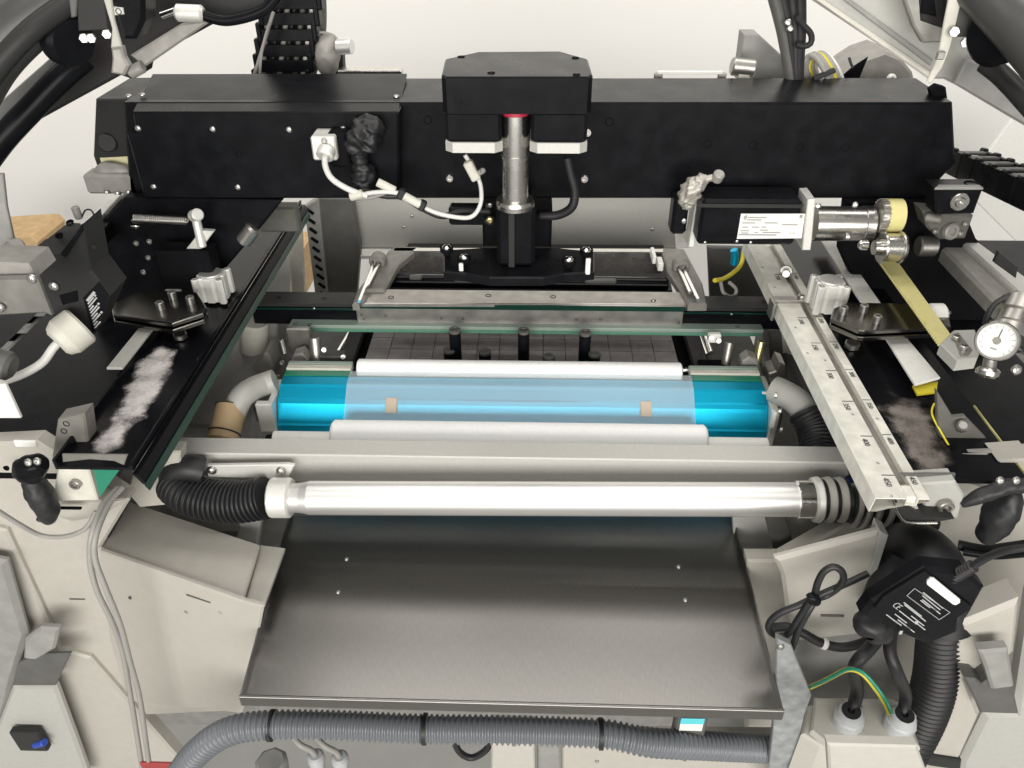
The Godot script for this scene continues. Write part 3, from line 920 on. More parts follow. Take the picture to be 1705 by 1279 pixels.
	each("screw", "hole", M.black_rough, mid, [Vector3(-0.2588, -0.0772, -1.0465), Vector3(-0.2559, -0.0846, -1.0465), Vector3(-0.2221, -0.0789, -1.0465), Vector3(-0.1367, -0.0821, -1.0465), Vector3(-0.1037, -0.0827, -1.0465), Vector3(0.0694, -0.0816, -1.0465), Vector3(0.1058, -0.0812, -1.0465), Vector3(0.2245, -0.086, -1.0465)], Vector3(0, 0, 1), 0.0018)
	st = S()
	bx(st, Vector3(-0.262, -0.0646, -1.0465) + Vector3(0, -0.0015, 0), Vector3(0.23, -0.0574, -1.0458), 0.0003)
	part("green_top_line", st, M.green_dark, mid)
	st = S()
	bx(st, Vector3(-0.37, -0.0965, -1.054), Vector3(0.352, -0.0905, -1.036), 0.0008)
	part("flange", st, M.green_edge, r)
	st = S()
	bx(st, Vector3(-0.368, -0.1025, -1.044), Vector3(0.35, -0.097, -1.0365), 0.0006)
	part("glass_edge", st, M.green_glass, r)
	each("screw", "hole", M.black_rough, r, [Vector3(-0.3607, -0.0903, -1.0395), Vector3(-0.3391, -0.0903, -1.0382), Vector3(0.3138, -0.0903, -1.0449)], Vector3(0, 1, 0), 0.003)

	# tooling table with square tiles
	r = thing("tooling_table", "dark tooling table ruled into square tiles under the conveyor rail", "table", Vector3(0, -0.19, -1.06))
	st = S()
	bx(st, Vector3(-0.3, -0.19, -1.25), Vector3(0.28, -0.163, -0.93), 0.002)
	part("bed", st, M.black_rough, r)
	for i in 14:
		for j in 7:
			st = S()
			var k := (i * 7 + j * 5) % 3
			bx(st, Vector3(-0.263 + i * 0.0355, -0.1628, -0.945 - j * 0.034 - 0.0334), Vector3(-0.263 + i * 0.0355 + 0.0349, -0.1598 - 0.0001 * k, -0.945 - j * 0.034), 0.0005)
			part("tile", st, M.plum_tile if k else M.plum_tile2, r)
	for s in [-1.0, 1.0]:
		st = S()
		bx(st, Vector3(-0.012 + s * 0.275 - 0.014, -0.162, -1.25), Vector3(-0.012 + s * 0.275 + 0.014, -0.145, -0.94), 0.003)
		part("side_rail", st, M.black, r)

	# support pins
	var tall := ["leftmost of the three tall black support pins", "middle one of the three tall black support pins", "rightmost of the three tall black support pins"]
	var i2 := 0
	for p in [Vector3(-0.1131, -0.078, -1.0083), Vector3(-0.0105, -0.078, -1.0088), Vector3(0.0808, -0.078, -1.0055)]:
		pin(p, 0.0822, 0.0088, "%s on the tiled table" % tall[i2])
		i2 += 1
	var low := ["short black pin before the leftmost tall support pin", "short black support pin between the left and middle tall pins", "short black support pin just right of the middle tall pin", "short worn metal-flecked pin against the rightmost tall pin"]
	i2 = 0
	for p in [Vector3(-0.1222, -0.11, -1.0036), Vector3(-0.0687, -0.11, -0.9998), Vector3(0.0273, -0.11, -0.9886), Vector3(0.0954, -0.11, -0.9966)]:
		pin(p, 0.0502, 0.0092, low[i2])
		i2 += 1

	# mechanisms at both ends of the table
	r = thing("clamp_mechanism", "greasy metal clamp mechanism below the left end of the conveyor rail", "mechanism", Vector3(-0.3461, -0.16, -1.0437))
	st = S()
	bx(st, Vector3(-0.41, -0.2, -1.2), Vector3(-0.31, -0.17, -0.93), 0.003)
	part("bed", st, M.grey_dark, r)
	st = S()
	cyl(st, Vector3(-0.322, -0.0903, -1), Vector3(-0.3197, -0.1232, -0.985), 0.009)
	part("piston", st, M.steel_dull, r)
	st = S()
	cyl(st, Vector3(-0.3696, -0.0889, -0.99), Vector3(-0.3647, -0.1078, -0.98), 0.0035)
	part("pin", st, M.chrome, r)
	st = S()
	bx(st, Vector3(-0.3148, -0.122, -0.98), Vector3(-0.2777, -0.1109, -1), 0.002)
	part("block", st, M.grey_dark, r)
	st = S()
	plate(st, [Vector3(-0.3758, -0.1624, -0.98), Vector3(-0.3525, -0.1097, -0.98), Vector3(-0.3392, -0.1053, -0.98), Vector3(-0.3304, -0.1179, -0.98), Vector3(-0.3345, -0.1331, -0.98), Vector3(-0.3461, -0.1376, -0.98), Vector3(-0.3717, -0.1713, -0.98)], Vector3(0, 0, -0.02), 0.002)
	part("lever", st, M.cast, r)
	st = S()
	bx(st, Vector3(-0.3675, -0.1281, -1.02), Vector3(-0.3312, -0.0818, -1.01), 0.002)
	part("bracket", st, M.steel_dull, r)
	each("screw", "socket", M.screw, r, [Vector3(-0.3819, -0.1477, -0.978), Vector3(-0.3036, -0.0972, -0.978), Vector3(-0.2767, -0.1095, -0.978), Vector3(-0.3701, -0.1215, -0.978)], Vector3(0, 0.4, 1), 0.004)
	r = thing("clamp_mechanism", "greasy metal clamp mechanism below the right end of the conveyor rail", "mechanism", Vector3(0.3201, -0.16, -1.0581))
	st = S()
	bx(st, Vector3(0.28, -0.2, -1.2), Vector3(0.37, -0.17, -0.93), 0.003)
	part("bed", st, M.grey_dark, r)
	st = S()
	cyl(st, Vector3(0.2932, -0.0905, -1), Vector3(0.2887, -0.121, -0.985), 0.007)
	part("piston", st, M.steel_dull, r)
	st = S()
	cyl(st, Vector3(0.3359, -0.0816, -0.99), Vector3(0.3321, -0.1128, -0.98), 0.006)
	part("spring_pin", st, M.brass, r)
	st = S()
	bx(st, Vector3(0.2497, -0.1267, -0.98), Vector3(0.2897, -0.1201, -1), 0.002)
	part("block", st, M.black_rough, r)
	st = S()
	plate(st, [Vector3(0.3053, -0.1179, -0.965), Vector3(0.306, -0.1012, -0.965), Vector3(0.3149, -0.0928, -0.965), Vector3(0.328, -0.0988, -0.965), Vector3(0.3429, -0.1344, -0.965), Vector3(0.3511, -0.1407, -0.965), Vector3(0.3318, -0.141, -0.965)], Vector3(0, 0, -0.02), 0.002)
	part("lever", st, M.cast, r)
	st = S()
	plate(st, [Vector3(0.3421, -0.1232, -0.955), Vector3(0.3731, -0.1228, -0.955), Vector3(0.3652, -0.0999, -0.955), Vector3(0.3559, -0.0959, -0.955), Vector3(0.3535, -0.1105, -0.955), Vector3(0.344, -0.1148, -0.955)], Vector3(0, 0, -0.03), 0.002)
	part("bracket", st, M.steel_dull, r)
	st = S()
	cyl(st, Vector3(0.2205, -0.1147, -0.96), Vector3(0.3033, -0.1125, -0.96), 0.0035)
	part("rod", st, M.chrome, r)
	each("screw", "socket", M.screw, r, [Vector3(0.3428, -0.1275, -0.955), Vector3(0.2529, -0.055, -0.955), Vector3(0.2636, -0.0598, -0.955), Vector3(0.3083, -0.1174, -0.955)], Vector3(0, 0.4, 1), 0.004)
	st = S()
	bx(st, Vector3(0.261, -0.093, -1), Vector3(0.28, -0.0781, -1.01), 0.002)
	part("white_sensor", st, M.white, r)
	# white pillar left of the clamp
	r = thing("side_pillar", "pale beige machine pillar with rounded front left of the clamp mechanism", "pillar", Vector3(-0.4518, -0.2, -1.0842))
	st = S()
	cyl(st, Vector3(-0.4501, -0.1862, -1.06), Vector3(-0.4315, -0.099, -1.06), 0.022, 0.002)
	part("round_front", st, M.cream, r)
	st = S()
	plate(st, [Vector3(-0.4126, -0.1017, -1.065), Vector3(-0.3974, -0.1015, -1.065), Vector3(-0.4224, -0.2226, -1.065), Vector3(-0.4486, -0.223, -1.065)], Vector3(0, 0, -0.06), 0.003)
	part("web", st, M.grey, r)
	st = S()
	plate(st, [Vector3(-0.4301, -0.1841, -1), Vector3(-0.4269, -0.1479, -1), Vector3(-0.4136, -0.1366, -1), Vector3(-0.4053, -0.1212, -1), Vector3(-0.3975, -0.119, -1), Vector3(-0.393, -0.1452, -1), Vector3(-0.4023, -0.1768, -1)], Vector3(0, 0, -0.04), 0.003)
	part("foot", st, M.cast, r)
	each("screw", "socket", M.screw, r, [Vector3(-0.4176, -0.1593, -0.999)], Vector3(0, 0, 1), 0.006)
	r = thing("side_pillar", "pale beige machine pillar behind the ruler rail at the right", "pillar", Vector3(0.4441, -0.2, -1.1036))
	st = S()
	plate(st, [Vector3(0.3878, -0.107, -1.06), Vector3(0.43, -0.1065, -1.06), Vector3(0.4484, -0.1847, -1.06), Vector3(0.4066, -0.1853, -1.06)], Vector3(0, 0, -0.05), 0.012)
	part("round_front", st, M.cream, r)
	st = S()
	plate(st, [Vector3(0.3711, -0.1133, -1.07), Vector3(0.3933, -0.113, -1.07), Vector3(0.4143, -0.192, -1.07), Vector3(0.3893, -0.1924, -1.07)], Vector3(0, 0, -0.05), 0.003)
	part("web", st, M.grey_dark, r)
	st = S()
	bx(st, Vector3(-0.56, -0.36, -1.22), Vector3(-0.42, -0.15, -0.86), 0.004)
	single("side_channel", st, M.grey, "grey machine side channel under the left stencil rail", "frame channel")
	st = S()
	bx(st, Vector3(0.4, -0.36, -1.22), Vector3(0.5, -0.15, -0.86), 0.004)
	single("side_channel", st, M.grey_dark, "grey machine side channel under the ruler rail", "frame channel")
	# loose wires at the right, behind
	var w := thing("loose_wires", "yellow, blue and clear wires hanging in the gap right of the rear carriage", "wires", Vector3(0.3262, -0.0806, -1.15))
	st = S()
	wire(st, [Vector3(0.2823, -0.0408, -1.1), Vector3(0.301, -0.0479, -1.12), Vector3(0.3191, -0.0485, -1.14), Vector3(0.3356, -0.0425, -1.16), Vector3(0.3414, -0.0288, -1.18)], 0.0035)
	part("yellow_wire", st, M.yellow, w)
	st = S()
	wire(st, [Vector3(0.3174, -0.0127, -1.15), Vector3(0.3209, -0.023, -1.15), Vector3(0.3214, -0.0377, -1.15)], 0.006)
	part("blue_wire", st, M.blue, w)
	st = S()
	wire(st, [Vector3(0.292, -0.0438, -1.1), Vector3(0.2994, -0.0626, -1.1), Vector3(0.3143, -0.0688, -1.1), Vector3(0.3178, -0.0561, -1.1), Vector3(0.3048, -0.0437, -1.1)], 0.0028)
	part("clear_tube", st, M.cable_grey, w)
	st = S()
	plate(st, [Vector3(0.2996, -0.0559, -1.25), Vector3(0.3854, -0.0573, -1.25), Vector3(0.464, -0.1565, -1.25), Vector3(0.318, -0.1582, -1.25)], Vector3(0, 0, -0.01), 0.002)
	single("dark_side_panel", st, M.grey_dark, "dark grey panel in the gap behind the hanging wires", "panel")

func pin(p: Vector3, h: float, rr: float, label: String) -> void:
	var o := thing("support_pin", label, "support pin", p - Vector3(0, h, 0), "support pins on the tiled table")
	var st := S()
	lathe(st, p, Vector3.UP, [[-h, rr * 1.1], [-h + 0.003, rr * 1.1], [-h + 0.0035, rr], [-0.0045, rr], [-0.0045, 0.0]], 26)
	part("pin", st, M.black, o)
	st = S()
	lathe(st, p, Vector3.UP, [[-0.0045, rr * 1.02], [-0.001, rr * 1.02], [0, rr * 0.9], [0, rr * 0.6], [-0.0015, rr * 0.55], [-0.0015, 0]], 26)
	part("tip", st, M.grey_dark, o)

# ---------------------------------------------------------------- under-stencil wiper
func wiper() -> void:
	var r := thing("wiper_bar", "bright blue anodised wiper bar with stepped front between silver end plates", "wiper bar", Vector3(-0.015, -0.17, -0.9))
	var st := S()
	along_x(st, [[-0.925, -0.1092], [-0.906, -0.1095], [-0.9035, -0.1125], [-0.890, -0.120], [-0.8865, -0.1212], [-0.882, -0.1255], [-0.8795, -0.1305], [-0.868, -0.150], [-0.866, -0.152], [-0.864, -0.172], [-0.925, -0.172]], -0.352, 0.327)
	part("extrusion", st, M.blue, r)
	for p in [Vector3(-0.1924, -0.1247, -0.878), Vector3(0.1602, -0.1251, -0.878)]:
		st = S()
		box(st, p + Vector3(0, 0.0, -0.001), Vector3(0.0155, 0.022, 0.003), 0.0008, Basis(Vector3(1, 0, 0), -0.9))
		part("pad", st, M.pad, r)
	st = S()
	bx(st, Vector3(-0.3615, -0.175, -0.925), Vector3(-0.3535, -0.114, -0.862), 0.0015)
	part("end_plate", st, M.alu_matte, r)
	st = S()
	bx(st, Vector3(-0.3753, -0.1596, -0.87), Vector3(-0.3529, -0.1119, -0.86), 0.001)
	part("end_tab", st, M.alu_matte, r)
	st = S()
	bx(st, Vector3(0.328, -0.175, -0.95), Vector3(0.338, -0.115, -0.862), 0.0015)
	part("end_plate", st, M.alu_matte, r)
	st = S()
	bx(st, Vector3(0.3244, -0.1354, -0.86), Vector3(0.3304, -0.1088, -0.852), 0.001)
	part("end_tab", st, M.white, r)
	each("screw", "socket", M.screw, r, [Vector3(0.3304, -0.1033, -0.85), Vector3(0.3379, -0.1346, -0.85), Vector3(0.3202, -0.0779, -0.85)], Vector3(1, 0, 0.4), 0.004)
	st = S()
	cyl(st, Vector3(0.3221, -0.1144, -0.905), Vector3(0.3405, -0.1152, -0.905), 0.0035)
	part("spigot", st, M.white, r)
	st = S()
	lump(st, [Vector3(0.3366, -0.1096, -0.9), Vector3(0.3451, -0.1197, -0.9), Vector3(0.3483, -0.128, -0.9)], 0.006, 3, 0.05)
	part("blue_fitting", st, M.blue_cap, r)
	# strips behind the bar
	for q in [[-0.352, -0.258], [0.228, 0.327]]:
		st = S()
		bx(st, Vector3(q[0], -0.116, -0.95), Vector3(q[1], -0.105, -0.939), 0.001)
		part("rear_strip", st, M.cream, r)
		st = S()
		bx(st, Vector3(q[0], -0.116, -0.958), Vector3(q[1], -0.104, -0.9505), 0.001)
		part("green_glass_edge", st, M.green_edge, r)
		st = S()
		bx(st, Vector3(q[0], -0.116, -0.9385), Vector3(q[1], -0.1078, -0.926), 0.0004)
		part("green_strip", st, M.green, r)
	# paper
	st = S()
	lathe(st, Vector3(-0.249, -0.1085, -0.945), Vector3.RIGHT, [[0, 0], [0, 0.012], [0.002, 0.0145], [0.463, 0.0145], [0.465, 0.012], [0.465, 0]], 36)
	single("paper_roll", st, M.paper, "narrow white paper roll behind the blue wiper bar", "paper roll")
	var pr := thing("paper_roll", "thick white paper roll in front of the blue wiper bar", "paper roll", Vector3(-0.015, -0.135, -0.822))
	st = S()
	lathe(st, Vector3(-0.263, -0.135, -0.822), Vector3.RIGHT, [[0, 0.008], [0, 0.0195], [0.003, 0.0225], [0.493, 0.0225], [0.496, 0.0195], [0.496, 0.008]], 44)
	part("roll", st, M.paper, pr)
	st = S()
	lathe(st, Vector3(-0.342, -0.139, -0.818), Vector3.RIGHT, [[0, 0], [0, 0.0105], [0.001, 0.012], [0.655, 0.012], [0.656, 0.0105], [0.656, 0]], 30)
	part("core", st, M.white, pr)
	st = S()
	cyl(st, Vector3(-0.352, -0.139, -0.818), Vector3(-0.3425, -0.139, -0.818), 0.007)
	part("bearing", st, M.black_rough, pr)
	st = S()
	var prof := [[-0.930, -0.1030], [-0.918, -0.1042], [-0.905, -0.1062], [-0.889, -0.1165], [-0.879, -0.1245], [-0.866, -0.134], [-0.852, -0.138], [-0.842, -0.136]]
	var back := []
	for i in prof.size():
		var p: Array = prof[prof.size() - 1 - i]
		back.append([p[0], p[1] - 0.0003])
	along_x(st, prof + back, -0.257, 0.227)
	single("wiping_paper", st, M.tissue, "thin translucent wiping paper stretched over the blue bar between the two rolls", "paper")

	# suction elbows left and right
	r = thing("suction_elbow", "grey plastic suction elbow with tan sleeve left of the blue bar", "pipe elbow", Vector3(-0.3892, -0.1138, -0.84))
	st = S()
	wire(st, [Vector3(-0.3579, -0.1034, -0.905), Vector3(-0.3723, -0.1063, -0.9), Vector3(-0.3835, -0.104, -0.885), Vector3(-0.3933, -0.1041, -0.865), Vector3(-0.4037, -0.1216, -0.85)], 0.0165, 24)
	part("elbow", st, M.grey_paint, r)
	st = S()
	cyl(st, Vector3(-0.4062, -0.1133, -0.858), Vector3(-0.4111, -0.1406, -0.815), 0.0205, 0.002)
	part("sleeve", st, M.tan, r)
	for q in [[Vector3(-0.407, -0.1147, -0.857), 0.0215], [Vector3(-0.4098, -0.1341, -0.825), 0.0215]]:
		st = S()
		var ax: Vector3 = (Vector3(-0.4111, -0.1406, -0.815) - Vector3(-0.4062, -0.1133, -0.858)).normalized()
		cyl(st, q[0] - ax * 0.001, q[0] + ax * 0.001, q[1], 0.0005)
		part("ring", st, M.rubber, r)
	r = thing("suction_elbow", "grey plastic suction elbow running into black hose right of the blue bar", "pipe elbow", Vector3(0.3576, -0.1088, -0.85))
	st = S()
	wire(st, [Vector3(0.3355, -0.1035, -0.9), Vector3(0.346, -0.1033, -0.89), Vector3(0.3614, -0.1063, -0.875), Vector3(0.3729, -0.1144, -0.855)], 0.0185, 24)
	part("elbow", st, M.grey_paint, r)
	st = S()
	hose(st, [Vector3(0.3729, -0.1144, -0.855), Vector3(0.3799, -0.1254, -0.838), Vector3(0.3804, -0.1363, -0.815), Vector3(0.3768, -0.1458, -0.79)], 0.0225, 0.0245, 0.006)
	part("hose", st, M.rubber, r)
	st = S()
	var bx2: Vector3 = (Vector3(0.3799, -0.1254, -0.838) - Vector3(0.3729, -0.1144, -0.855)).normalized()
	cyl(st, Vector3(0.3705, -0.1106, -0.858), Vector3(0.3705, -0.1106, -0.858) + bx2 * 0.005, 0.0245, 0.001)
	part("clamp_band", st, M.rubber, r)

# ---------------------------------------------------------------- front crossbar, tube, tray
func front() -> void:
	var r := thing("front_crossbar", "light grey square crossbar running across the front of the machine", "crossbar", Vector3(-0.03, -0.145, -0.757))
	var st := S()
	var q := []
	for p in [[-0.462, -0.1], [0.385, -0.1], [0.392, -0.12], [0.38, -0.146], [-0.36, -0.146], [-0.43, -0.135]]:
		q.append(Vector3(p[0], p[1], -0.742))
	plate(st, q, Vector3(0, 0, -0.03), 0.0015)
	part("bar", st, M.bar, r)
	st = S()
	bx(st, Vector3(0.386, -0.146, -0.75), Vector3(0.42, -0.128, -0.72), 0.002)
	part("blue_clip", st, M.blue_cap, r)

	r = thing("aluminium_tube", "long shiny aluminium tube across the front above the steel tray", "tube", Vector3(0.0249, -0.1269, -0.7))
	var a := Vector3(-0.2866, -0.1326, -0.7)
	var b := Vector3(0.3202, -0.1225, -0.7)
	st = S()
	lathe(st, a, b - a, [[0, 0.0], [0, 0.0175], [0.012, 0.0185], [0.022, 0.0205], [(b - a).length(), 0.0205], [(b - a).length(), 0.0]], 56)
	part("tube", st, M.alu, r)
	var d := (b - a).normalized()
	st = S()
	lathe(st, b - d * 0.004, d, [[0, 0.0], [0, 0.0222], [0.001, 0.023], [0.018, 0.023], [0.019, 0.0222], [0.019, 0.0]], 48)
	part("steel_ring", st, M.chrome, r)
	# clamp on the left end
	var c := thing("tube_clamp", "pale clamp and strap bracket holding the left end of the aluminium tube", "clamp", Vector3(-0.3021, -0.133, -0.7))
	st = S()
	lathe(st, a - d * 0.026, d, [[0, 0.0], [0, 0.0225], [0.002, 0.0245], [0.024, 0.0245], [0.026, 0.0225], [0.026, 0.0]], 14)
	part("band", st, M.alu_matte, c)
	st = S()
	plate(st, [Vector3(-0.3926, -0.1056, -0.725), Vector3(-0.2938, -0.1018, -0.725), Vector3(-0.2853, -0.1035, -0.725), Vector3(-0.2981, -0.1272, -0.725), Vector3(-0.3036, -0.1332, -0.725), Vector3(-0.3201, -0.1336, -0.725), Vector3(-0.32, -0.1247, -0.725), Vector3(-0.3961, -0.1242, -0.725)], Vector3(0, 0, -0.005), 0.001)
	var sp := part("strap", st, M.alu_matte, c)
	each("bolt", "dome", M.screw, sp, [Vector3(-0.3876, -0.1114, -0.724), Vector3(-0.3025, -0.1107, -0.724)], Vector3(0, 0, 1), 0.006)
	# hose left
	r = thing("ribbed_hose", "black ribbed hose curling from the left end of the aluminium tube", "hose", Vector3(-0.3979, -0.1354, -0.71))
	st = S()
	hose(st, [Vector3(-0.319, -0.1333, -0.7), Vector3(-0.3514, -0.141, -0.7), Vector3(-0.3882, -0.1426, -0.703), Vector3(-0.4193, -0.1378, -0.71), Vector3(-0.4399, -0.1321, -0.725)], 0.021, 0.0262, 0.0062)
	part("ribbed_length", st, M.rubber, r)
	st = S()
	wire(st, [Vector3(-0.4376, -0.1303, -0.722), Vector3(-0.4379, -0.1195, -0.722), Vector3(-0.4287, -0.1095, -0.722), Vector3(-0.4119, -0.1073, -0.722), Vector3(-0.4005, -0.1127, -0.724)], 0.0165, 26)
	part("elbow", st, M.rubber, r)
	# bellows right
	r = thing("bellows_coupling", "white ridged bellows coupling with black seals at the right end of the tube", "bellows", Vector3(0.3491, -0.1258, -0.7))
	var e := b + d * 0.015
	for i in 3:
		st = S()
		lathe(st, e + d * (i * 0.0135), d, [[0, 0.012], [0, 0.024], [0.0015, 0.0265], [0.007, 0.0275], [0.0085, 0.0265], [0.009, 0.012]], 40)
		part("ridge", st, M.hose_light if i else M.alu_matte, r)
		st = S()
		lathe(st, e + d * (i * 0.0135 + 0.009), d, [[0, 0.012], [0, 0.0245], [0.0045, 0.0245], [0.0045, 0.012]], 40)
		part("seal", st, M.rubber, r)
	r = thing("ribbed_hose", "black hose with broad pale ribs passing under the end of the ruler rail", "hose", Vector3(0.396, -0.1288, -0.69))
	st = S()
	hose(st, [Vector3(0.3527, -0.1257, -0.7), Vector3(0.3782, -0.129, -0.7), Vector3(0.4049, -0.1295, -0.695), Vector3(0.4367, -0.1308, -0.685), Vector3(0.4632, -0.1465, -0.67)], 0.021, 0.0235, 0.0155)
	part("hose", st, M.rubber, r)
	for i in 5:
		var pp: Vector3 = [Vector3(0.3821, -0.129, -0.699), Vector3(0.3913, -0.1288, -0.697), Vector3(0.4014, -0.1296, -0.695), Vector3(0.4136, -0.1293, -0.692), Vector3(0.4262, -0.132, -0.69)][i]
		st = S()
		lathe(st, pp, Vector3(1, -0.12 - 0.05 * i, 0.06), [[0, 0.018], [0, 0.0255], [0.002, 0.027], [0.004, 0.027], [0.006, 0.0255], [0.006, 0.018]], 36)
		part("rib", st, M.hose_light, r)

	# tray
	var t := thing("drip_tray", "wide brushed stainless steel tray with turned-up edges under the tube", "tray", Vector3(-0.02, -0.232, -0.62))
	var p0 := Vector3(-0.322, -0.22, -0.7701)
	var p1 := Vector3(0.2739, -0.22, -0.7815)
	var p2 := Vector3(0.2674, -0.22, -0.4846)
	var p3 := Vector3(-0.3028, -0.22, -0.4875)
	st = S()
	var dn := Vector3(0, -0.012, 0)
	plate(st, [p0 + dn, p1 + dn, p2 + dn, p3 + dn], Vector3(0, -0.0015, 0), 0.0003)
	var sheet := part("sheet", st, M.tray, t)
	each("rivet", "dome", M.screw, sheet, [Vector3(-0.2312, -0.2319, -0.6941), Vector3(-0.2309, -0.2319, -0.6407), Vector3(0.1899, -0.2319, -0.6909), Vector3(0.1902, -0.2319, -0.6387)], Vector3(0, 1, 0), 0.0035)
	var up := Vector3(0, 0.0, 0)
	for s in [[p3 + Vector3(0, 0, 0.0008), p2 + Vector3(0, 0, 0.0008), Vector3(0, 0, -0.0026)], [p1, p2, Vector3(-0.0018, 0, 0)], [p0, p3, Vector3(0.0018, 0, 0)]]:
		st = S()
		var u: Vector3 = s[0] + up
		var v: Vector3 = s[1] + up
		plate(st, [u, v, v + dn * 1.1, u + dn * 1.1], s[2], 0.0003)
		part("turned_edge", st, M.tray, t)
	st = S()
	cyl(st, p3 + Vector3(0, 0.0008, -0.001), p2 + Vector3(0, 0.0008, -0.001), 0.0022, 0.0003, 12)
	part("front_lip", st, M.tray, t)

# ---------------------------------------------------------------- left rail and valve
func fluted(c: Vector3, w: float, h: float, called: String, label: String) -> void:
	var o := thing(called, label, "pneumatic cylinder", c)
	var pts := []
	var k := w * 0.5
	for s in 4:
		var b := Basis(Vector3.UP, -PI / 2 * s)
		for p in [[-0.95, -0.62], [-0.98, -0.85], [-0.85, -0.98], [-0.62, -0.95], [-0.5, -0.78], [-0.3, -0.72], [-0.22, -0.86], [0.22, -0.86], [0.3, -0.72], [0.5, -0.78]]:
			pts.append(c + Vector3(0, h, 0) + b * Vector3(p[0] * k, 0, p[1] * k))
	var st := S()
	plate(st, pts, Vector3(0, -h, 0), 0.0012)
	part("body", st, M.alu_matte, o)
	st = S()
	cyl(st, c + Vector3(0, h, 0), c + Vector3(0, h + 0.0025, 0), w * 0.36, 0.001)
	part("cap", st, M.alu, o)
	for s in [[-1, -1], [1, -1], [1, 1], [-1, 1]]:
		inst("screw", "hole", M.grey_dark, o, c + Vector3(s[0] * k * 0.72, h + 0.0002, s[1] * k * 0.72), Vector3.UP, 0.0026)

func bracket(called: String, label: String, pts: Array, bolts: Array) -> void:
	var o := thing(called, label, "bracket", pts[0])
	var st := S()
	plate(st, pts, Vector3(0, -0.005, 0), 0.0012)
	part("top_plate", st, M.steel_dark, o)
	st = S()
	var low := []
	for p in pts:
		low.append(p + Vector3(0, -0.008, 0.002))
	plate(st, low, Vector3(0, -0.005, 0), 0.001)
	part("lower_plate", st, M.steel_dark, o)
	for b in bolts:
		st = S()
		lathe(st, b - Vector3(0, 0.002, 0), Vector3.UP, [[0, 0.0052], [0.011, 0.0052], [0.012, 0.0045], [0.012, 0.0026], [0.009, 0.0024], [0.009, 0]], 20)
		part("bolt", st, M.screw, o)

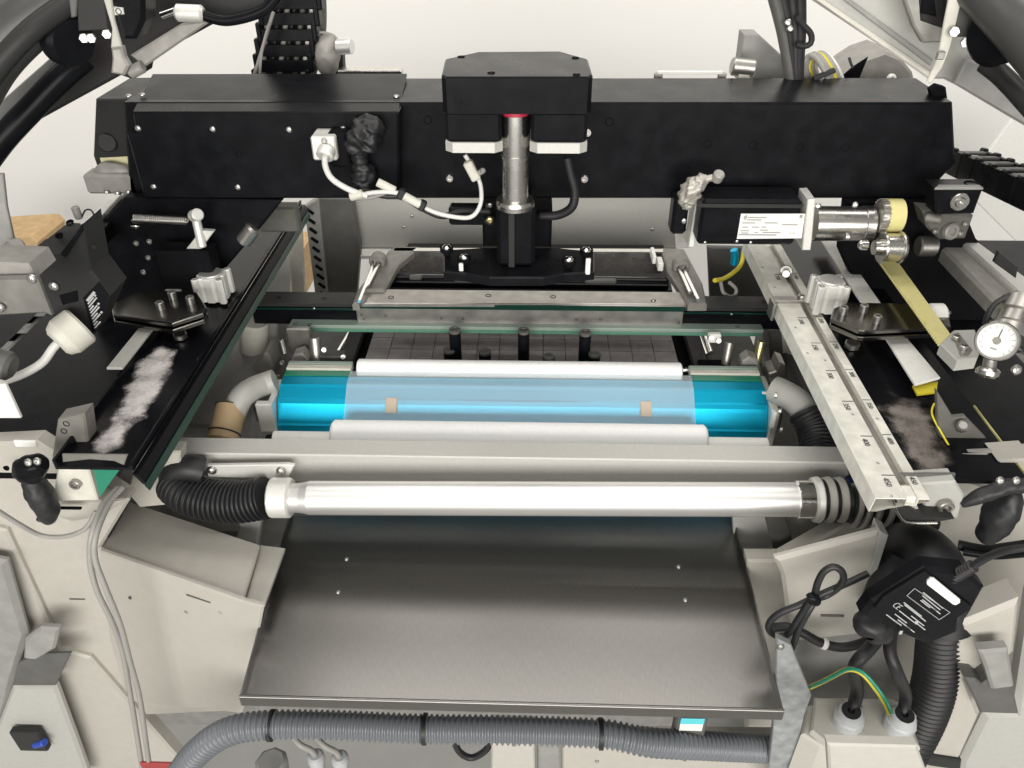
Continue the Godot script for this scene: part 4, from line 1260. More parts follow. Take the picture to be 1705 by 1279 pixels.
func left_side() -> void:
	var r := thing("stencil_rail", "black stencil rail with green inner edge running back along the left of the machine", "rail", Vector3(-0.44, -0.03, -0.95))
	var st := S()
	along_z(st, [[-0.483, 0.008], [-0.480, 0.008], [-0.479, 0.0], [-0.408, 0.0], [-0.404, 0.003], [-0.401, 0.003], [-0.402, -0.004], [-0.483, -0.004]], -1.3, -0.6)
	part("channel", st, M.black_gloss, r)
	st = S()
	along_z(st, [[-0.402, -0.0045], [-0.396, -0.0045], [-0.390, -0.018], [-0.395, -0.018]], -1.3, -0.595)
	part("inner_web", st, M.black_gloss, r)
	st = S()
	along_z(st, [[-0.3905, -0.0145], [-0.3895, -0.0145], [-0.386, -0.0215], [-0.387, -0.0215]], -1.29, -0.59)
	part("green_edge", st, M.green_dark, r)
	st = S()
	plate(st, [Vector3(-0.468, 0.0179, -0.598), Vector3(-0.4015, 0.0184, -0.598), Vector3(-0.4091, 0.0048, -0.598), Vector3(-0.4173, 0.0102, -0.598), Vector3(-0.4412, 0.0121, -0.598), Vector3(-0.4708, 0.0076, -0.598)], Vector3(0, 0, -0.002), 0.0005)
	part("end_lip", st, M.steel_dull, r)
	st = S()
	plate(st, [Vector3(-0.452, -0.0057, -0.612), Vector3(-0.4191, -0.0067, -0.612), Vector3(-0.4576, -0.0529, -0.612)], Vector3(0, 0, -0.003), 0.0005)
	part("green_fin", st, M.green, r)
	st = S()
	film([Vector3(-0.47, 0.0006, -0.8072), Vector3(-0.4609, 0.0006, -0.8239), Vector3(-0.4392, 0.0006, -0.8106), Vector3(-0.4282, 0.0006, -0.7738), Vector3(-0.4294, 0.0006, -0.7402), Vector3(-0.4265, 0.0006, -0.7085), Vector3(-0.4283, 0.0006, -0.6862), Vector3(-0.4374, 0.0006, -0.673), Vector3(-0.4367, 0.0006, -0.65), Vector3(-0.4356, 0.0006, -0.6359), Vector3(-0.4443, 0.0006, -0.624), Vector3(-0.4552, 0.0006, -0.6257), Vector3(-0.4619, 0.0006, -0.6373), Vector3(-0.4567, 0.0006, -0.6599), Vector3(-0.4571, 0.0006, -0.6877), Vector3(-0.4662, 0.0006, -0.7274), Vector3(-0.4717, 0.0006, -0.7602), Vector3(-0.4734, 0.0006, -0.7884)], 4, 0.012, Color(0.62, 0.57, 0.56), 0.6, "ragged_film", r)  # pale film with a ragged rim on the rail floor
	r = thing("rail_end_block", "light grey square block with one sunk bolt under the near end of the left rail", "block", Vector3(-0.4816, -0.0366, -0.62))
	st = S()
	plate(st, [Vector3(-0.4881, -0.005, -0.618), Vector3(-0.4601, -0.0044, -0.618), Vector3(-0.4657, -0.064, -0.618), Vector3(-0.5161, -0.0668, -0.618), Vector3(-0.5028, -0.0353, -0.618)], Vector3(0, 0, -0.05), 0.0015)
	part("block", st, M.cream, r)
	inst("bolt", "socket", M.steel_dull, r, Vector3(-0.4807, -0.0378, -0.6175), Vector3(0, 0, 1), 0.006)
	st = S()
	plate(st, [Vector3(-0.5267, -0.0803, -0.63), Vector3(-0.4734, -0.0755, -0.63), Vector3(-0.4426, -0.073, -0.63), Vector3(-0.4773, -0.0994, -0.63), Vector3(-0.5147, -0.1096, -0.63), Vector3(-0.5323, -0.1006, -0.63)], Vector3(0, 0, -0.02), 0.002)
	part("foot", st, M.beige, r)
	st = S()
	bx(st, Vector3(-0.5132, -0.076, -0.622), Vector3(-0.4889, -0.0788, -0.618), 0.001)
	part("slot_plate", st, M.black_rough, r)

	r = thing("flat_bar", "long light grey flat bar lying along the outer side of the left rail", "flat bar", Vector3(-0.4834, 0.016, -0.856))
	st = S()
	plate(st, [Vector3(-0.4952, 0.016, -0.7571), Vector3(-0.4769, 0.016, -0.7575), Vector3(-0.476, 0.016, -0.8607), Vector3(-0.4809, 0.016, -1.0334), Vector3(-0.4893, 0.016, -1.2289), Vector3(-0.5109, 0.016, -1.2336), Vector3(-0.5054, 0.016, -1.0329), Vector3(-0.4944, 0.016, -0.8603)], Vector3(0, -0.003, 0), 0.0006)
	part("bar", st, M.grey_paint, r)
	st = S()
	bx(st, Vector3(-0.5015, 0.006, -0.7693), Vector3(-0.4839, 0.012, -0.771), 0.001)
	part("end_catch", st, M.black, r)

	r = thing("side_plate", "tall black plate with bolts beneath the left end of the gantry", "plate", Vector3(-0.5248, 0.0468, -1))
	st = S()
	plate(st, [Vector3(-0.6442, 0.0457, -1), Vector3(-0.5488, 0.1259, -1), Vector3(-0.3341, 0.1241, -1), Vector3(-0.3644, 0.0913, -1), Vector3(-0.4831, -0.029, -1), Vector3(-0.5647, -0.0705, -1), Vector3(-0.6553, -0.0716, -1)], Vector3(0, 0, -0.02), 0.003)
	part("plate", st, M.black, r)
	each("bolt", "socket", M.screw, r, [Vector3(-0.5477, 0.0614, -0.9995), Vector3(-0.5284, 0.0643, -0.9995), Vector3(-0.5367, 0.0396, -0.9995), Vector3(-0.5497, 0.017, -0.9995)], Vector3(0, 0, 1), 0.0042)
	st = S()
	bx(st, Vector3(-0.503, -0.0112, -0.985), Vector3(-0.43, 0.0717, -0.95), 0.003)
	part("black_block", st, M.black_rough, r)
	st = S()
	plate(st, [Vector3(-0.4815, 0.0513, -0.96), Vector3(-0.4601, 0.0515, -0.96), Vector3(-0.4191, 0.0964, -0.96), Vector3(-0.4363, 0.0979, -0.96)], Vector3(0, 0, -0.008), 0.001)
	part("pale_tab", st, M.alu_matte, r)
	r = thing("tension_spring", "steel tension spring stretched to a pale post under the gantry beam", "spring", Vector3(-0.4887, 0.1084, -0.97))
	st = S()
	coil(st, Vector3(-0.5268, 0.1098, -0.97), Vector3(-0.4554, 0.107, -0.97), 0.0052, 26, 0.0013)
	part("coil", st, M.steel, r)
	st = S()
	cyl(st, Vector3(-0.4372, 0.0762, -0.955), Vector3(-0.4407, 0.1176, -0.965), 0.0058, 0.0015)
	part("post", st, M.alu_matte, r)
	st = S()
	cyl(st, Vector3(-0.4439, 0.1155, -0.966), Vector3(-0.432, 0.1228, -0.955), 0.008, 0.0015)
	part("post_head", st, M.alu_matte, r)
	inst("eyelet", "dome", M.steel, r, Vector3(-0.5264, 0.0996, -0.97), Vector3(0, -1, 0.5), 0.007)
	st = S()
	cyl(st, Vector3(-0.3998, 0.0626, -1), Vector3(-0.3786, 0.0859, -1), 0.011, 0.003)
	single("grey_stop", st, M.steel_dull, "small grey round stop between the flat bar and the left rail", "stop")
	st = S()
	bx(st, Vector3(-0.4167, 0.0327, -1.12), Vector3(-0.3498, 0.0725, -1.1), 0.003)
	single("rail_shield", st, M.cast_dark, "folded grey metal shield under the gantry at the far end of the left rail", "shield")

	fluted(Vector3(-0.4333, 0.004, -0.9516), 0.043, 0.035, "fluted_cylinder", "fluted aluminium pneumatic cylinder standing on the left stencil rail")
	bracket("steel_bracket", "polished steel bracket plate with three bolts reaching over the left rail", [Vector3(-0.5366, 0.035, -0.8738), Vector3(-0.5109, 0.035, -0.913), Vector3(-0.4373, 0.035, -0.9079), Vector3(-0.4105, 0.035, -0.8671), Vector3(-0.4099, 0.035, -0.852), Vector3(-0.4395, 0.035, -0.8264), Vector3(-0.5215, 0.035, -0.8466)], [Vector3(-0.4673, 0.035, -0.8629), Vector3(-0.4621, 0.035, -0.8896), Vector3(-0.4342, 0.035, -0.8775)])
	r = thing("clamp_nut", "rough bright nut on the left rail just below the steel bracket", "nut", Vector3(-0.4455, 0.002, -0.8505))
	inst("nut", "hex", M.screw, r, Vector3(-0.4444, 0.002, -0.8476), Vector3.UP, 0.009)

	# valve block
	r = thing("valve_block", "black valve block with white printed label and chamfered top at the far left", "valve", Vector3(-0.5382, 0.1046, -0.8))
	st = S()
	plate(st, [Vector3(-0.5572, 0.1467, -0.78), Vector3(-0.5155, 0.1492, -0.78), Vector3(-0.4815, 0.1847, -0.78), Vector3(-0.4891, 0.1291, -0.78), Vector3(-0.4767, 0.0982, -0.78), Vector3(-0.5153, 0.0427, -0.78), Vector3(-0.5535, 0.0691, -0.78)], Vector3(0, 0, -0.045), 0.003)
	part("body", st, M.charcoal, r)
	st = S()
	plate(st, [Vector3(-0.5576, 0.1469, -0.781), Vector3(-0.5175, 0.1487, -0.781), Vector3(-0.4834, 0.1843, -0.781), Vector3(-0.5119, 0.1685, -0.83), Vector3(-0.5257, 0.1727, -0.83)], Vector3(0, -0.004, -0.001), 0.001)
	part("top", st, M.charcoal, r)
	each("top_hole", "hole", M.black_rough, r, [Vector3(-0.5377, 0.1505, -0.789), Vector3(-0.5236, 0.1628, -0.8), Vector3(-0.5222, 0.1676, -0.825)], Vector3(0, 1, 0.4), 0.004)
	st = S()
	plate(st, [Vector3(-0.5148, 0.1512, -0.776), Vector3(-0.4797, 0.1865, -0.776), Vector3(-0.4817, 0.1782, -0.776), Vector3(-0.5103, 0.1469, -0.776)], Vector3(0, 0, -0.004), 0.001)
	part("ledge", st, M.black, r)
	each("bolt", "dome", M.screw, r, [Vector3(-0.5362, 0.1103, -0.779)], Vector3(0, 0, 1), 0.006)
	st = S()
	plate(st, [Vector3(-0.5345, 0.0989, -0.779), Vector3(-0.5118, 0.1053, -0.779), Vector3(-0.5149, 0.0914, -0.779), Vector3(-0.5345, 0.0865, -0.779)], Vector3(0, 0, -0.001), 0.0003)
	part("recess", st, M.black_rough, r)
	st = S()
	plate(st, [Vector3(-0.5072, 0.0967, -0.778), Vector3(-0.4832, 0.1167, -0.778), Vector3(-0.4764, 0.0986, -0.778), Vector3(-0.5115, 0.0473, -0.778)], Vector3(0, 0, -0.001), 0.0003)
	var lb := part("label", st, M.black, r)
	st = S()
	var d: Vector3 = (Vector3(-0.4856, 0.112, -0.777) - Vector3(-0.505, 0.0934, -0.777)).normalized()
	var dd: Vector3 = (Vector3(-0.5069, 0.0561, -0.777) - Vector3(-0.5048, 0.0918, -0.777)) / 9.0
	for i in 10:
		var ln: float = [0.017, 0.013, 0.018, 0.009, 0.015, 0.018, 0.012, 0.016, 0.008, 0.013][i]
		box(st, Vector3(-0.5046, 0.0926, -0.777) + dd * (i + 0.2) + d * (0.002 + ln * 0.5), Vector3(ln, 0.0016 if i else 0.003, 0.0003), 0.0001, Basis(Vector3(0, 0, 1), atan2(d.y, d.x)))
		if i % 3 == 1:
			box(st, Vector3(-0.5046, 0.0926, -0.777) + dd * (i + 0.2) + d * (ln + 0.005), Vector3(0.003, 0.0022, 0.0003), 0.0001, Basis(Vector3(0, 0, 1), atan2(d.y, d.x)))
	part("lettering", st, M.print_white, lb)
	st = S()
	lathe(st, Vector3(-0.5143, 0.0667, -0.77), Vector3(-0.5365, 0.0545, -0.745) - Vector3(-0.5143, 0.0667, -0.77), [[0, 0.0], [0, 0.021], [0.003, 0.0235], [0.022, 0.0235], [0.031, 0.019], [0.034, 0.014], [0.034, 0.008], [0.024, 0.007], [0.024, 0.0]], 40, false)
	var gl := part("cable_gland", st, M.cream, r)
	st = S()
	lathe(st, Vector3(-0.5341, 0.0558, -0.748), Vector3(-0.5365, 0.0545, -0.745) - Vector3(-0.5143, 0.0667, -0.77), [[-0.004, 0.0128], [0.0026, 0.0126], [0.0026, 0.006], [-0.004, 0.006]], 30)
	part("seal", st, M.rubber, gl)
	st = S()
	wire(st, [Vector3(-0.5294, 0.0594, -0.745), Vector3(-0.5373, 0.0528, -0.74), Vector3(-0.547, 0.0415, -0.73), Vector3(-0.5604, 0.035, -0.72), Vector3(-0.5799, 0.0302, -0.71), Vector3(-0.6038, 0.0303, -0.7)], 0.0048, 14)
	single("grey_cable", st, M.cable_white, "thick pale grey cable leaving the white gland of the valve block", "cable")

	r = thing("linear_slide", "silver linear slide rail above the black plate at the far left", "slide", Vector3(-0.5574, 0.1296, -0.95))
	st = S()
	plate(st, [Vector3(-0.6007, 0.1, -0.9617), Vector3(-0.6054, 0.1, -1.0636), Vector3(-0.5944, 0.1, -1.082), Vector3(-0.5819, 0.1, -0.9525)], Vector3(0, -0.006, 0), 0.001)
	part("rail", st, M.alu, r)
	st = S()
	plate(st, [Vector3(-0.5888, 0.093, -0.9643), Vector3(-0.6023, 0.093, -1.0997), Vector3(-0.5775, 0.093, -1.1002), Vector3(-0.5718, 0.093, -0.9346)], Vector3(0, -0.02, 0), 0.002)
	part("base", st, M.black, r)
	st = S()
	cyl(st, Vector3(-0.5314, 0.1569, -0.86), Vector3(-0.5323, 0.1717, -0.86), 0.0045)
	part("pin", st, M.cast, r)
	st = S()
	wire(st, [Vector3(-0.528, 0.1584, -0.86), Vector3(-0.5209, 0.1674, -0.86), Vector3(-0.5138, 0.1675, -0.86), Vector3(-0.5128, 0.1615, -0.86)], 0.001, 6)
	part("wire_clip", st, M.rubber, r)
	# things at the very edge
	r = thing("motor_mount", "brushed grey metal motor mount at the left edge of the picture", "motor mount", Vector3(-0.4841, 0.1722, -0.66))
	st = S()
	plate(st, [Vector3(-0.5368, 0.1715, -0.68), Vector3(-0.4825, 0.1734, -0.68), Vector3(-0.4826, 0.1296, -0.68), Vector3(-0.4882, 0.133, -0.68), Vector3(-0.5538, 0.128, -0.68)], Vector3(0, 0, -0.006), 0.002)
	part("front", st, M.steel_dull, r)
	st = S()
	plate(st, [Vector3(-0.5374, 0.1847, -0.69), Vector3(-0.4929, 0.1825, -0.69), Vector3(-0.4899, 0.1675, -0.69), Vector3(-0.5449, 0.1656, -0.69)], Vector3(0, 0, -0.04), 0.002)
	part("top", st, M.cast, r)
	each("bolt", "dome", M.screw, r, [Vector3(-0.4857, 0.1731, -0.678), Vector3(-0.5295, 0.1405, -0.678)], Vector3(0, 0, 1), 0.005)
	r = thing("hood_pillar", "narrow grey pillar of the hood at the left edge", "pillar", Vector3(-0.6, 0.1268, -0.8))
	st = S()
	plate(st, [Vector3(-0.5746, 0.2397, -0.78), Vector3(-0.5468, 0.2399, -0.78), Vector3(-0.5565, 0.2038, -0.78), Vector3(-0.5628, 0.1659, -0.78), Vector3(-0.5653, 0.1371, -0.78), Vector3(-0.6155, 0.1366, -0.78)], Vector3(0, 0, -0.004), 0.001)
	part("post", st, M.grey, r)
	st = S()
	cyl(st, Vector3(-0.5697, 0.154, -0.775), Vector3(-0.5501, 0.1674, -0.765), 0.009, 0.002)
	part("clip", st, M.steel_dull, r)
	st = S()
	plate(st, [Vector3(-0.5708, 0.055, -0.66), Vector3(-0.5451, 0.0592, -0.66), Vector3(-0.5449, 0.0145, -0.66), Vector3(-0.587, 0.0138, -0.66)], Vector3(0, 0, -0.004), 0.001)
	single("white_flap", st, M.white, "white triangular flap at the left edge below the grey cable", "flap")
	st = S()
	cyl(st, Vector3(-0.5847, 0.0622, -0.7), Vector3(-0.5604, 0.0533, -0.7), 0.016, 0.004)
	single("round_coupling", st, M.grey_dark, "dark round coupling at the left edge beside the grey cable", "coupling")

# ---------------------------------------------------------------- right rail, ruler, drive
func right_side() -> void:
	var r := thing("ruler_rail", "long white slotted rail printed with millimetre marks on the right", "ruler", Vector3(0.36, -0.02, -0.86))
	var st := S()
	along_z(st, [[0.3325, -0.018], [0.3345, 0.0], [0.365, 0.0], [0.365, -0.008], [0.3755, -0.008], [0.3755, 0.0], [0.3865, 0.0], [0.3865, -0.004], [0.35, -0.014], [0.34, -0.018]], -1.16, -0.572)
	part("scale", st, M.ruler, r)
	st = S()
	bx(st, Vector3(0.3652, -0.0079, -1.15), Vector3(0.3753, -0.0062, -0.6), 0.0003)
	part("slot_insert", st, M.steel_dull, r)
	st = S()
	bx(st, Vector3(0.3652, -0.0079, -0.592), Vector3(0.3753, -0.0005, -0.575), 0.0006)
	part("slot_plug", st, M.ruler, r)
	var marks := [Vector3(0.3783, 0.0003, -1.0417), Vector3(0.3598, 0.0003, -0.9173), Vector3(0.3606, 0.0003, -0.8546), Vector3(0.3613, 0.0003, -0.7926), Vector3(0.3586, 0.0003, -0.7308), Vector3(0.3564, 0.0003, -0.6681), Vector3(0.3533, 0.0003, -0.6059)]
	for i in marks.size():
		var z: float = marks[i].z
		st = S()
		bx(st, Vector3(0.352, 0.0, z - 0.0006), Vector3(0.3648, 0.0003, z + 0.0006), 0.0001)
		part("tick", st, M.ink, r)
		st = S()
		bx(st, Vector3(0.3758, 0.0, z - 0.0036), Vector3(0.3855, 0.0003, z - 0.0026), 0.0001)
		part("tick", st, M.ink, r)
		text("lettering", str(150 + i * 50), M.ink, r, Vector3(0.354, 0.0002, z + 0.011), Vector3(0, 0, 1), Vector3(1, 0, 0), 0.0056)
		text("lettering", str(150 + i * 50), M.ink, r, Vector3(0.3805, 0.0002, z + 0.008), Vector3(0, 0, 1), Vector3(1, 0, 0), 0.005)
	st = S()
	for p in [Vector3(0.3402, 0.0004, -1.0638), Vector3(0.3427, 0.0004, -1.0022), Vector3(0.3429, 0.0004, -0.8921), Vector3(0.3412, 0.0004, -0.8304), Vector3(0.366, 0.0004, -0.8228), Vector3(0.3578, 0.0004, -0.8146), Vector3(0.3559, 0.0004, -0.706), Vector3(0.3803, 0.0004, -0.6989), Vector3(0.3549, 0.0004, -0.6241)]:
		box(st, p, Vector3(0.0022, 0.0004, 0.0034), 0.0001, Basis(Vector3.UP, 0.6))
	part("worn_marking", st, M.ink_grey, r).set_meta("kind", "stuff")
	st = S()
	cyl(st, Vector3(0.3722, -0.004, -1.0519), Vector3(0.3583, 0.016, -1.0125), 0.006, 0.001)
	part("slot_bolt", st, M.screw, r)
	st = S()
	cyl(st, Vector3(0.3728, -0.002, -1.0557), Vector3(0.37, 0.002, -1.0477), 0.009, 0.001)
	part("washer", st, M.steel, r)
	r = thing("ruler_slider", "grey metal slider clip clamped round the white ruler rail", "slider", Vector3(0.36, 0.002, -0.96))
	st = S()
	bx(st, Vector3(0.329, 0.0004, -0.968), Vector3(0.388, 0.005, -0.955), 0.001)
	part("top", st, M.steel_dull, r)
	st = S()
	bx(st, Vector3(0.327, -0.022, -0.968), Vector3(0.331, 0.005, -0.945), 0.001)
	part("left_jaw", st, M.steel_dull, r)
	inst("screw", "socket", M.screw, r, Vector3(0.368, 0.005, -0.9615), Vector3.UP, 0.0055)

	# black rail right of the ruler
	r = thing("stencil_rail", "black stencil rail with brown residue lying right of the white ruler rail", "rail", Vector3(0.44, -0.03, -0.9))
	st = S()
	bx(st, Vector3(0.389, -0.014, -1.25), Vector3(0.505, -0.01, -0.61), 0.001)
	part("channel", st, M.black_gloss, r)
	st = S()
	along_z(st, [[0.5055, -0.0135], [0.5072, -0.0135], [0.5072, -0.0095], [0.506, -0.0095]], -0.74, -0.62)
	part("yellow_edge", st, M.belt, r)
	st = S()
	film([Vector3(0.4008, -0.0088, -0.7258), Vector3(0.4224, -0.0088, -0.7517), Vector3(0.4445, -0.0088, -0.7451), Vector3(0.4463, -0.0088, -0.7091), Vector3(0.4378, -0.0088, -0.657), Vector3(0.4314, -0.0088, -0.6356), Vector3(0.4136, -0.0088, -0.6221), Vector3(0.4024, -0.0088, -0.6274), Vector3(0.3991, -0.0088, -0.6542), Vector3(0.4003, -0.0088, -0.6952)], 6, 0.02, Color(0.2, 0.172, 0.155), 0.6, "ragged_film", r)
	st = S()
	plate(st, [Vector3(0.3703, 0.0022, -0.605), Vector3(0.4243, 0.0033, -0.605), Vector3(0.4256, -0.0046, -0.605), Vector3(0.3857, -0.0103, -0.605)], Vector3(0, 0, -0.003), 0.001)
	part("end_lip", st, M.grey_dark, r)
	r = thing("rail_end_block", "pale square block with sunk bolt at the near end of the right rail", "block", Vector3(0.4178, -0.0246, -0.6))
	st = S()
	plate(st, [Vector3(0.3851, -0.0012, -0.595), Vector3(0.4202, 0.0027, -0.595), Vector3(0.435, -0.0162, -0.595), Vector3(0.4385, -0.0477, -0.595), Vector3(0.4077, -0.0501, -0.595)], Vector3(0, 0, -0.02), 0.002)
	part("block", st, M.grey_paint, r)
	inst("bolt", "socket", M.steel_dull, r, Vector3(0.4176, -0.0276, -0.5945), Vector3(0, 0, 1), 0.008)
	st = S()
	plate(st, [Vector3(0.3565, -0.0086, -0.585), Vector3(0.3774, -0.0081, -0.585), Vector3(0.3883, -0.0257, -0.585), Vector3(0.3729, -0.0343, -0.585)], Vector3(0, 0, -0.02), 0.001)
	part("clear_stop", st, M.hose_light, r)
	st = S()
	wire(st, [Vector3(0.3504, 0.0006, -0.575), Vector3(0.3638, -0.0231, -0.575), Vector3(0.3763, -0.0343, -0.575), Vector3(0.4046, -0.0345, -0.575)], 0.0015, 8)
	part("bright_edge", st, M.steel, r)
	st = S()
	plate(st, [Vector3(0.3546, -0.0068, -0.578), Vector3(0.3673, -0.0276, -0.578), Vector3(0.3794, -0.0372, -0.578), Vector3(0.4076, -0.0366, -0.578), Vector3(0.4225, -0.0313, -0.578), Vector3(0.3928, -0.0303, -0.578), Vector3(0.3644, -0.013, -0.578)], Vector3(0, 0, -0.03), 0.001)
	part("tray_edge", st, M.charcoal, r)

	r = thing("flat_bar", "long white flat bar running beside the right rail under the steel bracket", "flat bar", Vector3(0.4588, 0.02, -0.9644))
	st = S()
	plate(st, [Vector3(0.4449, 0.012, -1.1563), Vector3(0.4682, 0.012, -1.1568), Vector3(0.4654, 0.012, -0.9407), Vector3(0.4658, 0.012, -0.8593), Vector3(0.4718, 0.012, -0.7641), Vector3(0.4373, 0.012, -0.7489), Vector3(0.4406, 0.012, -0.8574), Vector3(0.4399, 0.012, -0.9401)], Vector3(0, -0.003, 0), 0.0006)
	part("bar", st, M.white, r)
	st = S()
	plate(st, [Vector3(0.44, 0.005, -0.7577), Vector3(0.4724, 0.005, -0.7669), Vector3(0.4621, 0.005, -0.7452), Vector3(0.4385, 0.005, -0.74)], Vector3(0, -0.003, 0), 0.0006)
	part("yellow_tape", st, M.yellow, r)

	fluted(Vector3(0.392, 0.004, -0.9387), 0.043, 0.04, "fluted_cylinder", "fluted aluminium pneumatic cylinder standing right of the white ruler rail")
	bracket("steel_bracket", "polished steel bracket plate with three bolts reaching under the yellow belt", [Vector3(0.3691, 0.035, -0.8564), Vector3(0.3805, 0.035, -0.8821), Vector3(0.4036, 0.035, -0.898), Vector3(0.5267, 0.035, -0.8959), Vector3(0.5087, 0.035, -0.8393), Vector3(0.401, 0.035, -0.8272), Vector3(0.3943, 0.035, -0.8284)], [Vector3(0.3876, 0.035, -0.8687), Vector3(0.4144, 0.035, -0.8737), Vector3(0.4216, 0.035, -0.8474)])
	r = thing("clamp_nut", "rough nut on the right rail below the steel bracket", "nut", Vector3(0.4077, -0.008, -0.8646))
	inst("nut", "hex", M.steel_dull, r, Vector3(0.4066, -0.009, -0.8604), Vector3.UP, 0.01)
	st = S()
	cyl(st, Vector3(0.4965, 0.03, -0.8751), Vector3(0.5167, 0.03, -0.8756), 0.015, 0.003)
	single("white_roller", st, M.white, "short white roller behind the yellow belt", "roller")

	# drive motor
	r = thing("drive_motor", "black drive motor with white rating plate and silver gearbox below the beam", "motor", Vector3(0.3219, 0.1118, -0.97))
	st = S()
	bx(st, Vector3(0.2167, 0.081, -0.965) + Vector3(0, 0, -0.05), Vector3(0.3433, 0.1434, -0.965), 0.004)
	part("body", st, M.black, r)
	st = S()
	bx(st, Vector3(0.2098, 0.1337, -0.9645), Vector3(0.3437, 0.1386, -0.963), 0.0006)
	part("ridge", st, M.charcoal, r)
	each("screw", "dome", M.screw, r, [Vector3(0.2683, 0.0869, -0.9645), Vector3(0.2865, 0.0853, -0.9645), Vector3(0.2271, 0.0848, -0.9645)], Vector3(0, 0, 1), 0.0022)
	st = S()
	plate(st, [Vector3(0.2672, 0.1256, -0.9635), Vector3(0.3487, 0.1263, -0.9635), Vector3(0.3511, 0.0923, -0.9635), Vector3(0.2674, 0.0907, -0.9635)], Vector3(0, 0, -0.0008), 0.0002)
	var pl := part("rating_plate", st, M.white, r)
	text("lettering", "d", M.ink, pl, Vector3(0.2733, 0.1209, -0.9632), Vector3.RIGHT, Vector3.UP, 0.0055)
	st = S()
	for q in [[1246, 1277, 362], [1246, 1270, 366], [1238, 1260, 371], [1276, 1298, 371], [1240, 1250, 378], [1256, 1268, 378], [1272, 1280, 378], [1306, 1332, 374], [1238, 1252, 384], [1270, 1284, 383], [1236, 1300, 391], [1240, 1252, 388], [1262, 1268, 387], [1276, 1306, 387], [1322, 1324, 388], [1327, 1330, 388]]:
		var pa := Vector3(0.2672, 0.1257, -0.9633).lerp(Vector3(0.3486, 0.1264, -0.9633), (q[0] - 1234) / 107.0)
		var pb := Vector3(0.2672, 0.1257, -0.9633).lerp(Vector3(0.3486, 0.1264, -0.9633), (q[1] - 1234) / 107.0)
		var dy: float = (q[2] - 356) / 41.0 * (Vector3(0.2672, 0.1257, -0.9633).y - Vector3(0.2727, 0.0917, -0.9633).y)
		bx(st, pa - Vector3(0, dy + 0.0006, 0), pb - Vector3(0, dy - 0.0006, -0.0003), 0.0001)
	part("lettering", st, M.ink_grey, pl)
	st = S()
	bx(st, Vector3(0.3422, 0.1206, -0.9633), Vector3(0.3458, 0.1249, -0.963), 0.0001)
	part("logo_square", st, M.ink_grey, pl)
	st = S()
	plate(st, [Vector3(0.3466, 0.1462, -0.96), Vector3(0.3562, 0.1471, -0.96), Vector3(0.3638, 0.0898, -0.96), Vector3(0.365, 0.077, -0.96), Vector3(0.3541, 0.0769, -0.96), Vector3(0.3528, 0.0872, -0.96)], Vector3(0, 0, -0.04), 0.001)
	part("flange", st, M.alu_matte, r)
	st = S()
	lathe(st, Vector3(0.3694, 0.104, -0.985), Vector3.RIGHT, [[0, 0], [0, 0.0225], [0.062, 0.0225], [0.063, 0.0235], [0.074, 0.0235], [0.076, 0.0225], [0.076, 0]], 40)
	part("gearbox", st, M.steel, r)
	each("screw", "dome", M.screw, r, [Vector3(0.3618, 0.1375, -0.962), Vector3(0.4081, 0.1395, -0.962), Vector3(0.4094, 0.096, -0.962)], Vector3(0, 0.3, 1), 0.004)

	r = thing("drive_pulley", "upper toothed pulley wrapped by the yellow belt beside the silver gearbox", "pulley", Vector3(0.4575, 0.1228, -0.97))
	st = S()
	lathe(st, Vector3(0.4463, 0.1198, -0.975), Vector3.RIGHT, [[0, 0], [0, 0.019], [0.008, 0.0195], [0.008, 0.0]], 36)
	part("toothed_wheel", st, M.steel_dull, r)
	st = S()
	lathe(st, Vector3(0.4539, 0.1198, -0.975), Vector3.RIGHT, [[0, 0], [0, 0.0215], [0.02, 0.0215], [0.02, 0]], 36)
	part("belt_wrap", st, M.belt, r)
	st = S()
	for k in 24:
		var dv := Vector3(0, cos(TAU * k / 24.0), sin(TAU * k / 24.0))
		box(st, Vector3(0.4509, 0.1198, -0.975) + dv * 0.0202, Vector3(0.009, 0.0028, 0.0022), 0.0004, Basis(Vector3.RIGHT, TAU * k / 24.0))
	part("teeth", st, M.steel_dull, r)
	r = thing("idler_pulley", "shiny steel idler pulley guiding the yellow belt downwards", "pulley", Vector3(0.4622, 0.0869, -0.95))
	st = S()
	lathe(st, Vector3(0.4384, 0.0891, -0.945), Vector3.RIGHT, [[0, 0], [0, 0.0095], [0.009, 0.01], [0.009, 0.0195], [0.011, 0.0205], [0.0125, 0.0195], [0.013, 0.018], [0.031, 0.018], [0.0315, 0.0195], [0.033, 0.0205], [0.036, 0.0195], [0.036, 0]], 48)
	part("wheel", st, M.steel, r)
	st = S()
	cyl(st, Vector3(0.4208, 0.0899, -0.95), Vector3(0.4332, 0.0892, -0.95), 0.0062, 0.002)
	part("axle_nut", st, M.chrome, r)
	r = thing("toothed_belt", "yellow toothed belt running down from the idler pulley to its clamp block", "belt", Vector3(0.4904, 0.04, -0.8955))
	var q := [Vector3(0.4711, 0.05, -0.9872), Vector3(0.4945, 0.05, -0.9877), Vector3(0.4845, 0.05, -0.7739), Vector3(0.4642, 0.05, -0.7735)]
	st = S()
	plate(st, q, Vector3(0, -0.0015, 0), 0.0003)
	part("strap", st, M.belt, r)
	st = S()
	for i in 44:
		box(st, (q[0] as Vector3).lerp(q[3], (i + 0.5) / 44.0) + Vector3(0, -0.0015, 0), Vector3(0.0036, 0.003, 0.0027), 0.0005)
	part("teeth", st, M.belt, r)
	st = S()

	r = thing("belt_clamp", "grey clamp block with two screws gripping the end of the yellow belt", "clamp", Vector3(0.4884, 0.04, -0.7695))
	st = S()
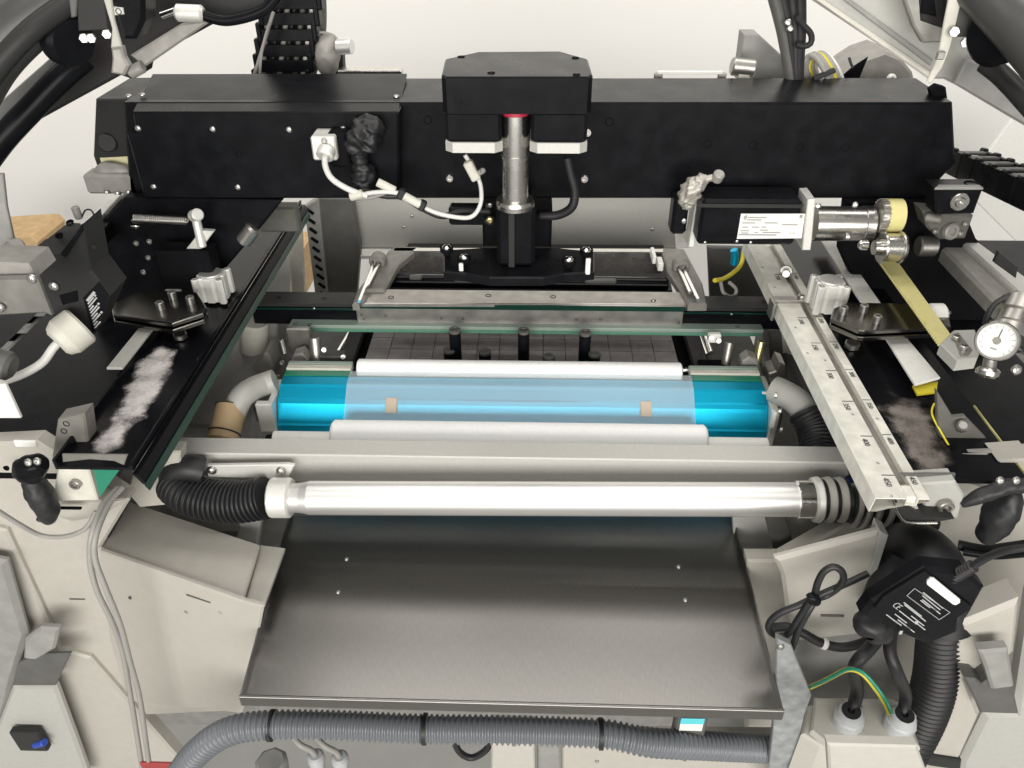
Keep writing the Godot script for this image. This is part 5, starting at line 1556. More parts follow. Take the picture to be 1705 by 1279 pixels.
	plate(st, [Vector3(0.4911, 0.052, -0.8036), Vector3(0.5168, 0.052, -0.8055), Vector3(0.5047, 0.052, -0.7636), Vector3(0.4917, 0.052, -0.7436), Vector3(0.4673, 0.052, -0.7383), Vector3(0.4633, 0.052, -0.7729)], Vector3(0, -0.014, 0), 0.0015)
	part("block", st, M.grey_paint, r)
	st = S()
	plate(st, [Vector3(0.4842, 0.0535, -0.7917), Vector3(0.4928, 0.0535, -0.7958), Vector3(0.4926, 0.0535, -0.7585), Vector3(0.4818, 0.0535, -0.746), Vector3(0.4739, 0.0535, -0.7458)], Vector3(0, -0.0015, 0), 0.0006)
	part("belt_pocket", st, M.steel_dull, r)
	each("screw", "socket", M.screw, r, [Vector3(0.4836, 0.0537, -0.7809), Vector3(0.4829, 0.0537, -0.7605)], Vector3.UP, 0.0048)

	# black drive bracket, dark backing
	r = thing("drive_housing", "deep black housing plate behind the pulleys and belts", "housing", Vector3(0.5614, 0.0199, -1.02))
	st = S()
	plate(st, [Vector3(0.4201, 0.1218, -1.02), Vector3(0.5704, 0.1229, -1.02), Vector3(0.609, 0.0679, -1.02), Vector3(0.72, -0.0263, -1.02), Vector3(0.7578, -0.1288, -1.02), Vector3(0.5434, -0.1318, -1.02), Vector3(0.4297, 0.0464, -1.02)], Vector3(0, 0, -0.02), 0.003)
	part("plate", st, M.black_rough, r)
	each("bolt", "socket", M.screw, r, [Vector3(0.5713, 0.0361, -1.0195), Vector3(0.6089, 0.0037, -1.0195), Vector3(0.607, -0.0471, -1.0195)], Vector3(0, 0, 1), 0.003)
	r = thing("black_bracket", "black square bracket with one large sunk bolt at the right end of the beam", "bracket", Vector3(0.53, 0.1501, -0.95))
	st = S()
	plate(st, [Vector3(0.4889, 0.1707, -0.94), Vector3(0.5479, 0.1711, -0.94), Vector3(0.5472, 0.1378, -0.94), Vector3(0.5008, 0.1359, -0.94)], Vector3(0, 0, -0.03), 0.002)
	part("block", st, M.black, r)
	st = S()
	plate(st, [Vector3(0.4894, 0.1715, -0.94), Vector3(0.5476, 0.1719, -0.94), Vector3(0.5495, 0.1694, -0.975), Vector3(0.5154, 0.1691, -0.975)], Vector3(0, -0.003, 0), 0.001)
	part("top", st, M.grey, r)
	inst("hole", "hole", M.black_rough, r, Vector3(0.5397, 0.171, -0.954), Vector3(0, 1, 0.1), 0.008)
	st = S()
	lathe(st, Vector3(0.5237, 0.1541, -0.94), Vector3(0, 0, 1), [[0, 0], [0, 0.0115], [0.003, 0.0115], [0.004, 0.0105], [0.004, 0.0065], [0.003, 0.006], [0.006, 0.0055], [0.006, 0.003], [0.002, 0.0028], [0.002, 0]], 30)
	part("bolt", st, M.steel, r)
	r = thing("bearing_cluster", "grimy olive-grey bearing cluster under the black square bracket", "bearing", Vector3(0.5423, 0.107, -0.97))
	st = S()
	plate(st, [Vector3(0.4961, 0.1301, -0.965), Vector3(0.5452, 0.1273, -0.965), Vector3(0.5629, 0.1242, -0.965), Vector3(0.5624, 0.0927, -0.965), Vector3(0.5307, 0.0907, -0.965), Vector3(0.5088, 0.1073, -0.965)], Vector3(0, 0, -0.03), 0.003)
	part("housing", st, M.cast_dark, r)
	st = S()
	lathe(st, Vector3(0.5373, 0.1042, -0.965), Vector3(0.3, 0.2, 1), [[0, 0.0], [0, 0.011], [0.006, 0.011], [0.008, 0.009], [0.008, 0.005], [0.005, 0.0045], [0.005, 0]], 24)
	part("bearing_ring", st, M.cast, r)
	st = S()
	cyl(st, Vector3(0.4988, 0.1241, -0.96), Vector3(0.5155, 0.1253, -0.95), 0.006, 0.002)
	part("grease_pipe", st, M.cast_mid, r)
	each("screw", "socket", M.screw, r, [Vector3(0.5536, 0.1145, -0.9645), Vector3(0.5518, 0.1012, -0.9645), Vector3(0.5187, 0.1042, -0.9645)], Vector3(0, 0, 1), 0.0036)
	r = thing("guide_bar", "pair of long grey guide bars receding at the right edge", "guide bar", Vector3(0.5996, 0.05, -0.9613))
	st = S()
	plate(st, [Vector3(0.567, 0.055, -1.0473), Vector3(0.5974, 0.055, -1.0479), Vector3(0.5998, 0.055, -0.8412), Vector3(0.5672, 0.055, -0.818)], Vector3(0, -0.02, 0), 0.004)
	part("bar", st, M.cast, r)
	st = S()
	plate(st, [Vector3(0.5935, 0.062, -1.0325), Vector3(0.6152, 0.062, -1.0369), Vector3(0.632, 0.062, -0.8956), Vector3(0.6012, 0.062, -0.8492)], Vector3(0, -0.012, 0), 0.003)
	part("bar", st, M.alu_matte, r)
	st = S()
	cyl(st, Vector3(0.5169, 0.0704, -0.99), Vector3(0.5407, 0.0706, -0.99), 0.0135, 0.002)
	part("cross_rod", st, M.steel_dull, r)
	st = S()
	plate(st, [Vector3(0.5452, 0.124, -0.86), Vector3(0.5744, 0.1041, -0.86), Vector3(0.5767, 0.0899, -0.86), Vector3(0.5444, 0.1101, -0.86)], Vector3(0, 0, -0.006), 0.001)
	part("dark_clip", st, M.charcoal, r)

	# regulator
	var g := Vector3(0.476, 0.1007, -0.7)
	var n := (Vector3(0, 0.53, 0) - g + Vector3(-0.12, 0.05, 0)).normalized()
	r = thing("air_regulator", "metal air regulator with round white pressure gauge at the right edge", "pressure gauge", g)
	st = S()
	lathe(st, g - n * 0.03, n, [[0, 0], [0, 0.0165], [0.026, 0.0185], [0.028, 0.0205], [0.034, 0.0205], [0.036, 0.0195], [0.036, 0.0178], [0.0335, 0.0175]], 44)
	var ga := part("gauge_case", st, M.steel, r)
	st = S()
	lathe(st, g + n * 0.0032, n, [[-0.001, 0.0], [-0.001, 0.0176], [0, 0.0176], [0, 0]], 40)
	part("dial", st, M.white, ga)
	var gx := n.cross(Vector3.UP).normalized() * -1.0
	var gy := n.cross(gx)
	if gy.y < 0.0:
		gy = -gy
	st = S()
	for k in 13:
		var an := deg_to_rad(-45.0 + k * 22.5)
		var dv := gx * cos(an) + gy * sin(an)
		box(st, g + n * 0.0034 + dv * 0.0145, Vector3(0.0028, 0.0006, 0.0003), 0.0001, Basis(dv, n.cross(dv), n))
	box(st, g + n * 0.0034 - gy * 0.0085, Vector3(0.006, 0.0018, 0.0003), 0.0001, Basis(gx, gy, n))
	part("scale_marking", st, M.ink_grey, ga)
	st = S()
	box(st, g + n * 0.0038 + gy * 0.006, Vector3(0.0009, 0.013, 0.0004), 0.0001, Basis(gx, gy, n))
	part("pointer", st, M.ink, ga)
	st = S()
	cyl(st, g + n * 0.0033, g + n * 0.0052, 0.0036, 0.0006)
	part("hub", st, M.steel_dull, ga)
	st = S()
	cyl(st, Vector3(0.4758, 0.0817, -0.7), Vector3(0.4735, 0.066, -0.69), 0.0065, 0.001)
	part("drain", st, M.steel_dull, r)
	st = S()
	cyl(st, Vector3(0.473, 0.0736, -0.692), Vector3(0.4719, 0.0643, -0.688), 0.0115, 0.003)
	part("drain_knob", st, M.steel, r)
	st = S()
	lathe(st, Vector3(0.5077, 0.0839, -0.735), Vector3(0.5252, 0.1117, -0.76) - Vector3(0.5077, 0.0839, -0.735), [[0, 0], [0, 0.021], [0.012, 0.021], [0.016, 0.017], [0.028, 0.016], [0.03, 0.019], [0.045, 0.019], [0.046, 0]], 32)
	part("body", st, M.steel_dull, r)
	st = S()
	wire(st, [Vector3(0.5176, 0.124, -0.76), Vector3(0.5017, 0.1151, -0.76), Vector3(0.4922, 0.1046, -0.755), Vector3(0.4894, 0.0911, -0.75)], 0.003, 10)
	part("air_tube", st, M.rubber, r)
	inst("screw", "dome", M.screw, r, Vector3(0.5217, 0.0524, -0.72), Vector3(0, 0.4, 1), 0.006)

	# right cable chain
	var cc := thing("cable_chain", "black open-link cable chain running forward at the right edge", "cable chain", Vector3(0.5803, 0.17, -0.9907))
	var a0 := Vector3(0.5823, 0.165, -1.0973)
	var a1 := Vector3(0.5102, 0.2076, -0.78)
	a1.x = a0.x
	var run := (a1 - a0).normalized()
	var ce := Basis(Vector3.RIGHT, run.cross(Vector3.RIGHT).normalized(), -run)
	for i in 13:
		var c0 := a0 + run * (0.01 + i * 0.034)
		for s in [0.0, 0.04]:
			st = S()
			box(st, c0 + ce * Vector3(s, -0.0165, 0), Vector3(0.006, 0.033, 0.0338), 0.001, ce)
			box(st, c0 + ce * Vector3(s, 0.0, 0.01), Vector3(0.008, 0.006, 0.012), 0.002, ce)
			part("link_side", st, M.black, cc)
		st = S()
		box(st, c0 + ce * Vector3(0.02, -0.002, 0), Vector3(0.034, 0.004, 0.012), 0.001, ce)
		part("crossbar", st, M.grey_dark, cc)
	for k in 3:
		st = S()
		cyl(st, a0 + ce * Vector3(0.01 + k * 0.01, -0.02, 0), a0 + run * 0.45 + ce * Vector3(0.01 + k * 0.01, -0.02, 0), 0.0045, 0.0005, 10)
		part("inner_wire", st, M.rubber, cc)
	# mechanism low at the right edge
	r = thing("side_mechanism", "grey-green folded sheet mechanism with white sticker right of the right rail", "mechanism", Vector3(0.4725, -0.0189, -0.66))
	st = S()
	plate(st, [Vector3(0.4212, 0.0524, -0.68), Vector3(0.4496, 0.0169, -0.68), Vector3(0.4616, 0.0187, -0.68), Vector3(0.5381, -0.0519, -0.68), Vector3(0.5293, -0.0835, -0.68), Vector3(0.485, -0.0708, -0.68), Vector3(0.4391, -0.0028, -0.68)], Vector3(0, 0, -0.006), 0.001)
	part("sheet", st, M.cast_dark, r)
	st = S()
	plate(st, [Vector3(0.4502, -0.011, -0.655), Vector3(0.4928, -0.0077, -0.655), Vector3(0.513, -0.0478, -0.655), Vector3(0.4967, -0.0603, -0.655), Vector3(0.4677, -0.0504, -0.655)], Vector3(0, 0, -0.006), 0.001)
	part("box", st, M.cast, r)
	st = S()
	plate(st, [Vector3(0.4503, -0.0101, -0.653), Vector3(0.4819, -0.0095, -0.653), Vector3(0.484, -0.0194, -0.653), Vector3(0.4522, -0.02, -0.653)], Vector3(0, 0, -0.0005), 0.0002)
	var stk := part("sticker", st, M.white, r)
	st = S()
	bx(st, Vector3(0.4541, -0.0165, -0.6528), Vector3(0.4797, -0.0132, -0.6524), 0.0001)
	part("lettering", st, M.ink_grey, stk)
	st = S()
	cyl(st, Vector3(0.4625, 0.0026, -0.682), Vector3(0.4558, 0.0151, -0.67), 0.006, 0.002)
	part("pivot", st, M.steel_dull, r)
	each("screw", "socket", M.screw, r, [Vector3(0.4795, -0.0145, -0.679), Vector3(0.4872, -0.0262, -0.679)], Vector3(0, 0, 1), 0.003)
	st = S()
	plate(st, [Vector3(0.4859, -0.0083, -0.64), Vector3(0.5201, -0.0043, -0.64), Vector3(0.531, -0.0339, -0.64), Vector3(0.5001, -0.0312, -0.64)], Vector3(0, 0, -0.03), 0.002)
	part("pale_plate", st, M.beige, r)
	st = S()
	wire(st, [Vector3(0.4363, 0.0209, -0.7), Vector3(0.4319, 0.0138, -0.69), Vector3(0.4422, -0.0028, -0.675), Vector3(0.4554, -0.0209, -0.66)], 0.0011, 8)
	single("yellow_wire", st, M.yellow, "thin yellow-green wire edging the right rail near the white sticker", "wire")

# ---------------------------------------------------------------- raised hood
func hood() -> void:
	var r := thing("hood_arm", "dark raised hood arm with curved tubes and hinge at the top left", "hood arm", Vector3(-0.4807, 0.324, -0.85))
	var st := S()
	plate(st, [Vector3(-0.6817, 0.1877, -0.98), Vector3(-0.6427, 0.2306, -0.98), Vector3(-0.6244, 0.2307, -0.98), Vector3(-0.497, 0.2886, -0.98), Vector3(-0.4865, 0.2845, -0.98), Vector3(-0.4652, 0.2928, -0.98), Vector3(-0.4586, 0.3065, -0.98), Vector3(-0.3659, 0.3489, -0.98), Vector3(-0.3089, 0.3629, -0.98), Vector3(-0.2893, 0.3962, -0.98), Vector3(-0.5342, 0.396, -0.98), Vector3(-0.5682, 0.3116, -0.98), Vector3(-0.6987, 0.2236, -0.98), Vector3(-0.7251, 0.1572, -0.98)], Vector3(0, 0, -0.02), 0.003)
	part("side_plate", st, M.charcoal, r)
	st = S()
	wire(st, [Vector3(-0.5975, 0.2891, -0.82), Vector3(-0.5534, 0.3391, -0.83), Vector3(-0.5155, 0.3714, -0.85), Vector3(-0.4737, 0.3998, -0.88), Vector3(-0.4439, 0.4158, -0.9)], 0.028, 22)
	part("curved_tube", st, M.arm, r)
	st = S()
	wire(st, [Vector3(-0.5734, 0.2884, -0.79), Vector3(-0.5318, 0.3348, -0.8), Vector3(-0.4961, 0.3672, -0.82), Vector3(-0.4659, 0.3881, -0.85), Vector3(-0.4371, 0.4035, -0.87)], 0.0105, 14)
	part("rubber_seal", st, M.charcoal, r)
	st = S()
	wire(st, [Vector3(-0.634, 0.2085, -0.86), Vector3(-0.6015, 0.2434, -0.88), Vector3(-0.5667, 0.274, -0.9), Vector3(-0.5362, 0.3005, -0.92), Vector3(-0.5126, 0.318, -0.94)], 0.014, 20)
	part("lower_tube", st, M.black, r)
	st = S()
	plate(st, [Vector3(-0.6115, 0.2725, -0.9), Vector3(-0.5562, 0.3174, -0.96), Vector3(-0.5563, 0.3107, -0.96), Vector3(-0.6193, 0.2521, -0.9)], Vector3(0, -0.004, -0.01), 0.0008)
	part("pale_edge", st, M.grey, r)
	st = S()
	lathe(st, Vector3(-0.4877, 0.3559, -0.86), Vector3(0.8, -0.1, 0.5), [[0, 0], [0, 0.022], [0.006, 0.026], [0.012, 0.022], [0.018, 0.026], [0.024, 0.022], [0.026, 0]], 30)
	part("hinge_bush", st, M.black, r)
	st = S()
	plate(st, [Vector3(-0.4195, 0.4122, -0.79), Vector3(-0.3939, 0.4122, -0.79), Vector3(-0.4001, 0.3765, -0.79), Vector3(-0.429, 0.3754, -0.79)], Vector3(0, 0, -0.004), 0.001)
	part("hinge_plate", st, M.charcoal, r)
	st = S()
	plate(st, [Vector3(-0.4262, 0.4125, -0.788), Vector3(-0.4162, 0.4125, -0.788), Vector3(-0.4262, 0.3882, -0.788), Vector3(-0.4311, 0.3872, -0.788)], Vector3(0, 0, -0.004), 0.001)
	part("hinge_edge", st, M.grey_dark, r)
	each("bolt", "hex", M.screw, r, [Vector3(-0.4413, 0.3635, -0.82), Vector3(-0.4341, 0.3635, -0.82), Vector3(-0.4175, 0.3674, -0.82)], Vector3(0.3, 0, 1), 0.0048)
	st = S()
	plate(st, [Vector3(-0.3922, 0.4137, -0.78), Vector3(-0.3834, 0.4137, -0.78), Vector3(-0.3872, 0.3862, -0.78), Vector3(-0.3869, 0.3638, -0.78), Vector3(-0.3975, 0.3627, -0.78), Vector3(-0.3914, 0.3795, -0.78)], Vector3(0, 0, -0.003), 0.001)
	part("strap", st, M.hose_light, r)
	st = S()
	plate(st, [Vector3(-0.3985, 0.3623, -0.782), Vector3(-0.3879, 0.3634, -0.782), Vector3(-0.3884, 0.3538, -0.782), Vector3(-0.3859, 0.3462, -0.782), Vector3(-0.3931, 0.3374, -0.782), Vector3(-0.4053, 0.3395, -0.782), Vector3(-0.4002, 0.3526, -0.782)], Vector3(0, 0, -0.008), 0.002)
	part("strap_end", st, M.cast, r)
	st = S()
	plate(st, [Vector3(-0.435, 0.3973, -0.89), Vector3(-0.4013, 0.3973, -0.89), Vector3(-0.41, 0.3654, -0.89), Vector3(-0.4245, 0.3476, -0.89), Vector3(-0.4374, 0.3476, -0.89), Vector3(-0.4392, 0.3746, -0.89)], Vector3(0, 0, -0.03), 0.004)
	part("latch_body", st, M.black, r)
	st = S()
	plate(st, [Vector3(-0.4399, 0.3801, -0.888), Vector3(-0.4282, 0.379, -0.888), Vector3(-0.4287, 0.3727, -0.888), Vector3(-0.4392, 0.3715, -0.888)], Vector3(0, 0, -0.004), 0.001)
	var clip := part("white_clip", st, M.white, r)
	inst("hole", "hole", M.black_rough, clip, Vector3(-0.4334, 0.3756, -0.8875), Vector3(0, 0, 1), 0.0028)
	st = S()
	cyl(st, Vector3(-0.417, 0.3605, -0.95), Vector3(-0.3936, 0.3673, -0.95), 0.004)
	part("strut_rod", st, M.chrome, r)
	st = S()
	cyl(st, Vector3(-0.4, 0.3636, -0.95), Vector3(-0.3678, 0.3624, -0.95), 0.0092, 0.003)
	part("gas_strut", st, M.alu_matte, r)
	st = S()
	wire(st, [Vector3(-0.3683, 0.3606, -0.95), Vector3(-0.3423, 0.3557, -0.95), Vector3(-0.2997, 0.3668, -0.95), Vector3(-0.2759, 0.3885, -0.95)], 0.006, 12)
	part("strut_hose", st, M.black, r)
	st = S()
	cyl(st, Vector3(-0.4697, 0.2987, -0.95), Vector3(-0.452, 0.3067, -0.95), 0.007, 0.002)
	part("hinge_pin", st, M.cast, r)
	st = S()
	plate(st, [Vector3(-0.4665, 0.3174, -0.955), Vector3(-0.3995, 0.3509, -0.955), Vector3(-0.3713, 0.3547, -0.955), Vector3(-0.3694, 0.351, -0.955), Vector3(-0.4533, 0.3042, -0.955)], Vector3(0, 0, -0.012), 0.002)
	part("lower_channel", st, M.cast, r)

	r = thing("hood_arm", "light grey raised hood arm with window bracket and pale strap at the top right", "hood arm", Vector3(0.4574, 0.3152, -0.9))
	st = S()
	plate(st, [Vector3(0.3194, 0.3821, -1.04), Vector3(0.3284, 0.3629, -1.04), Vector3(0.4944, 0.2731, -1.04), Vector3(0.5106, 0.2731, -1.04), Vector3(0.5276, 0.266, -1.04), Vector3(0.6431, 0.2096, -1.04), Vector3(0.6243, 0.2605, -1.04), Vector3(0.5522, 0.2988, -1.04), Vector3(0.5242, 0.3823, -1.04)], Vector3(0, 0, -0.02), 0.003)
	part("side_plate", st, M.grey_paint, r)
	st = S()
	plate(st, [Vector3(0.3247, 0.367, -1.03), Vector3(0.3344, 0.3671, -1.03), Vector3(0.4923, 0.2812, -1.03), Vector3(0.49, 0.2741, -1.03)], Vector3(0, 0, -0.012), 0.002)
	part("edge_channel", st, M.cream, r)
	st = S()
	plate(st, [Vector3(0.3595, 0.3665, -1.034), Vector3(0.3679, 0.3665, -1.034), Vector3(0.4877, 0.2971, -1.034), Vector3(0.4869, 0.2901, -1.034)], Vector3(0, 0, -0.004), 0.001)
	part("fold_line", st, M.grey, r)
	st = S()
	plate(st, [Vector3(0.4084, 0.3833, -0.99), Vector3(0.468, 0.3833, -0.99), Vector3(0.4789, 0.3268, -0.99), Vector3(0.4505, 0.3255, -0.99), Vector3(0.4343, 0.3435, -0.99)], Vector3(0, 0, -0.012), 0.002)
	part("window_bracket", st, M.cast, r)
	st = S()
	plate(st, [Vector3(0.4261, 0.3836, -0.988), Vector3(0.4618, 0.3836, -0.988), Vector3(0.473, 0.3388, -0.988), Vector3(0.4388, 0.349, -0.988)], Vector3(0, 0, -0.004), 0.003)
	part("window_frame", st, M.charcoal, r)
	st = S()
	plate(st, [Vector3(0.4334, 0.3742, -0.986), Vector3(0.4466, 0.3742, -0.986), Vector3(0.4552, 0.3544, -0.986), Vector3(0.4367, 0.3581, -0.986)], Vector3(0, 0, -0.003), 0.001)
	part("window_opening", st, M.black_rough, r)
	st = S()
	plate(st, [Vector3(0.4513, 0.3878, -0.96), Vector3(0.4859, 0.3878, -0.96), Vector3(0.5025, 0.3381, -0.96), Vector3(0.4708, 0.338, -0.96)], Vector3(0, 0, -0.02), 0.002)
	part("hinge_plate", st, M.grey_dark, r)
	st = S()
	plate(st, [Vector3(0.4476, 0.3885, -0.955), Vector3(0.4617, 0.3885, -0.955), Vector3(0.4644, 0.3514, -0.955), Vector3(0.4655, 0.329, -0.955), Vector3(0.4635, 0.3072, -0.955), Vector3(0.4555, 0.2888, -0.955), Vector3(0.4507, 0.2914, -0.955), Vector3(0.4543, 0.3111, -0.955), Vector3(0.4538, 0.3302, -0.955), Vector3(0.451, 0.3526, -0.955)], Vector3(0, 0, -0.003), 0.001)
	part("strap", st, M.cream, r)
	st = S()
	bx(st, Vector3(0.449, 0.3173, -0.95), Vector3(0.4576, 0.3261, -0.945), 0.001)
	part("strap_clip", st, M.steel_dull, r)
	each("bolt", "hex", M.screw, r, [Vector3(0.462, 0.3462, -0.95), Vector3(0.4779, 0.3351, -0.95), Vector3(0.4838, 0.3351, -0.95)], Vector3(-0.3, 0, 1), 0.006)
	st = S()
	lathe(st, Vector3(0.4847, 0.3461, -0.92), Vector3(0.8, 0.1, -0.4), [[0, 0], [0, 0.026], [0.006, 0.032], [0.012, 0.026], [0.02, 0.032], [0.028, 0.026], [0.03, 0]], 30)
	part("hinge_bush", st, M.black, r)
	st = S()
	wire(st, [Vector3(0.5115, 0.3114, -0.96), Vector3(0.5259, 0.3006, -0.94), Vector3(0.5341, 0.2873, -0.9), Vector3(0.5499, 0.2671, -0.86)], 0.011, 16)
	part("lower_tube", st, M.charcoal, r)
	st = S()
	wire(st, [Vector3(0.4623, 0.4084, -0.98), Vector3(0.4891, 0.3792, -0.94), Vector3(0.5053, 0.3584, -0.9), Vector3(0.5277, 0.3274, -0.85)], 0.026, 20)
	part("curved_tube", st, M.arm, r)
	st = S()
	plate(st, [Vector3(0.5055, 0.2775, -1), Vector3(0.5109, 0.3049, -1), Vector3(0.5486, 0.2969, -1), Vector3(0.6108, 0.2424, -1), Vector3(0.6178, 0.2234, -1)], Vector3(0, 0, -0.01), 0.002)
	part("lower_plate", st, M.grey, r)

	# behind the beam, left of the motor head
	var c := thing("cable_chain", "upright black cable chain full of wires rising behind the left of the beam", "cable chain", Vector3(-0.3834, 0.2238, -1.25))
	for i in 7:
		var k := i / 5.0
		var p := Vector3(-0.382, 0.2212, -1.25).lerp(Vector3(-0.3514, 0.3297, -1.25), k)
		for s in [-0.041, 0.041]:
			st = S()
			box(st, p + Vector3(s, 0, 0), Vector3(0.008, 0.0268, 0.024), 0.002)
			part("link_side", st, M.black, c)
		st = S()
		box(st, p + Vector3(0, -0.004, 0.008), Vector3(0.076, 0.0165, 0.004), 0.001)
		part("crossbar", st, M.black, c)
	st = S()
	plate(st, [Vector3(-0.4254, 0.2148, -1.268), Vector3(-0.3522, 0.2151, -1.268), Vector3(-0.3189, 0.3412, -1.268), Vector3(-0.3894, 0.3412, -1.268)], Vector3(0, 0, -0.004), 0.001)
	part("back_strip", st, M.charcoal, c)
	for k in 6:
		st = S()
		var o := Vector3(-0.03 + k * 0.012, 0, -0.002 - 0.003 * (k % 2))
		wire(st, [Vector3(-0.3845, 0.2177, -1.25) + o, Vector3(-0.37, 0.2711, -1.25) + o + Vector3(0.002 * (k % 3 - 1), 0, 0), Vector3(-0.3474, 0.3439, -1.25) + o], 0.004, 8)
		part("inner_wire", st, [M.cable_grey, M.rubber, M.cable_grey, M.rubber, M.cast_dark, M.white][k], c)
	st = S()
	wire(st, [Vector3(-0.3208, 0.3474, -1.28), Vector3(-0.3273, 0.2904, -1.28), Vector3(-0.3409, 0.2476, -1.28), Vector3(-0.3577, 0.2103, -1.28)], 0.014, 18)
	single("grey_conduit", st, M.grey_dark, "thick grey conduit rising close behind the upright cable chain", "conduit")
	r = thing("knob_fitting", "grey fitting with a round silver thumb knob above the back of the beam", "knob", Vector3(-0.2972, 0.2501, -1.25))
	st = S()
	lump(st, [Vector3(-0.3116, 0.2241, -1.25), Vector3(-0.3114, 0.2458, -1.25), Vector3(-0.3058, 0.267, -1.25), Vector3(-0.294, 0.2746, -1.25)], 0.019, 12, 0.12)
	part("body", st, M.cast, r)
	st = S()
	plate(st, [Vector3(-0.3291, 0.2165, -1.27), Vector3(-0.2945, 0.2166, -1.27), Vector3(-0.2924, 0.2482, -1.27), Vector3(-0.3037, 0.2671, -1.27), Vector3(-0.3186, 0.2585, -1.27)], Vector3(0, 0, -0.02), 0.002)
	part("bracket", st, M.charcoal, r)
	st = S()
	cyl(st, Vector3(-0.2912, 0.2666, -1.24), Vector3(-0.2685, 0.2686, -1.235), 0.011, 0.0015)
	part("thumb_knob", st, M.alu, r)
	st = S()
	wire(st, [Vector3(-0.3177, 0.2845, -1.25), Vector3(-0.3062, 0.2837, -1.25), Vector3(-0.2953, 0.2779, -1.25), Vector3(-0.2895, 0.2679, -1.25)], 0.002, 8)
	part("thin_tube", st, M.cable_grey, r)
	st = S()
	bx(st, Vector3(-0.2938, 0.2198, -1.25), Vector3(-0.1978, 0.2354, -1.23), 0.001)
	single("edge_strip", st, M.steel, "short silver strip edging the back of the beam beside the knob fitting", "strip")
	st = S()
	wire(st, [Vector3(-0.3664, 0.3208, -1.2), Vector3(-0.3863, 0.2813, -1.2), Vector3(-0.4029, 0.2485, -1.2), Vector3(-0.414, 0.2275, -1.2)], 0.0025, 8)
	wire(st, [Vector3(-0.372, 0.3071, -1.19), Vector3(-0.3888, 0.2713, -1.19), Vector3(-0.3992, 0.2342, -1.19)], 0.002, 8)
	single("thin_wires", st, M.cable_grey, "thin grey wires hanging left of the upright cable chain", "wires")

	# behind the beam, right
	st = S()
	plate(st, [Vector3(0.2977, 0.2901, -1.22), Vector3(0.3181, 0.2902, -1.22), Vector3(0.4025, 0.228, -1.22), Vector3(0.2995, 0.2259, -1.22)], Vector3(0, 0, -0.03), 0.002)
	single("angled_beam", st, M.grey, "slanted grey painted beam behind the right of the black beam", "beam")
	r = thing("sensor_barrel", "short grey barrel sensor lying on the back edge of the beam", "sensor", Vector3(0.2931, 0.2514, -1.18))
	st = S()
	cyl(st, Vector3(0.2781, 0.2554, -1.18), Vector3(0.3106, 0.2522, -1.18), 0.0125, 0.002)
	part("barrel", st, M.steel_dull, r)
	st = S()
	bx(st, Vector3(0.2877, 0.2375, -1.18), Vector3(0.3038, 0.2498, -1.17), 0.001)
	part("foot", st, M.cream, r)
	r = thing("thin_bracket", "thin white bracket strip along the back of the beam right of the motor head", "bracket", Vector3(0.2208, 0.243, -1.17))
	st = S()
	bx(st, Vector3(0.1731, 0.2477, -1.17), Vector3(0.264, 0.2516, -1.165), 0.0005)
	part("strip", st, M.white, r)
	for q in [Vector3(0.1749, 0.2441, -1.168), Vector3(0.264, 0.2445, -1.168)]:
		st = S()
		box(st, q, Vector3(0.012, 0.01, 0.005), 0.001)
		part("end_foot", st, M.steel_dull, r)
	r = thing("cable_bundle", "upright bundle of dark cables behind the beam with a looping wire", "cable bundle", Vector3(0.3389, 0.301, -1.15))
	for k in 4:
		st = S()
		wire(st, [Vector3(0.3045, 0.3664, -1.15) + Vector3(k * 0.013, 0, -0.004 * (k % 2)), Vector3(0.3303, 0.3122, -1.15) + Vector3(k * 0.008, 0, 0), Vector3(0.3496, 0.2626, -1.15) + Vector3(k * 0.004, 0, 0), Vector3(0.3576, 0.2388, -1.15) + Vector3(k * 0.003, 0, 0)], 0.0085, 12)
		part("cable", st, [M.grey_dark, M.charcoal, M.rubber, M.charcoal][k], r)
	st = S()
	wire(st, [Vector3(0.3408, 0.3284, -1.13), Vector3(0.3504, 0.3197, -1.13), Vector3(0.3638, 0.308, -1.13), Vector3(0.3663, 0.2962, -1.13), Vector3(0.3576, 0.2924, -1.13), Vector3(0.3476, 0.2946, -1.13)], 0.004, 10)
	part("loop_wire", st, M.charcoal, r)
	each("tie", "dome", M.screw, r, [Vector3(0.3314, 0.3212, -1.13), Vector3(0.3359, 0.3139, -1.13)], Vector3(0, 0, 1), 0.005)
	r = thing("coiled_leads", "coil of grey and yellow leads lying on the back of the beam", "cable coil", Vector3(0.3914, 0.2564, -1.16))
	for k in 5:
		st = S()
		wire(st, [Vector3(0.383, 0.2387, -1.17), Vector3(0.3743, 0.2564, -1.17), Vector3(0.3796, 0.2707, -1.17), Vector3(0.3865, 0.2714, -1.16), Vector3(0.398, 0.258, -1.15), Vector3(0.4077, 0.2438, -1.15)].map(func(p: Vector3) -> Vector3: return p + Vector3(k * 0.0052, 0.001 * (k % 2), -0.003 * k)), 0.004, 10)
		part("lead", st, [M.cable_grey, M.grey, M.yellow, M.cable_grey, M.cable_white][k], r)
	st = S()
	box(st, Vector3(0.3976, 0.2529, -1.145), Vector3(0.03, 0.006, 0.008), 0.001, Basis(Vector3(0, 0, 1), 0.4))
	part("tie", st, M.rubber, r)
	r = thing("curved_cover", "dark plum curved cover rising behind the right end of the beam", "cover", Vector3(0.4981, 0.2426, -1.22))
	st = S()
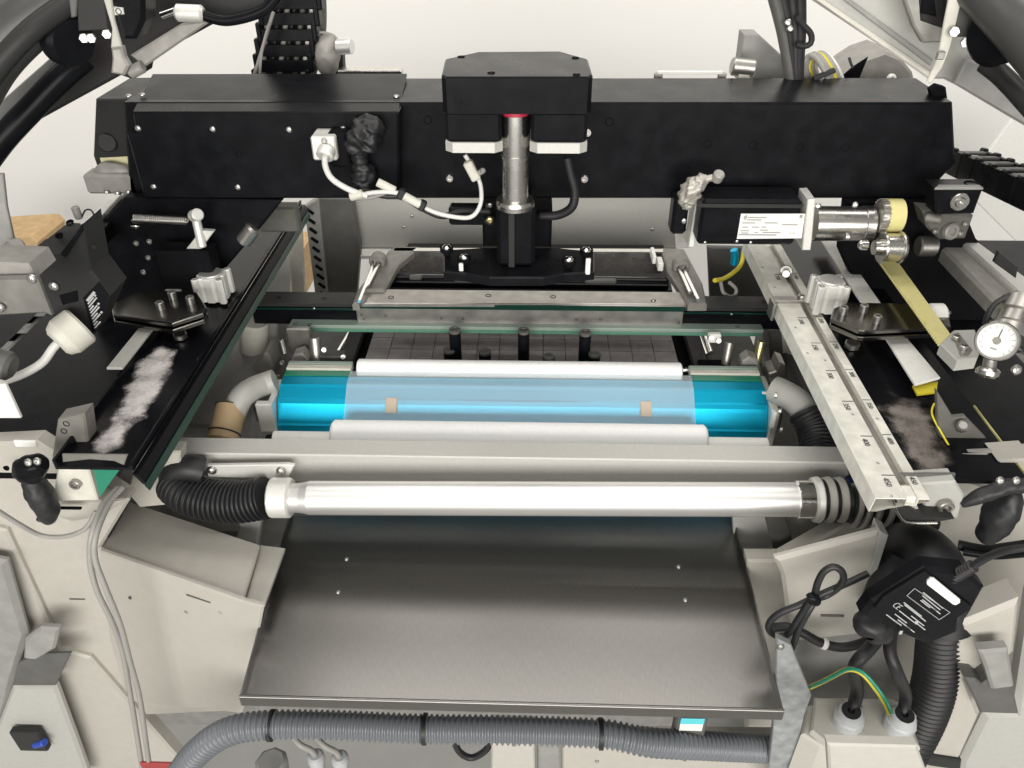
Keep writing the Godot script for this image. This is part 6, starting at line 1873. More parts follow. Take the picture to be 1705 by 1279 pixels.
	plate(st, [Vector3(0.4456, 0.2264, -1.22), Vector3(0.4629, 0.245, -1.22), Vector3(0.4812, 0.2582, -1.22), Vector3(0.5047, 0.2665, -1.22), Vector3(0.5283, 0.2584, -1.22), Vector3(0.551, 0.2386, -1.22), Vector3(0.5583, 0.2251, -1.22)], Vector3(0, 0, -0.08), 0.004)
	part("shell", st, M.cast, r)
	st = S()
	plate(st, [Vector3(0.4449, 0.2269, -1.218), Vector3(0.4622, 0.2454, -1.218), Vector3(0.4811, 0.2595, -1.218), Vector3(0.4753, 0.227, -1.218)], Vector3(0, 0, -0.003), 0.001)
	part("dark_edge", st, M.black_rough, r)
	inst("button", "dome", M.white, r, Vector3(0.5139, 0.2342, -1.2), Vector3(0, 0.3, 1), 0.007)
	st = S()
	wire(st, [Vector3(0.4471, 0.2626, -1.2), Vector3(0.4516, 0.2545, -1.2), Vector3(0.4554, 0.2496, -1.2)], 0.002, 6)
	part("zip_end", st, M.ink, r)

# ---------------------------------------------------------------- lower left frame
func lower_left() -> void:
	var r := thing("machine_casing", "beige painted front frame of the machine at the lower left", "machine frame", Vector3(-0.4, -0.42, -0.66))
	var st := S()
	plate(st, [Vector3(-0.6356, -0.0245, -0.66), Vector3(-0.539, -0.0168, -0.66), Vector3(-0.4607, -0.1036, -0.66), Vector3(-0.5196, -0.1842, -0.66), Vector3(-0.3623, -0.272, -0.66), Vector3(-0.3401, -0.2853, -0.66), Vector3(-0.4113, -0.5179, -0.66), Vector3(-0.5607, -0.5356, -0.66), Vector3(-0.8523, -0.5467, -0.66)], Vector3(0, 0, -0.02), 0.003)
	part("panel", st, M.beige, r)
	st = S()
	plate(st, [Vector3(-0.52, -0.1851, -0.745), Vector3(-0.3296, -0.1881, -0.676), Vector3(-0.3227, -0.1876, -0.588), Vector3(-0.5158, -0.1798, -0.653)], Vector3(0, -0.006, 0), 0.002)
	part("gusset_top", st, M.beige, r)
	st = S()
	plate(st, [Vector3(-0.5153, -0.1797, -0.652), Vector3(-0.3196, -0.1813, -0.582), Vector3(-0.2929, -0.178, -0.574), Vector3(-0.3683, -0.415, -0.597), Vector3(-0.6048, -0.5114, -0.655)], Vector3(0, 0, -0.006), 0.002)
	part("gusset_front", st, M.beige, r)
	st = S()
	plate(st, [Vector3(-0.3329, -0.199, -0.6853), Vector3(-0.3016, -0.199, -0.681), Vector3(-0.3023, -0.199, -0.5936), Vector3(-0.3257, -0.199, -0.5974)], Vector3(0, -0.005, 0), 0.001)
	part("gusset_tab", st, M.beige, r)
	for q in [[Vector3(-0.577, -0.2769, -0.659), 0.02, 0.0], [Vector3(-0.3833, -0.2033, -0.6030), 0.034, -0.32]]:
		st = S()
		box(st, q[0], Vector3(q[1], 0.0016, 0.001), 0.0002, Basis(Vector3.UP, q[2]))
		part("slot", st, M.grey_dark, r)
	each("hole", "hole", M.grey_dark, r, [Vector3(-0.4921, -0.2483, -0.6387), Vector3(-0.4090, -0.2380, -0.6112), Vector3(-0.3573, -0.2164, -0.5940), Vector3(-0.4663, -0.3553, -0.6301), Vector3(-0.4275, -0.3216, -0.6172), Vector3(-0.4278, -0.3590, -0.6173)], Vector3(-0.314, 0, 0.949), 0.0021)
	st = S()
	plate(st, [Vector3(-0.4905, 0.0284, -0.64), Vector3(-0.4594, 0.0368, -0.64), Vector3(-0.4708, -0.02, -0.64), Vector3(-0.5165, -0.0293, -0.64)], Vector3(0, 0, -0.02), 0.002)
	part("upper_bracket", st, M.cast_mid, r)
	each("hole", "hole", M.black_rough, r, [Vector3(-0.4821, 0.0242, -0.6395), Vector3(-0.4879, 0.0146, -0.6395), Vector3(-0.4164, -0.0484, -0.6395), Vector3(-0.3973, -0.0334, -0.6395), Vector3(-0.569, -0.0385, -0.6395)], Vector3(0, 0, 1), 0.003)
	st = S()
	plate(st, [Vector3(-0.4988, -0.1422, -0.715), Vector3(-0.464, -0.0758, -0.715), Vector3(-0.4146, -0.0749, -0.715), Vector3(-0.4358, -0.1611, -0.715), Vector3(-0.4895, -0.1685, -0.715)], Vector3(0, 0, -0.02), 0.002)
	part("inner_bracket", st, M.beige, r)
	st = S()
	plate(st, [Vector3(-0.3664, -0.1852, -0.72), Vector3(-0.3351, -0.174, -0.72), Vector3(-0.3626, -0.2623, -0.72), Vector3(-0.3894, -0.2515, -0.72)], Vector3(0, 0, -0.02), 0.002)
	part("strut", st, M.grey, r)
	# corner post
	r = thing("corner_post", "slanted beige corner post with grey striker bracket at the lower left corner", "post", Vector3(-0.5017, -0.2984, -0.45))
	st = S()
	plate(st, [Vector3(-0.6798, -0.1255, -0.652), Vector3(-0.6169, -0.1477, -0.652), Vector3(-0.6216, -0.2721, -0.652), Vector3(-0.6272, -0.3721, -0.652), Vector3(-0.5916, -0.3892, -0.652), Vector3(-0.5153, -0.6978, -0.652), Vector3(-0.9276, -0.7164, -0.652)], Vector3(0, 0, -0.02), 0.003)
	part("post", st, M.beige, r)
	st = S()
	plate(st, [Vector3(-0.6815, -0.1623, -0.63), Vector3(-0.6178, -0.1791, -0.63), Vector3(-0.6411, -0.3158, -0.63), Vector3(-0.6917, -0.4065, -0.63), Vector3(-0.829, -0.6713, -0.63), Vector3(-0.8963, -0.6743, -0.63)], Vector3(0, 0, -0.01), 0.006)
	part("outer_cover", st, M.grey, r)
	st = S()
	plate(st, [Vector3(-0.6618, -0.3574, -0.62), Vector3(-0.6299, -0.3388, -0.62), Vector3(-0.5847, -0.3349, -0.62), Vector3(-0.6289, -0.4057, -0.62), Vector3(-0.6883, -0.4078, -0.62)], Vector3(0, 0, -0.004), 0.001)
	part("striker_bracket", st, M.grey_dark, r)
	st = S()
	plate(st, [Vector3(-0.6949, -0.4181, -0.625), Vector3(-0.6349, -0.416, -0.625), Vector3(-0.6504, -0.5558, -0.625), Vector3(-0.6618, -0.6545, -0.625), Vector3(-0.8415, -0.6626, -0.625)], Vector3(0, 0, -0.01), 0.004)
	part("foot_cover", st, M.grey_paint, r)
	st = S()
	plate(st, [Vector3(-0.6315, -0.303, -0.615), Vector3(-0.6031, -0.2786, -0.615), Vector3(-0.5795, -0.2802, -0.615), Vector3(-0.5994, -0.3212, -0.615), Vector3(-0.6308, -0.3444, -0.615), Vector3(-0.6473, -0.3424, -0.615)], Vector3(0, 0, -0.008), 0.003)
	part("striker", st, M.grey, r)
	r = thing("blue_switch", "small dark switch with a blue cap on the lower left post", "switch", Vector3(-0.4988, -0.2306, -0.44))
	st = S()
	bx(st, Vector3(-0.7247, -0.5507, -0.622), Vector3(-0.6829, -0.5047, -0.61), 0.002)
	part("body", st, M.charcoal, r)
	st = S()
	cyl(st, Vector3(-0.6983, -0.5358, -0.612), Vector3(-0.6799, -0.5256, -0.61), 0.0055)
	part("cap", st, M.blue_cap, r)

	r = thing("hanging_grip", "black plastic grip lever hanging at the lower left below the valve block", "lever", Vector3(-0.5079, -0.0359, -0.6))
	st = S()
	lump(st, [Vector3(-0.5143, -0.0111, -0.6), Vector3(-0.5119, -0.0293, -0.6), Vector3(-0.5114, -0.0514, -0.6), Vector3(-0.5133, -0.0779, -0.6)], 0.0135, 41, 0.2)
	part("grip", st, M.rubber, r)
	st = S()
	lump(st, [Vector3(-0.5187, -0.01, -0.595), Vector3(-0.5095, -0.0017, -0.595), Vector3(-0.4973, 0.0049, -0.595), Vector3(-0.4875, 0.0083, -0.595)], 0.0145, 42, 0.2)
	part("head", st, M.black, r)
	each("screw", "dome", M.screw, r, [Vector3(-0.4951, 0.0183, -0.585), Vector3(-0.4855, 0.02, -0.585)], Vector3(0, 0.5, 1), 0.004)
	st = S()
	cyl(st, Vector3(-0.522, -0.0727, -0.6), Vector3(-0.5234, -0.0761, -0.598), 0.004)
	cyl(st, Vector3(-0.5121, -0.0743, -0.6), Vector3(-0.5122, -0.0776, -0.598), 0.004)
	part("tip_prong", st, M.rubber, r)
	st = S()
	bx(st, Vector3(-0.5371, 0.002, -0.63), Vector3(-0.5133, 0.0105, -0.627), 0.001)
	single("white_fitting", st, M.white, "small bright white fitting above the hanging black grip at the left", "fitting")
	r = thing("grey_cables", "pair of thin grey cables running down the beige frame at the lower left", "cables", Vector3(-0.4813, -0.2343, -0.58))
	st = S()
	wire(st, [Vector3(-0.4539, -0.0646, -0.64), Vector3(-0.4602, -0.0666, -0.62), Vector3(-0.4603, -0.0767, -0.585), Vector3(-0.4691, -0.1119, -0.575), Vector3(-0.472, -0.1542, -0.57), Vector3(-0.471, -0.2051, -0.57), Vector3(-0.4785, -0.2666, -0.575), Vector3(-0.4899, -0.332, -0.575), Vector3(-0.4997, -0.4015, -0.57), Vector3(-0.5176, -0.528, -0.56)], 0.0032, 10)
	part("cable", st, M.cable_grey, r)
	st = S()
	wire(st, [Vector3(-0.4485, -0.0645, -0.64), Vector3(-0.4557, -0.0692, -0.62), Vector3(-0.4562, -0.0791, -0.583), Vector3(-0.46, -0.1038, -0.572), Vector3(-0.4587, -0.1455, -0.567), Vector3(-0.4604, -0.2063, -0.567), Vector3(-0.4706, -0.2766, -0.57), Vector3(-0.479, -0.349, -0.57), Vector3(-0.4924, -0.4337, -0.565), Vector3(-0.5075, -0.5275, -0.56)], 0.0032, 10)
	part("cable", st, M.cable_grey, r)
	st = S()
	wire(st, [Vector3(-0.5533, -0.035, -0.58), Vector3(-0.5411, -0.0721, -0.59), Vector3(-0.5302, -0.1001, -0.6), Vector3(-0.5037, -0.1004, -0.6), Vector3(-0.4786, -0.0879, -0.6), Vector3(-0.4666, -0.0723, -0.61)], 0.0026, 10)
	single("drooping_cable", st, M.cable_grey, "thin grey cable drooping in an arc below the hanging black grip", "cable")
	st = S()
	bx(st, Vector3(-0.511, -0.5191, -0.562), Vector3(-0.4624, -0.4815, -0.558), 0.001)
	single("red_clip", st, M.red_dull, "small red clip at the bottom edge under the thin grey cables", "clip")
	# bottom row
	r = thing("ribbed_hose", "long grey ribbed conduit crossing the bottom below the steel tray", "hose", Vector3(-0.0524, -0.3223, -0.52))
	st = S()
	hose(st, [Vector3(-0.4395, -0.4414, -0.5), Vector3(-0.3945, -0.37, -0.505), Vector3(-0.3495, -0.3262, -0.51), Vector3(-0.3013, -0.3154, -0.515), Vector3(-0.2195, -0.3203, -0.52), Vector3(-0.1221, -0.3238, -0.52), Vector3(-0.0177, -0.3221, -0.52), Vector3(0.0863, -0.3253, -0.52), Vector3(0.1416, -0.332, -0.515), Vector3(0.2171, -0.3618, -0.53), Vector3(0.3427, -0.4184, -0.56)], 0.0138, 0.0168, 0.0064, 26, 1.3)
	part("hose", st, M.hose_grey, r)
	for p in [Vector3(-0.2935, -0.3167, -0.516), Vector3(-0.1172, -0.3236, -0.52), Vector3(0.0863, -0.3253, -0.52)]:
		st = S()
		lathe(st, p - Vector3(0.002, 0, 0), Vector3.RIGHT, [[0, 0.0], [0, 0.0178], [0.0045, 0.0178], [0.0045, 0.0]], 28)
		part("band", st, M.rubber, r)
	st = S()
	plate(st, [Vector3(-0.8767, -0.7481, -0.9), Vector3(0.6089, -0.6988, -0.9), Vector3(0.7867, -1.4103, -0.9), Vector3(-1.133, -1.5145, -0.9)], Vector3(0, 0, -0.02), 0.003)
	single("inner_sheet", st, M.grey, "grey painted sheet deep in the machine behind the ribbed conduit", "panel")
	st = S()
	plate(st, [Vector3(0.0457, -0.4063, -0.56), Vector3(0.3242, -0.4003, -0.56), Vector3(0.3582, -0.5338, -0.56), Vector3(0.0505, -0.5483, -0.56)], Vector3(0, 0, -0.02), 0.002)
	var bp := single("base_panel", st, M.beige, "beige base panel with two small holes below the ribbed conduit", "panel")
	each("hole", "hole", M.grey_dark, bp, [Vector3(0.0921, -0.4531, -0.5595), Vector3(0.2034, -0.4455, -0.5595)], Vector3(0, 0, 1), 0.0024)
	r = thing("white_box", "upright white junction box with a small screw under the middle of the conduit", "box", Vector3(-0.0144, -0.4722, -0.55))
	st = S()
	plate(st, [Vector3(-0.0417, -0.3712, -0.54), Vector3(0.0107, -0.3716, -0.54), Vector3(0.0143, -0.5267, -0.54), Vector3(-0.0445, -0.5295, -0.54)], Vector3(0, 0, -0.03), 0.002)
	part("case", st, M.beige_box, r)
	inst("screw", "dome", M.steel_dull, r, Vector3(-0.014, -0.384, -0.539), Vector3(0, 0, 1), 0.003)
	st = S()
	plate(st, [Vector3(0.014, -0.4019, -0.555), Vector3(0.0425, -0.4034, -0.555), Vector3(0.0489, -0.5544, -0.555), Vector3(0.0164, -0.556, -0.555)], Vector3(0, 0, -0.02), 0.002)
	part("side", st, M.grey, r)
	r = thing("label_box", "small grey module with a cyan and white label peeking from under the tray edge", "module", Vector3(0.2011, -0.3661, -0.56))
	st = S()
	bx(st, Vector3(0.1731, -0.3555, -0.545), Vector3(0.2097, -0.2982, -0.53), 0.002)
	part("case", st, M.grey_dark, r)
	st = S()
	bx(st, Vector3(0.1779, -0.3295, -0.53), Vector3(0.2046, -0.3127, -0.5285), 0.0004)
	part("white_label", st, M.white, r)
	st = S()
	bx(st, Vector3(0.1776, -0.3158, -0.5298), Vector3(0.2049, -0.3052, -0.5283), 0.0004)
	part("cyan_label", st, M.cyan, r)
	var gi := 0
	for q in [Vector3(-0.2779, -0.4787, -0.57), Vector3(-0.246, -0.4803, -0.57)]:
		var gt := thing("cable_gland", ["left of the two small pale cable glands under the conduit", "right of the two small pale cable glands under the conduit"][gi], "cable gland", q, "small cable glands under the conduit")
		st = S()
		lathe(st, q - Vector3(0, 0.03, 0), Vector3.UP, [[0, 0.0], [0, 0.009], [0.022, 0.009], [0.022, 0.0115], [0.034, 0.0115], [0.037, 0.008], [0.037, 0]], 12)
		part("nut", st, M.nylon, gt)
		st = S()
		wire(st, [q + Vector3(0, 0.005, 0), q + Vector3(-0.004, 0.018, 0), q + Vector3(-0.016, 0.03, 0), q + Vector3(-0.03, 0.036, -0.01)], 0.004, 10)
		part("cable", st, M.cable_grey, gt)
		gi += 1
	r = thing("cable_gland", "large dull grey cable gland left of the two small ones under the conduit", "cable gland", Vector3(-0.3329, -0.4811, -0.57))
	st = S()
	lathe(st, Vector3(-0.3402, -0.5231, -0.57), Vector3.UP, [[0, 0.0], [0, 0.019], [0.012, 0.019], [0.012, 0.022], [0.03, 0.022], [0.034, 0.017], [0.034, 0]], 8)
	part("nut", st, M.grey, r)
	st = S()
	wire(st, [Vector3(-0.0927, -0.4259, -0.57), Vector3(-0.0862, -0.4563, -0.57), Vector3(-0.0709, -0.4699, -0.57), Vector3(-0.0524, -0.4521, -0.57), Vector3(-0.0441, -0.4267, -0.57)], 0.0045, 10)
	single("black_wire", st, M.rubber, "black wire looping below the conduit left of the white junction box", "wire")

# ---------------------------------------------------------------- lower right frame
func lower_right() -> void:
	var r := thing("machine_casing", "beige painted front frame of the machine at the lower right", "machine frame", Vector3(0.4, -0.42, -0.66))
	var st := S()
	plate(st, [Vector3(0.2691, -0.207, -0.68), Vector3(0.3099, -0.206, -0.68), Vector3(0.4558, -0.0624, -0.68), Vector3(0.5738, -0.0254, -0.68), Vector3(0.9181, -0.9185, -0.68), Vector3(0.392, -0.947, -0.68)], Vector3(0, 0, -0.02), 0.003)
	part("panel", st, M.beige, r)
	st = S()
	plate(st, [Vector3(0.2666, -0.1177, -0.6), Vector3(0.3669, -0.0734, -0.6), Vector3(0.3776, -0.0856, -0.6), Vector3(0.3796, -0.1893, -0.6), Vector3(0.3872, -0.2423, -0.6), Vector3(0.3208, -0.2577, -0.6), Vector3(0.2963, -0.2042, -0.6), Vector3(0.2794, -0.1441, -0.6)], Vector3(0, 0, -0.008), 0.004)
	part("gusset", st, M.beige, r)
	st = S()
	plate(st, [Vector3(0.3664, -0.0696, -0.598), Vector3(0.3769, -0.0764, -0.598), Vector3(0.3816, -0.1787, -0.598), Vector3(0.3753, -0.1911, -0.598)], Vector3(0, 0, -0.02), 0.001)
	part("gusset_edge", st, M.grey_paint, r)
	st = S()
	box(st, Vector3(0.3483, -0.2067, -0.599), Vector3(0.026, 0.0022, 0.003), 0.0004)
	part("slot", st, M.grey_dark, r)
	st = S()

	plate(st, [Vector3(0.2938, -0.1703, -0.72), Vector3(0.3189, -0.1697, -0.72), Vector3(0.3514, -0.2498, -0.72), Vector3(0.3221, -0.2506, -0.72)], Vector3(0, 0, -0.01), 0.001)
	part("dark_strut", st, M.grey_dark, r)
	st = S()
	plate(st, [Vector3(0.2628, -0.1898, -0.75), Vector3(0.4621, -0.1906, -0.75), Vector3(0.4766, -0.245, -0.75), Vector3(0.362, -0.2627, -0.75), Vector3(0.2733, -0.2466, -0.75)], Vector3(0, 0, -0.01), 0.001)
	part("inner_panel", st, M.grey_paint, r)
	st = S()
	plate(st, [Vector3(0.3081, -0.2755, -0.62), Vector3(0.4333, -0.258, -0.62), Vector3(0.5064, -0.4153, -0.62), Vector3(0.3671, -0.4205, -0.62)], Vector3(0, 0, -0.02), 0.002)
	part("shade_grey_panel", st, M.grey, r)  # wall below the gusset, its shade put into the grey colour
	inst("stain_hole", "hole", M.tan, r, Vector3(0.5877, -0.2965, -0.6795), Vector3(0, 0, 1), 0.003)
	# right corner post
	r = thing("corner_post", "beige corner post with dark striker bracket at the lower right corner", "post", Vector3(0.4942, -0.3446, -0.5))
	st = S()
	plate(st, [Vector3(0.4562, -0.1569, -0.55), Vector3(0.5042, -0.1174, -0.55), Vector3(0.5294, -0.2052, -0.55), Vector3(0.4922, -0.2495, -0.55), Vector3(0.5315, -0.3199, -0.55), Vector3(0.5381, -0.4145, -0.55), Vector3(0.482, -0.4034, -0.55), Vector3(0.4765, -0.3076, -0.55)], Vector3(0, 0, -0.03), 0.005)
	part("post", st, M.beige, r)
	st = S()
	plate(st, [Vector3(0.4718, -0.2213, -0.53), Vector3(0.4851, -0.2229, -0.53), Vector3(0.4943, -0.2312, -0.53), Vector3(0.4996, -0.2203, -0.53), Vector3(0.526, -0.2301, -0.53), Vector3(0.5528, -0.2851, -0.53), Vector3(0.5107, -0.2844, -0.53)], Vector3(0, 0, -0.02), 0.002)
	part("striker_bracket", st, M.grey_dark, r)
	st = S()
	plate(st, [Vector3(0.4676, -0.169, -0.525), Vector3(0.4965, -0.1642, -0.525), Vector3(0.5254, -0.2281, -0.525), Vector3(0.5033, -0.2343, -0.525), Vector3(0.4817, -0.1928, -0.525)], Vector3(0, 0, -0.012), 0.003)
	part("striker", st, M.grey, r)
	st = S()
	plate(st, [Vector3(0.5454, -0.3352, -0.56), Vector3(0.5792, -0.3314, -0.56), Vector3(0.5256, -0.1289, -0.56), Vector3(0.5537, -0.0914, -0.56), Vector3(0.729, -0.5316, -0.56), Vector3(0.5741, -0.5391, -0.56), Vector3(0.5502, -0.4343, -0.56)], Vector3(0, 0, -0.02), 0.006)
	part("outer_cover", st, M.grey_paint, r)
	st = S()
	plate(st, [Vector3(0.4841, -0.3973, -0.545), Vector3(0.5355, -0.4085, -0.545), Vector3(0.5409, -0.4301, -0.545), Vector3(0.4976, -0.421, -0.545)], Vector3(0, 0, -0.02), 0.002)
	part("foot_rail", st, M.charcoal, r)

	# big black hose
	r = thing("suction_hose", "thick black ribbed suction hose bending down behind the power adapter", "hose", Vector3(0.4546, -0.2321, -0.56))
	st = S()
	wire(st, [Vector3(0.4199, -0.1555, -0.64), Vector3(0.4237, -0.1241, -0.62), Vector3(0.4337, -0.1228, -0.6), Vector3(0.4474, -0.1523, -0.59), Vector3(0.4549, -0.1888, -0.575)], 0.034, 30)
	part("cuff", st, M.rubber, r)
	st = S()
	hose(st, [Vector3(0.4501, -0.1687, -0.575), Vector3(0.4622, -0.224, -0.57), Vector3(0.4726, -0.2834, -0.565), Vector3(0.4756, -0.3478, -0.56), Vector3(0.467, -0.423, -0.55)], 0.0225, 0.0248, 0.0078, 30, 1.2)
	part("ribbed_length", st, M.rubber, r)
	st = S()
	wire(st, [Vector3(0.4054, -0.1185, -0.61), Vector3(0.3975, -0.1361, -0.6), Vector3(0.3888, -0.153, -0.585), Vector3(0.3822, -0.1707, -0.575)], 0.021, 24)
	part("side_branch", st, M.rubber, r)

	# power adapter
	var o := Vector3(0.3232, -0.0658, -0.5)
	r = thing("power_adapter", "black plastic power adapter with white label strip and fine print resting against the hose", "power adapter", Vector3(0.3733, -0.0695, -0.5))
	st = S()
	plate(st, [Vector3(0.3655, -0.029, -0.51), Vector3(0.4052, -0.0336, -0.51), Vector3(0.4294, -0.0553, -0.51), Vector3(0.4287, -0.0854, -0.51), Vector3(0.4207, -0.098, -0.51), Vector3(0.4259, -0.1197, -0.51), Vector3(0.4006, -0.1412, -0.51), Vector3(0.3701, -0.1252, -0.51), Vector3(0.3243, -0.0973, -0.51), Vector3(0.3295, -0.0769, -0.51)], Vector3(0, 0, -0.016), 0.004)
	part("case", st, M.black, r)
	st = S()
	plate(st, [Vector3(0.365, -0.0297, -0.507), Vector3(0.4222, -0.0766, -0.507), Vector3(0.4138, -0.0891, -0.507), Vector3(0.3968, -0.1241, -0.507), Vector3(0.3318, -0.081, -0.507), Vector3(0.3361, -0.067, -0.507)], Vector3(0, 0, -0.003), 0.0005)
	part("raised_face", st, M.black, r)
	st = S()
	plate(st, [Vector3(0.3692, -0.0411, -0.505), Vector3(0.371, -0.0362, -0.505), Vector3(0.3745, -0.0369, -0.505), Vector3(0.407, -0.0652, -0.505), Vector3(0.4083, -0.0694, -0.505), Vector3(0.4055, -0.073, -0.505), Vector3(0.4025, -0.0722, -0.505), Vector3(0.3704, -0.0452, -0.505)], Vector3(0, 0, -0.002), 0.0003)
	part("white_label", st, M.white, r)
	var ux: Vector3 = (Vector3(0.4089, -0.0681, -0.506) - Vector3(0.3739, -0.0373, -0.506)).normalized()
	var uy := Vector3(0, 0, 1).cross(ux).normalized()
	var e := Basis(ux, uy, Vector3(0, 0, 1))
	st = S()
	for q in [[Vector3(0.3833, -0.0682, -0.5062), 0.034], [Vector3(0.3826, -0.0716, -0.5062), 0.03], [Vector3(0.3819, -0.0751, -0.5062), 0.024], [Vector3(0.3775, -0.0735, -0.5062), 0.016], [Vector3(0.3912, -0.0835, -0.5062), 0.012], [Vector3(0.368, -0.0816, -0.5062), 0.03], [Vector3(0.3717, -0.0867, -0.5062), 0.036], [Vector3(0.3653, -0.0922, -0.5062), 0.026], [Vector3(0.3773, -0.0981, -0.5062), 0.022], [Vector3(0.3604, -0.0951, -0.5062), 0.02], [Vector3(0.3526, -0.0962, -0.5062), 0.02], [Vector3(0.3662, -0.1039, -0.5062), 0.022], [Vector3(0.374, -0.1109, -0.5062), 0.014], [Vector3(0.36, -0.1022, -0.5062), 0.01], [Vector3(0.3833, -0.107, -0.5062), 0.014]]:
		box(st, q[0], Vector3(q[1], 0.0011, 0.0003), 0.0001, e)
	part("lettering", st, M.print_white, r)
	st = S()
	for s in [[Vector3(0.3612, -0.0519, -0.5062), Vector3(0.4041, -0.0849, -0.5062)], [Vector3(0.3569, -0.0621, -0.5062), Vector3(0.3972, -0.0957, -0.5062)], [Vector3(0.3612, -0.0519, -0.5062), Vector3(0.3569, -0.0621, -0.5062)], [Vector3(0.4041, -0.0849, -0.5062), Vector3(0.3972, -0.0957, -0.5062)]]:
		cyl(st, s[0], s[1], 0.0004, 0.0001, 6)
	part("printed_frame", st, M.ink_grey, r)
	text("lettering", "CE", M.print_white, r, Vector3(0.3518, -0.0766, -0.506), ux, uy, 0.0065)
	st = S()
	cyl(st, Vector3(0.3771, -0.1012, -0.5065), Vector3(0.3766, -0.1003, -0.5058), 0.0017, 0.0001, 16)
	part("printed_dot", st, M.print_white, r)
	st = S()
	bx(st, Vector3(0.3647, -0.1189, -0.5065), Vector3(0.3677, -0.1136, -0.506), 0.0001)
	part("printed_block", st, M.print_white, r)
	st = S()
	hose(st, [Vector3(0.3991, -0.046, -0.515), Vector3(0.4014, -0.0321, -0.51), Vector3(0.4045, -0.0184, -0.505)], 0.0042, 0.0062, 0.004, 14)
	part("strain_relief", st, M.rubber, r)
	st = S()
	wire(st, [Vector3(0.4037, -0.0193, -0.505), Vector3(0.4101, -0.0004, -0.5), Vector3(0.4156, 0.0181, -0.49), Vector3(0.4348, 0.035, -0.48)], 0.0036, 10)
	part("lead", st, M.rubber, r)
	st = S()
	lump(st, [Vector3(0.339, -0.1445, -0.53), Vector3(0.3499, -0.1347, -0.53), Vector3(0.3704, -0.1552, -0.53)], 0.016, 51, 0.2)
	single("rubber_plug", st, M.rubber, "black rubber plug at the lower left of the power adapter", "plug")
	r = thing("black_cables", "pair of thick black cables leaving right past the power adapter", "cables", Vector3(0.49, -0.0964, -0.6))
	st = S()
	wire(st, [Vector3(0.4695, -0.1116, -0.62), Vector3(0.4921, -0.1079, -0.61), Vector3(0.5077, -0.0933, -0.6), Vector3(0.5346, -0.061, -0.58)], 0.006, 12)
	part("cable", st, M.rubber, r)
	st = S()
	wire(st, [Vector3(0.4699, -0.1103, -0.61), Vector3(0.4927, -0.1046, -0.6), Vector3(0.5084, -0.0916, -0.59), Vector3(0.53, -0.0626, -0.57)], 0.005, 12)
	part("cable", st, M.black, r)
	# hanging grip at the right
	r = thing("hanging_grip", "black plastic grip lever hanging at the right below the grey-green mechanism", "lever", Vector3(0.4828, -0.0398, -0.6))
	st = S()
	lump(st, [Vector3(0.4855, -0.0133, -0.6), Vector3(0.4841, -0.033, -0.6), Vector3(0.482, -0.0551, -0.6), Vector3(0.4792, -0.0832, -0.6)], 0.0165, 61, 0.2)
	part("grip", st, M.rubber, r)
	st = S()
	lump(st, [Vector3(0.4345, -0.0277, -0.595), Vector3(0.4539, -0.0142, -0.595), Vector3(0.4739, -0.0042, -0.595), Vector3(0.5075, -0.0003, -0.595)], 0.0085, 62, 0.25)
	part("arm", st, M.rubber, r)
	each("screw", "dome", M.screw, r, [Vector3(0.4542, 0.0139, -0.585), Vector3(0.4695, 0.0142, -0.585)], Vector3(0, 0.5, 1), 0.004)

	# tied cable loops
	r = thing("tied_lead", "thin black lead tied into two loops in front of the beige gusset", "cable", Vector3(0.2924, -0.1234, -0.55))
	st = S()
	wire(st, [Vector3(0.3463, -0.0924, -0.56), Vector3(0.3309, -0.0979, -0.555), Vector3(0.3127, -0.1044, -0.55), Vector3(0.2951, -0.1154, -0.548), Vector3(0.2792, -0.1253, -0.545), Vector3(0.263, -0.1371, -0.545), Vector3(0.2547, -0.1527, -0.545), Vector3(0.2566, -0.1665, -0.545), Vector3(0.2679, -0.1761, -0.545), Vector3(0.2772, -0.1718, -0.545), Vector3(0.2805, -0.1482, -0.542), Vector3(0.2851, -0.119, -0.54), Vector3(0.2888, -0.1024, -0.54), Vector3(0.2885, -0.0845, -0.54), Vector3(0.2909, -0.0687, -0.54), Vector3(0.2987, -0.0616, -0.54), Vector3(0.3084, -0.0682, -0.54), Vector3(0.3153, -0.086, -0.545), Vector3(0.3139, -0.102, -0.548), Vector3(0.3067, -0.1156, -0.55), Vector3(0.296, -0.1167, -0.546), Vector3(0.2882, -0.1283, -0.54), Vector3(0.2848, -0.1533, -0.54), Vector3(0.2837, -0.1791, -0.54), Vector3(0.2821, -0.2101, -0.54), Vector3(0.2792, -0.2424, -0.54)], 0.0036, 10)
	part("lead", st, M.rubber, r)
	st = S()
	lump(st, [Vector3(0.2807, -0.1033, -0.536), Vector3(0.2854, -0.1032, -0.536), Vector3(0.2929, -0.1102, -0.536)], 0.0066, 71, 0.15)
	part("tie", st, M.black, r)
	r = thing("thick_cable", "thicker black cable with a white tie sagging below the tied lead", "cable", Vector3(0.3332, -0.2094, -0.56))
	st = S()
	wire(st, [Vector3(0.2743, -0.2069, -0.58), Vector3(0.2887, -0.198, -0.575), Vector3(0.3053, -0.2014, -0.57), Vector3(0.3258, -0.211, -0.565), Vector3(0.3469, -0.2121, -0.56), Vector3(0.363, -0.1986, -0.555), Vector3(0.3719, -0.1794, -0.55)], 0.0052, 12)
	part("cable", st, M.rubber, r)
	st = S()
	cyl(st, Vector3(0.3277, -0.2113, -0.5645), Vector3(0.333, -0.213, -0.5635), 0.0064, 0.001)
	part("white_tie", st, M.white, r)
	r = thing("galvanised_bracket", "galvanised sheet bracket beside the lower right corner of the steel tray", "bracket", Vector3(0.2994, -0.2906, -0.52))
	st = S()
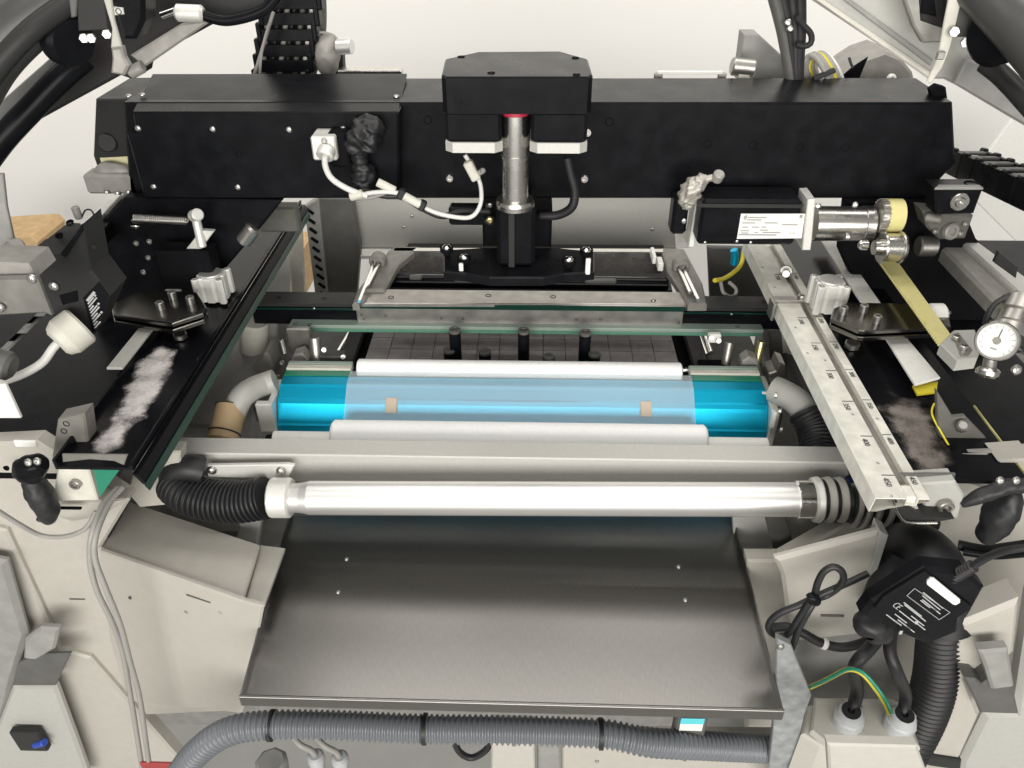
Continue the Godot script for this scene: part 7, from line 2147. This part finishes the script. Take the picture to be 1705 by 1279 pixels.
	plate(st, [Vector3(0.2576, -0.1541, -0.525), Vector3(0.2745, -0.1653, -0.525), Vector3(0.3135, -0.25, -0.525), Vector3(0.3132, -0.2863, -0.525), Vector3(0.3271, -0.4533, -0.525), Vector3(0.3006, -0.4546, -0.525), Vector3(0.2799, -0.2876, -0.525)], Vector3(0, 0, -0.008), 0.001)
	part("sheet", st, M.galv, r)
	inst("bolt", "dome", M.screw, r, Vector3(0.2634, -0.166, -0.5245), Vector3(0, 0, 1), 0.004)

	# junction box with glands
	r = thing("junction_box", "pale beige junction box with rounded lid at the bottom right", "junction box", Vector3(0.3882, -0.33, -0.5169))
	st = S()
	plate(st, [Vector3(0.3407, -0.31, -0.5639), Vector3(0.4314, -0.31, -0.5645), Vector3(0.4426, -0.31, -0.5569), Vector3(0.4396, -0.31, -0.5063), Vector3(0.3358, -0.31, -0.5067), Vector3(0.3237, -0.31, -0.5209)], Vector3(0, -0.008, 0), 0.0025)
	var lid := part("lid", st, M.beige_box, r)
	st = S()
	plate(st, [Vector3(0.3324, -0.319, -0.5601), Vector3(0.4488, -0.319, -0.5629), Vector3(0.4458, -0.319, -0.5089), Vector3(0.3327, -0.319, -0.5076), Vector3(0.315, -0.319, -0.5217)], Vector3(0, -0.12, 0), 0.003)
	part("case", st, M.beige_box, r)
	st = S()
	plate(st, [Vector3(0.2801, -0.1668, -0.418), Vector3(0.3629, -0.1674, -0.418), Vector3(0.4076, -0.2574, -0.418), Vector3(0.305, -0.2623, -0.418)], Vector3(0, 0, -0.01), 0.002)
	part("front_panel", st, M.beige_box, r)
	inst("screw", "dome", M.screw, lid, Vector3(0.3883, -0.31, -0.5525), Vector3.UP, 0.004)
	gi_glands()
	var y := thing("earth_wire", "yellow and green earth wire arching into the right gland of the junction box", "wire", Vector3(0.33, -0.1677, -0.5))
	st = S()
	wire(st, [Vector3(0.2984, -0.3033, -0.56), Vector3(0.3086, -0.2637, -0.54), Vector3(0.3136, -0.2208, -0.52), Vector3(0.3217, -0.2016, -0.515), Vector3(0.3285, -0.1748, -0.505), Vector3(0.3378, -0.1672, -0.495), Vector3(0.352, -0.1801, -0.485), Vector3(0.3587, -0.1871, -0.475), Vector3(0.3606, -0.1899, -0.465)], 0.0026, 10)
	part("yellow_sheath", st, M.yellow, y)
	st = S()
	wire(st, [Vector3(0.2968, -0.2984, -0.5575), Vector3(0.307, -0.2589, -0.5375), Vector3(0.3118, -0.2161, -0.5175), Vector3(0.3199, -0.197, -0.5125), Vector3(0.3266, -0.1704, -0.5025), Vector3(0.3359, -0.1627, -0.4925), Vector3(0.3506, -0.1755, -0.4825), Vector3(0.3571, -0.1823, -0.4725), Vector3(0.3589, -0.185, -0.4625)].map(func(p: Vector3) -> Vector3: return p + Vector3(0.0012, 0.0004, 0.0002)), 0.0019, 8)
	part("green_stripe", st, M.green, y)

func gi_glands() -> void:
	var spots := [Vector3(0.368, -0.306, -0.5313), Vector3(0.4239, -0.306, -0.5282)]
	for i in 2:
		var p: Vector3 = spots[i]
		var r := thing("cable_gland", ["grey hexagonal cable gland on the left of the junction box lid", "grey hexagonal cable gland with the earth wire on the right of the junction box lid"][i], "cable gland", p, "cable glands on the junction box")
		var st := S()
		lathe(st, p - Vector3(0, 0.003, 0), Vector3(-0.1 + 0.1 * i, 1, 0.1), [[0, 0], [0, 0.0175], [0.014, 0.0175], [0.016, 0.016], [0.024, 0.0135], [0.026, 0.011], [0.026, 0.007], [0.02, 0.006]], 8)
		part("nut", st, M.nylon, r)
		st = S()
		lathe(st, p, Vector3(-0.1 + 0.1 * i, 1, 0.1), [[0.02, 0.0105], [0.0236, 0.0105], [0.0236, 0.004]], 20)
		part("seal", st, M.rubber, r)
	var st2 := S()
	wire(st2, [spots[0] + Vector3(0, 0.01, 0), spots[0] + Vector3(0.004, 0.04, -0.01), Vector3(0.3444, -0.1904, -0.52), Vector3(0.3585, -0.1734, -0.53), Vector3(0.3786, -0.1712, -0.55)], 0.0072, 14)
	single("gland_cable", st2, M.rubber, "black cable rising from the left gland of the junction box", "cable")
	st2 = S()
	wire(st2, [spots[1] + Vector3(0, 0.01, 0), spots[1] + Vector3(0.001, 0.04, -0.01), Vector3(0.3904, -0.1992, -0.52), Vector3(0.3807, -0.1777, -0.53), Vector3(0.3869, -0.1689, -0.55)], 0.0066, 14)
	single("gland_cable", st2, M.rubber, "black cable rising from the right gland of the junction box", "cable")
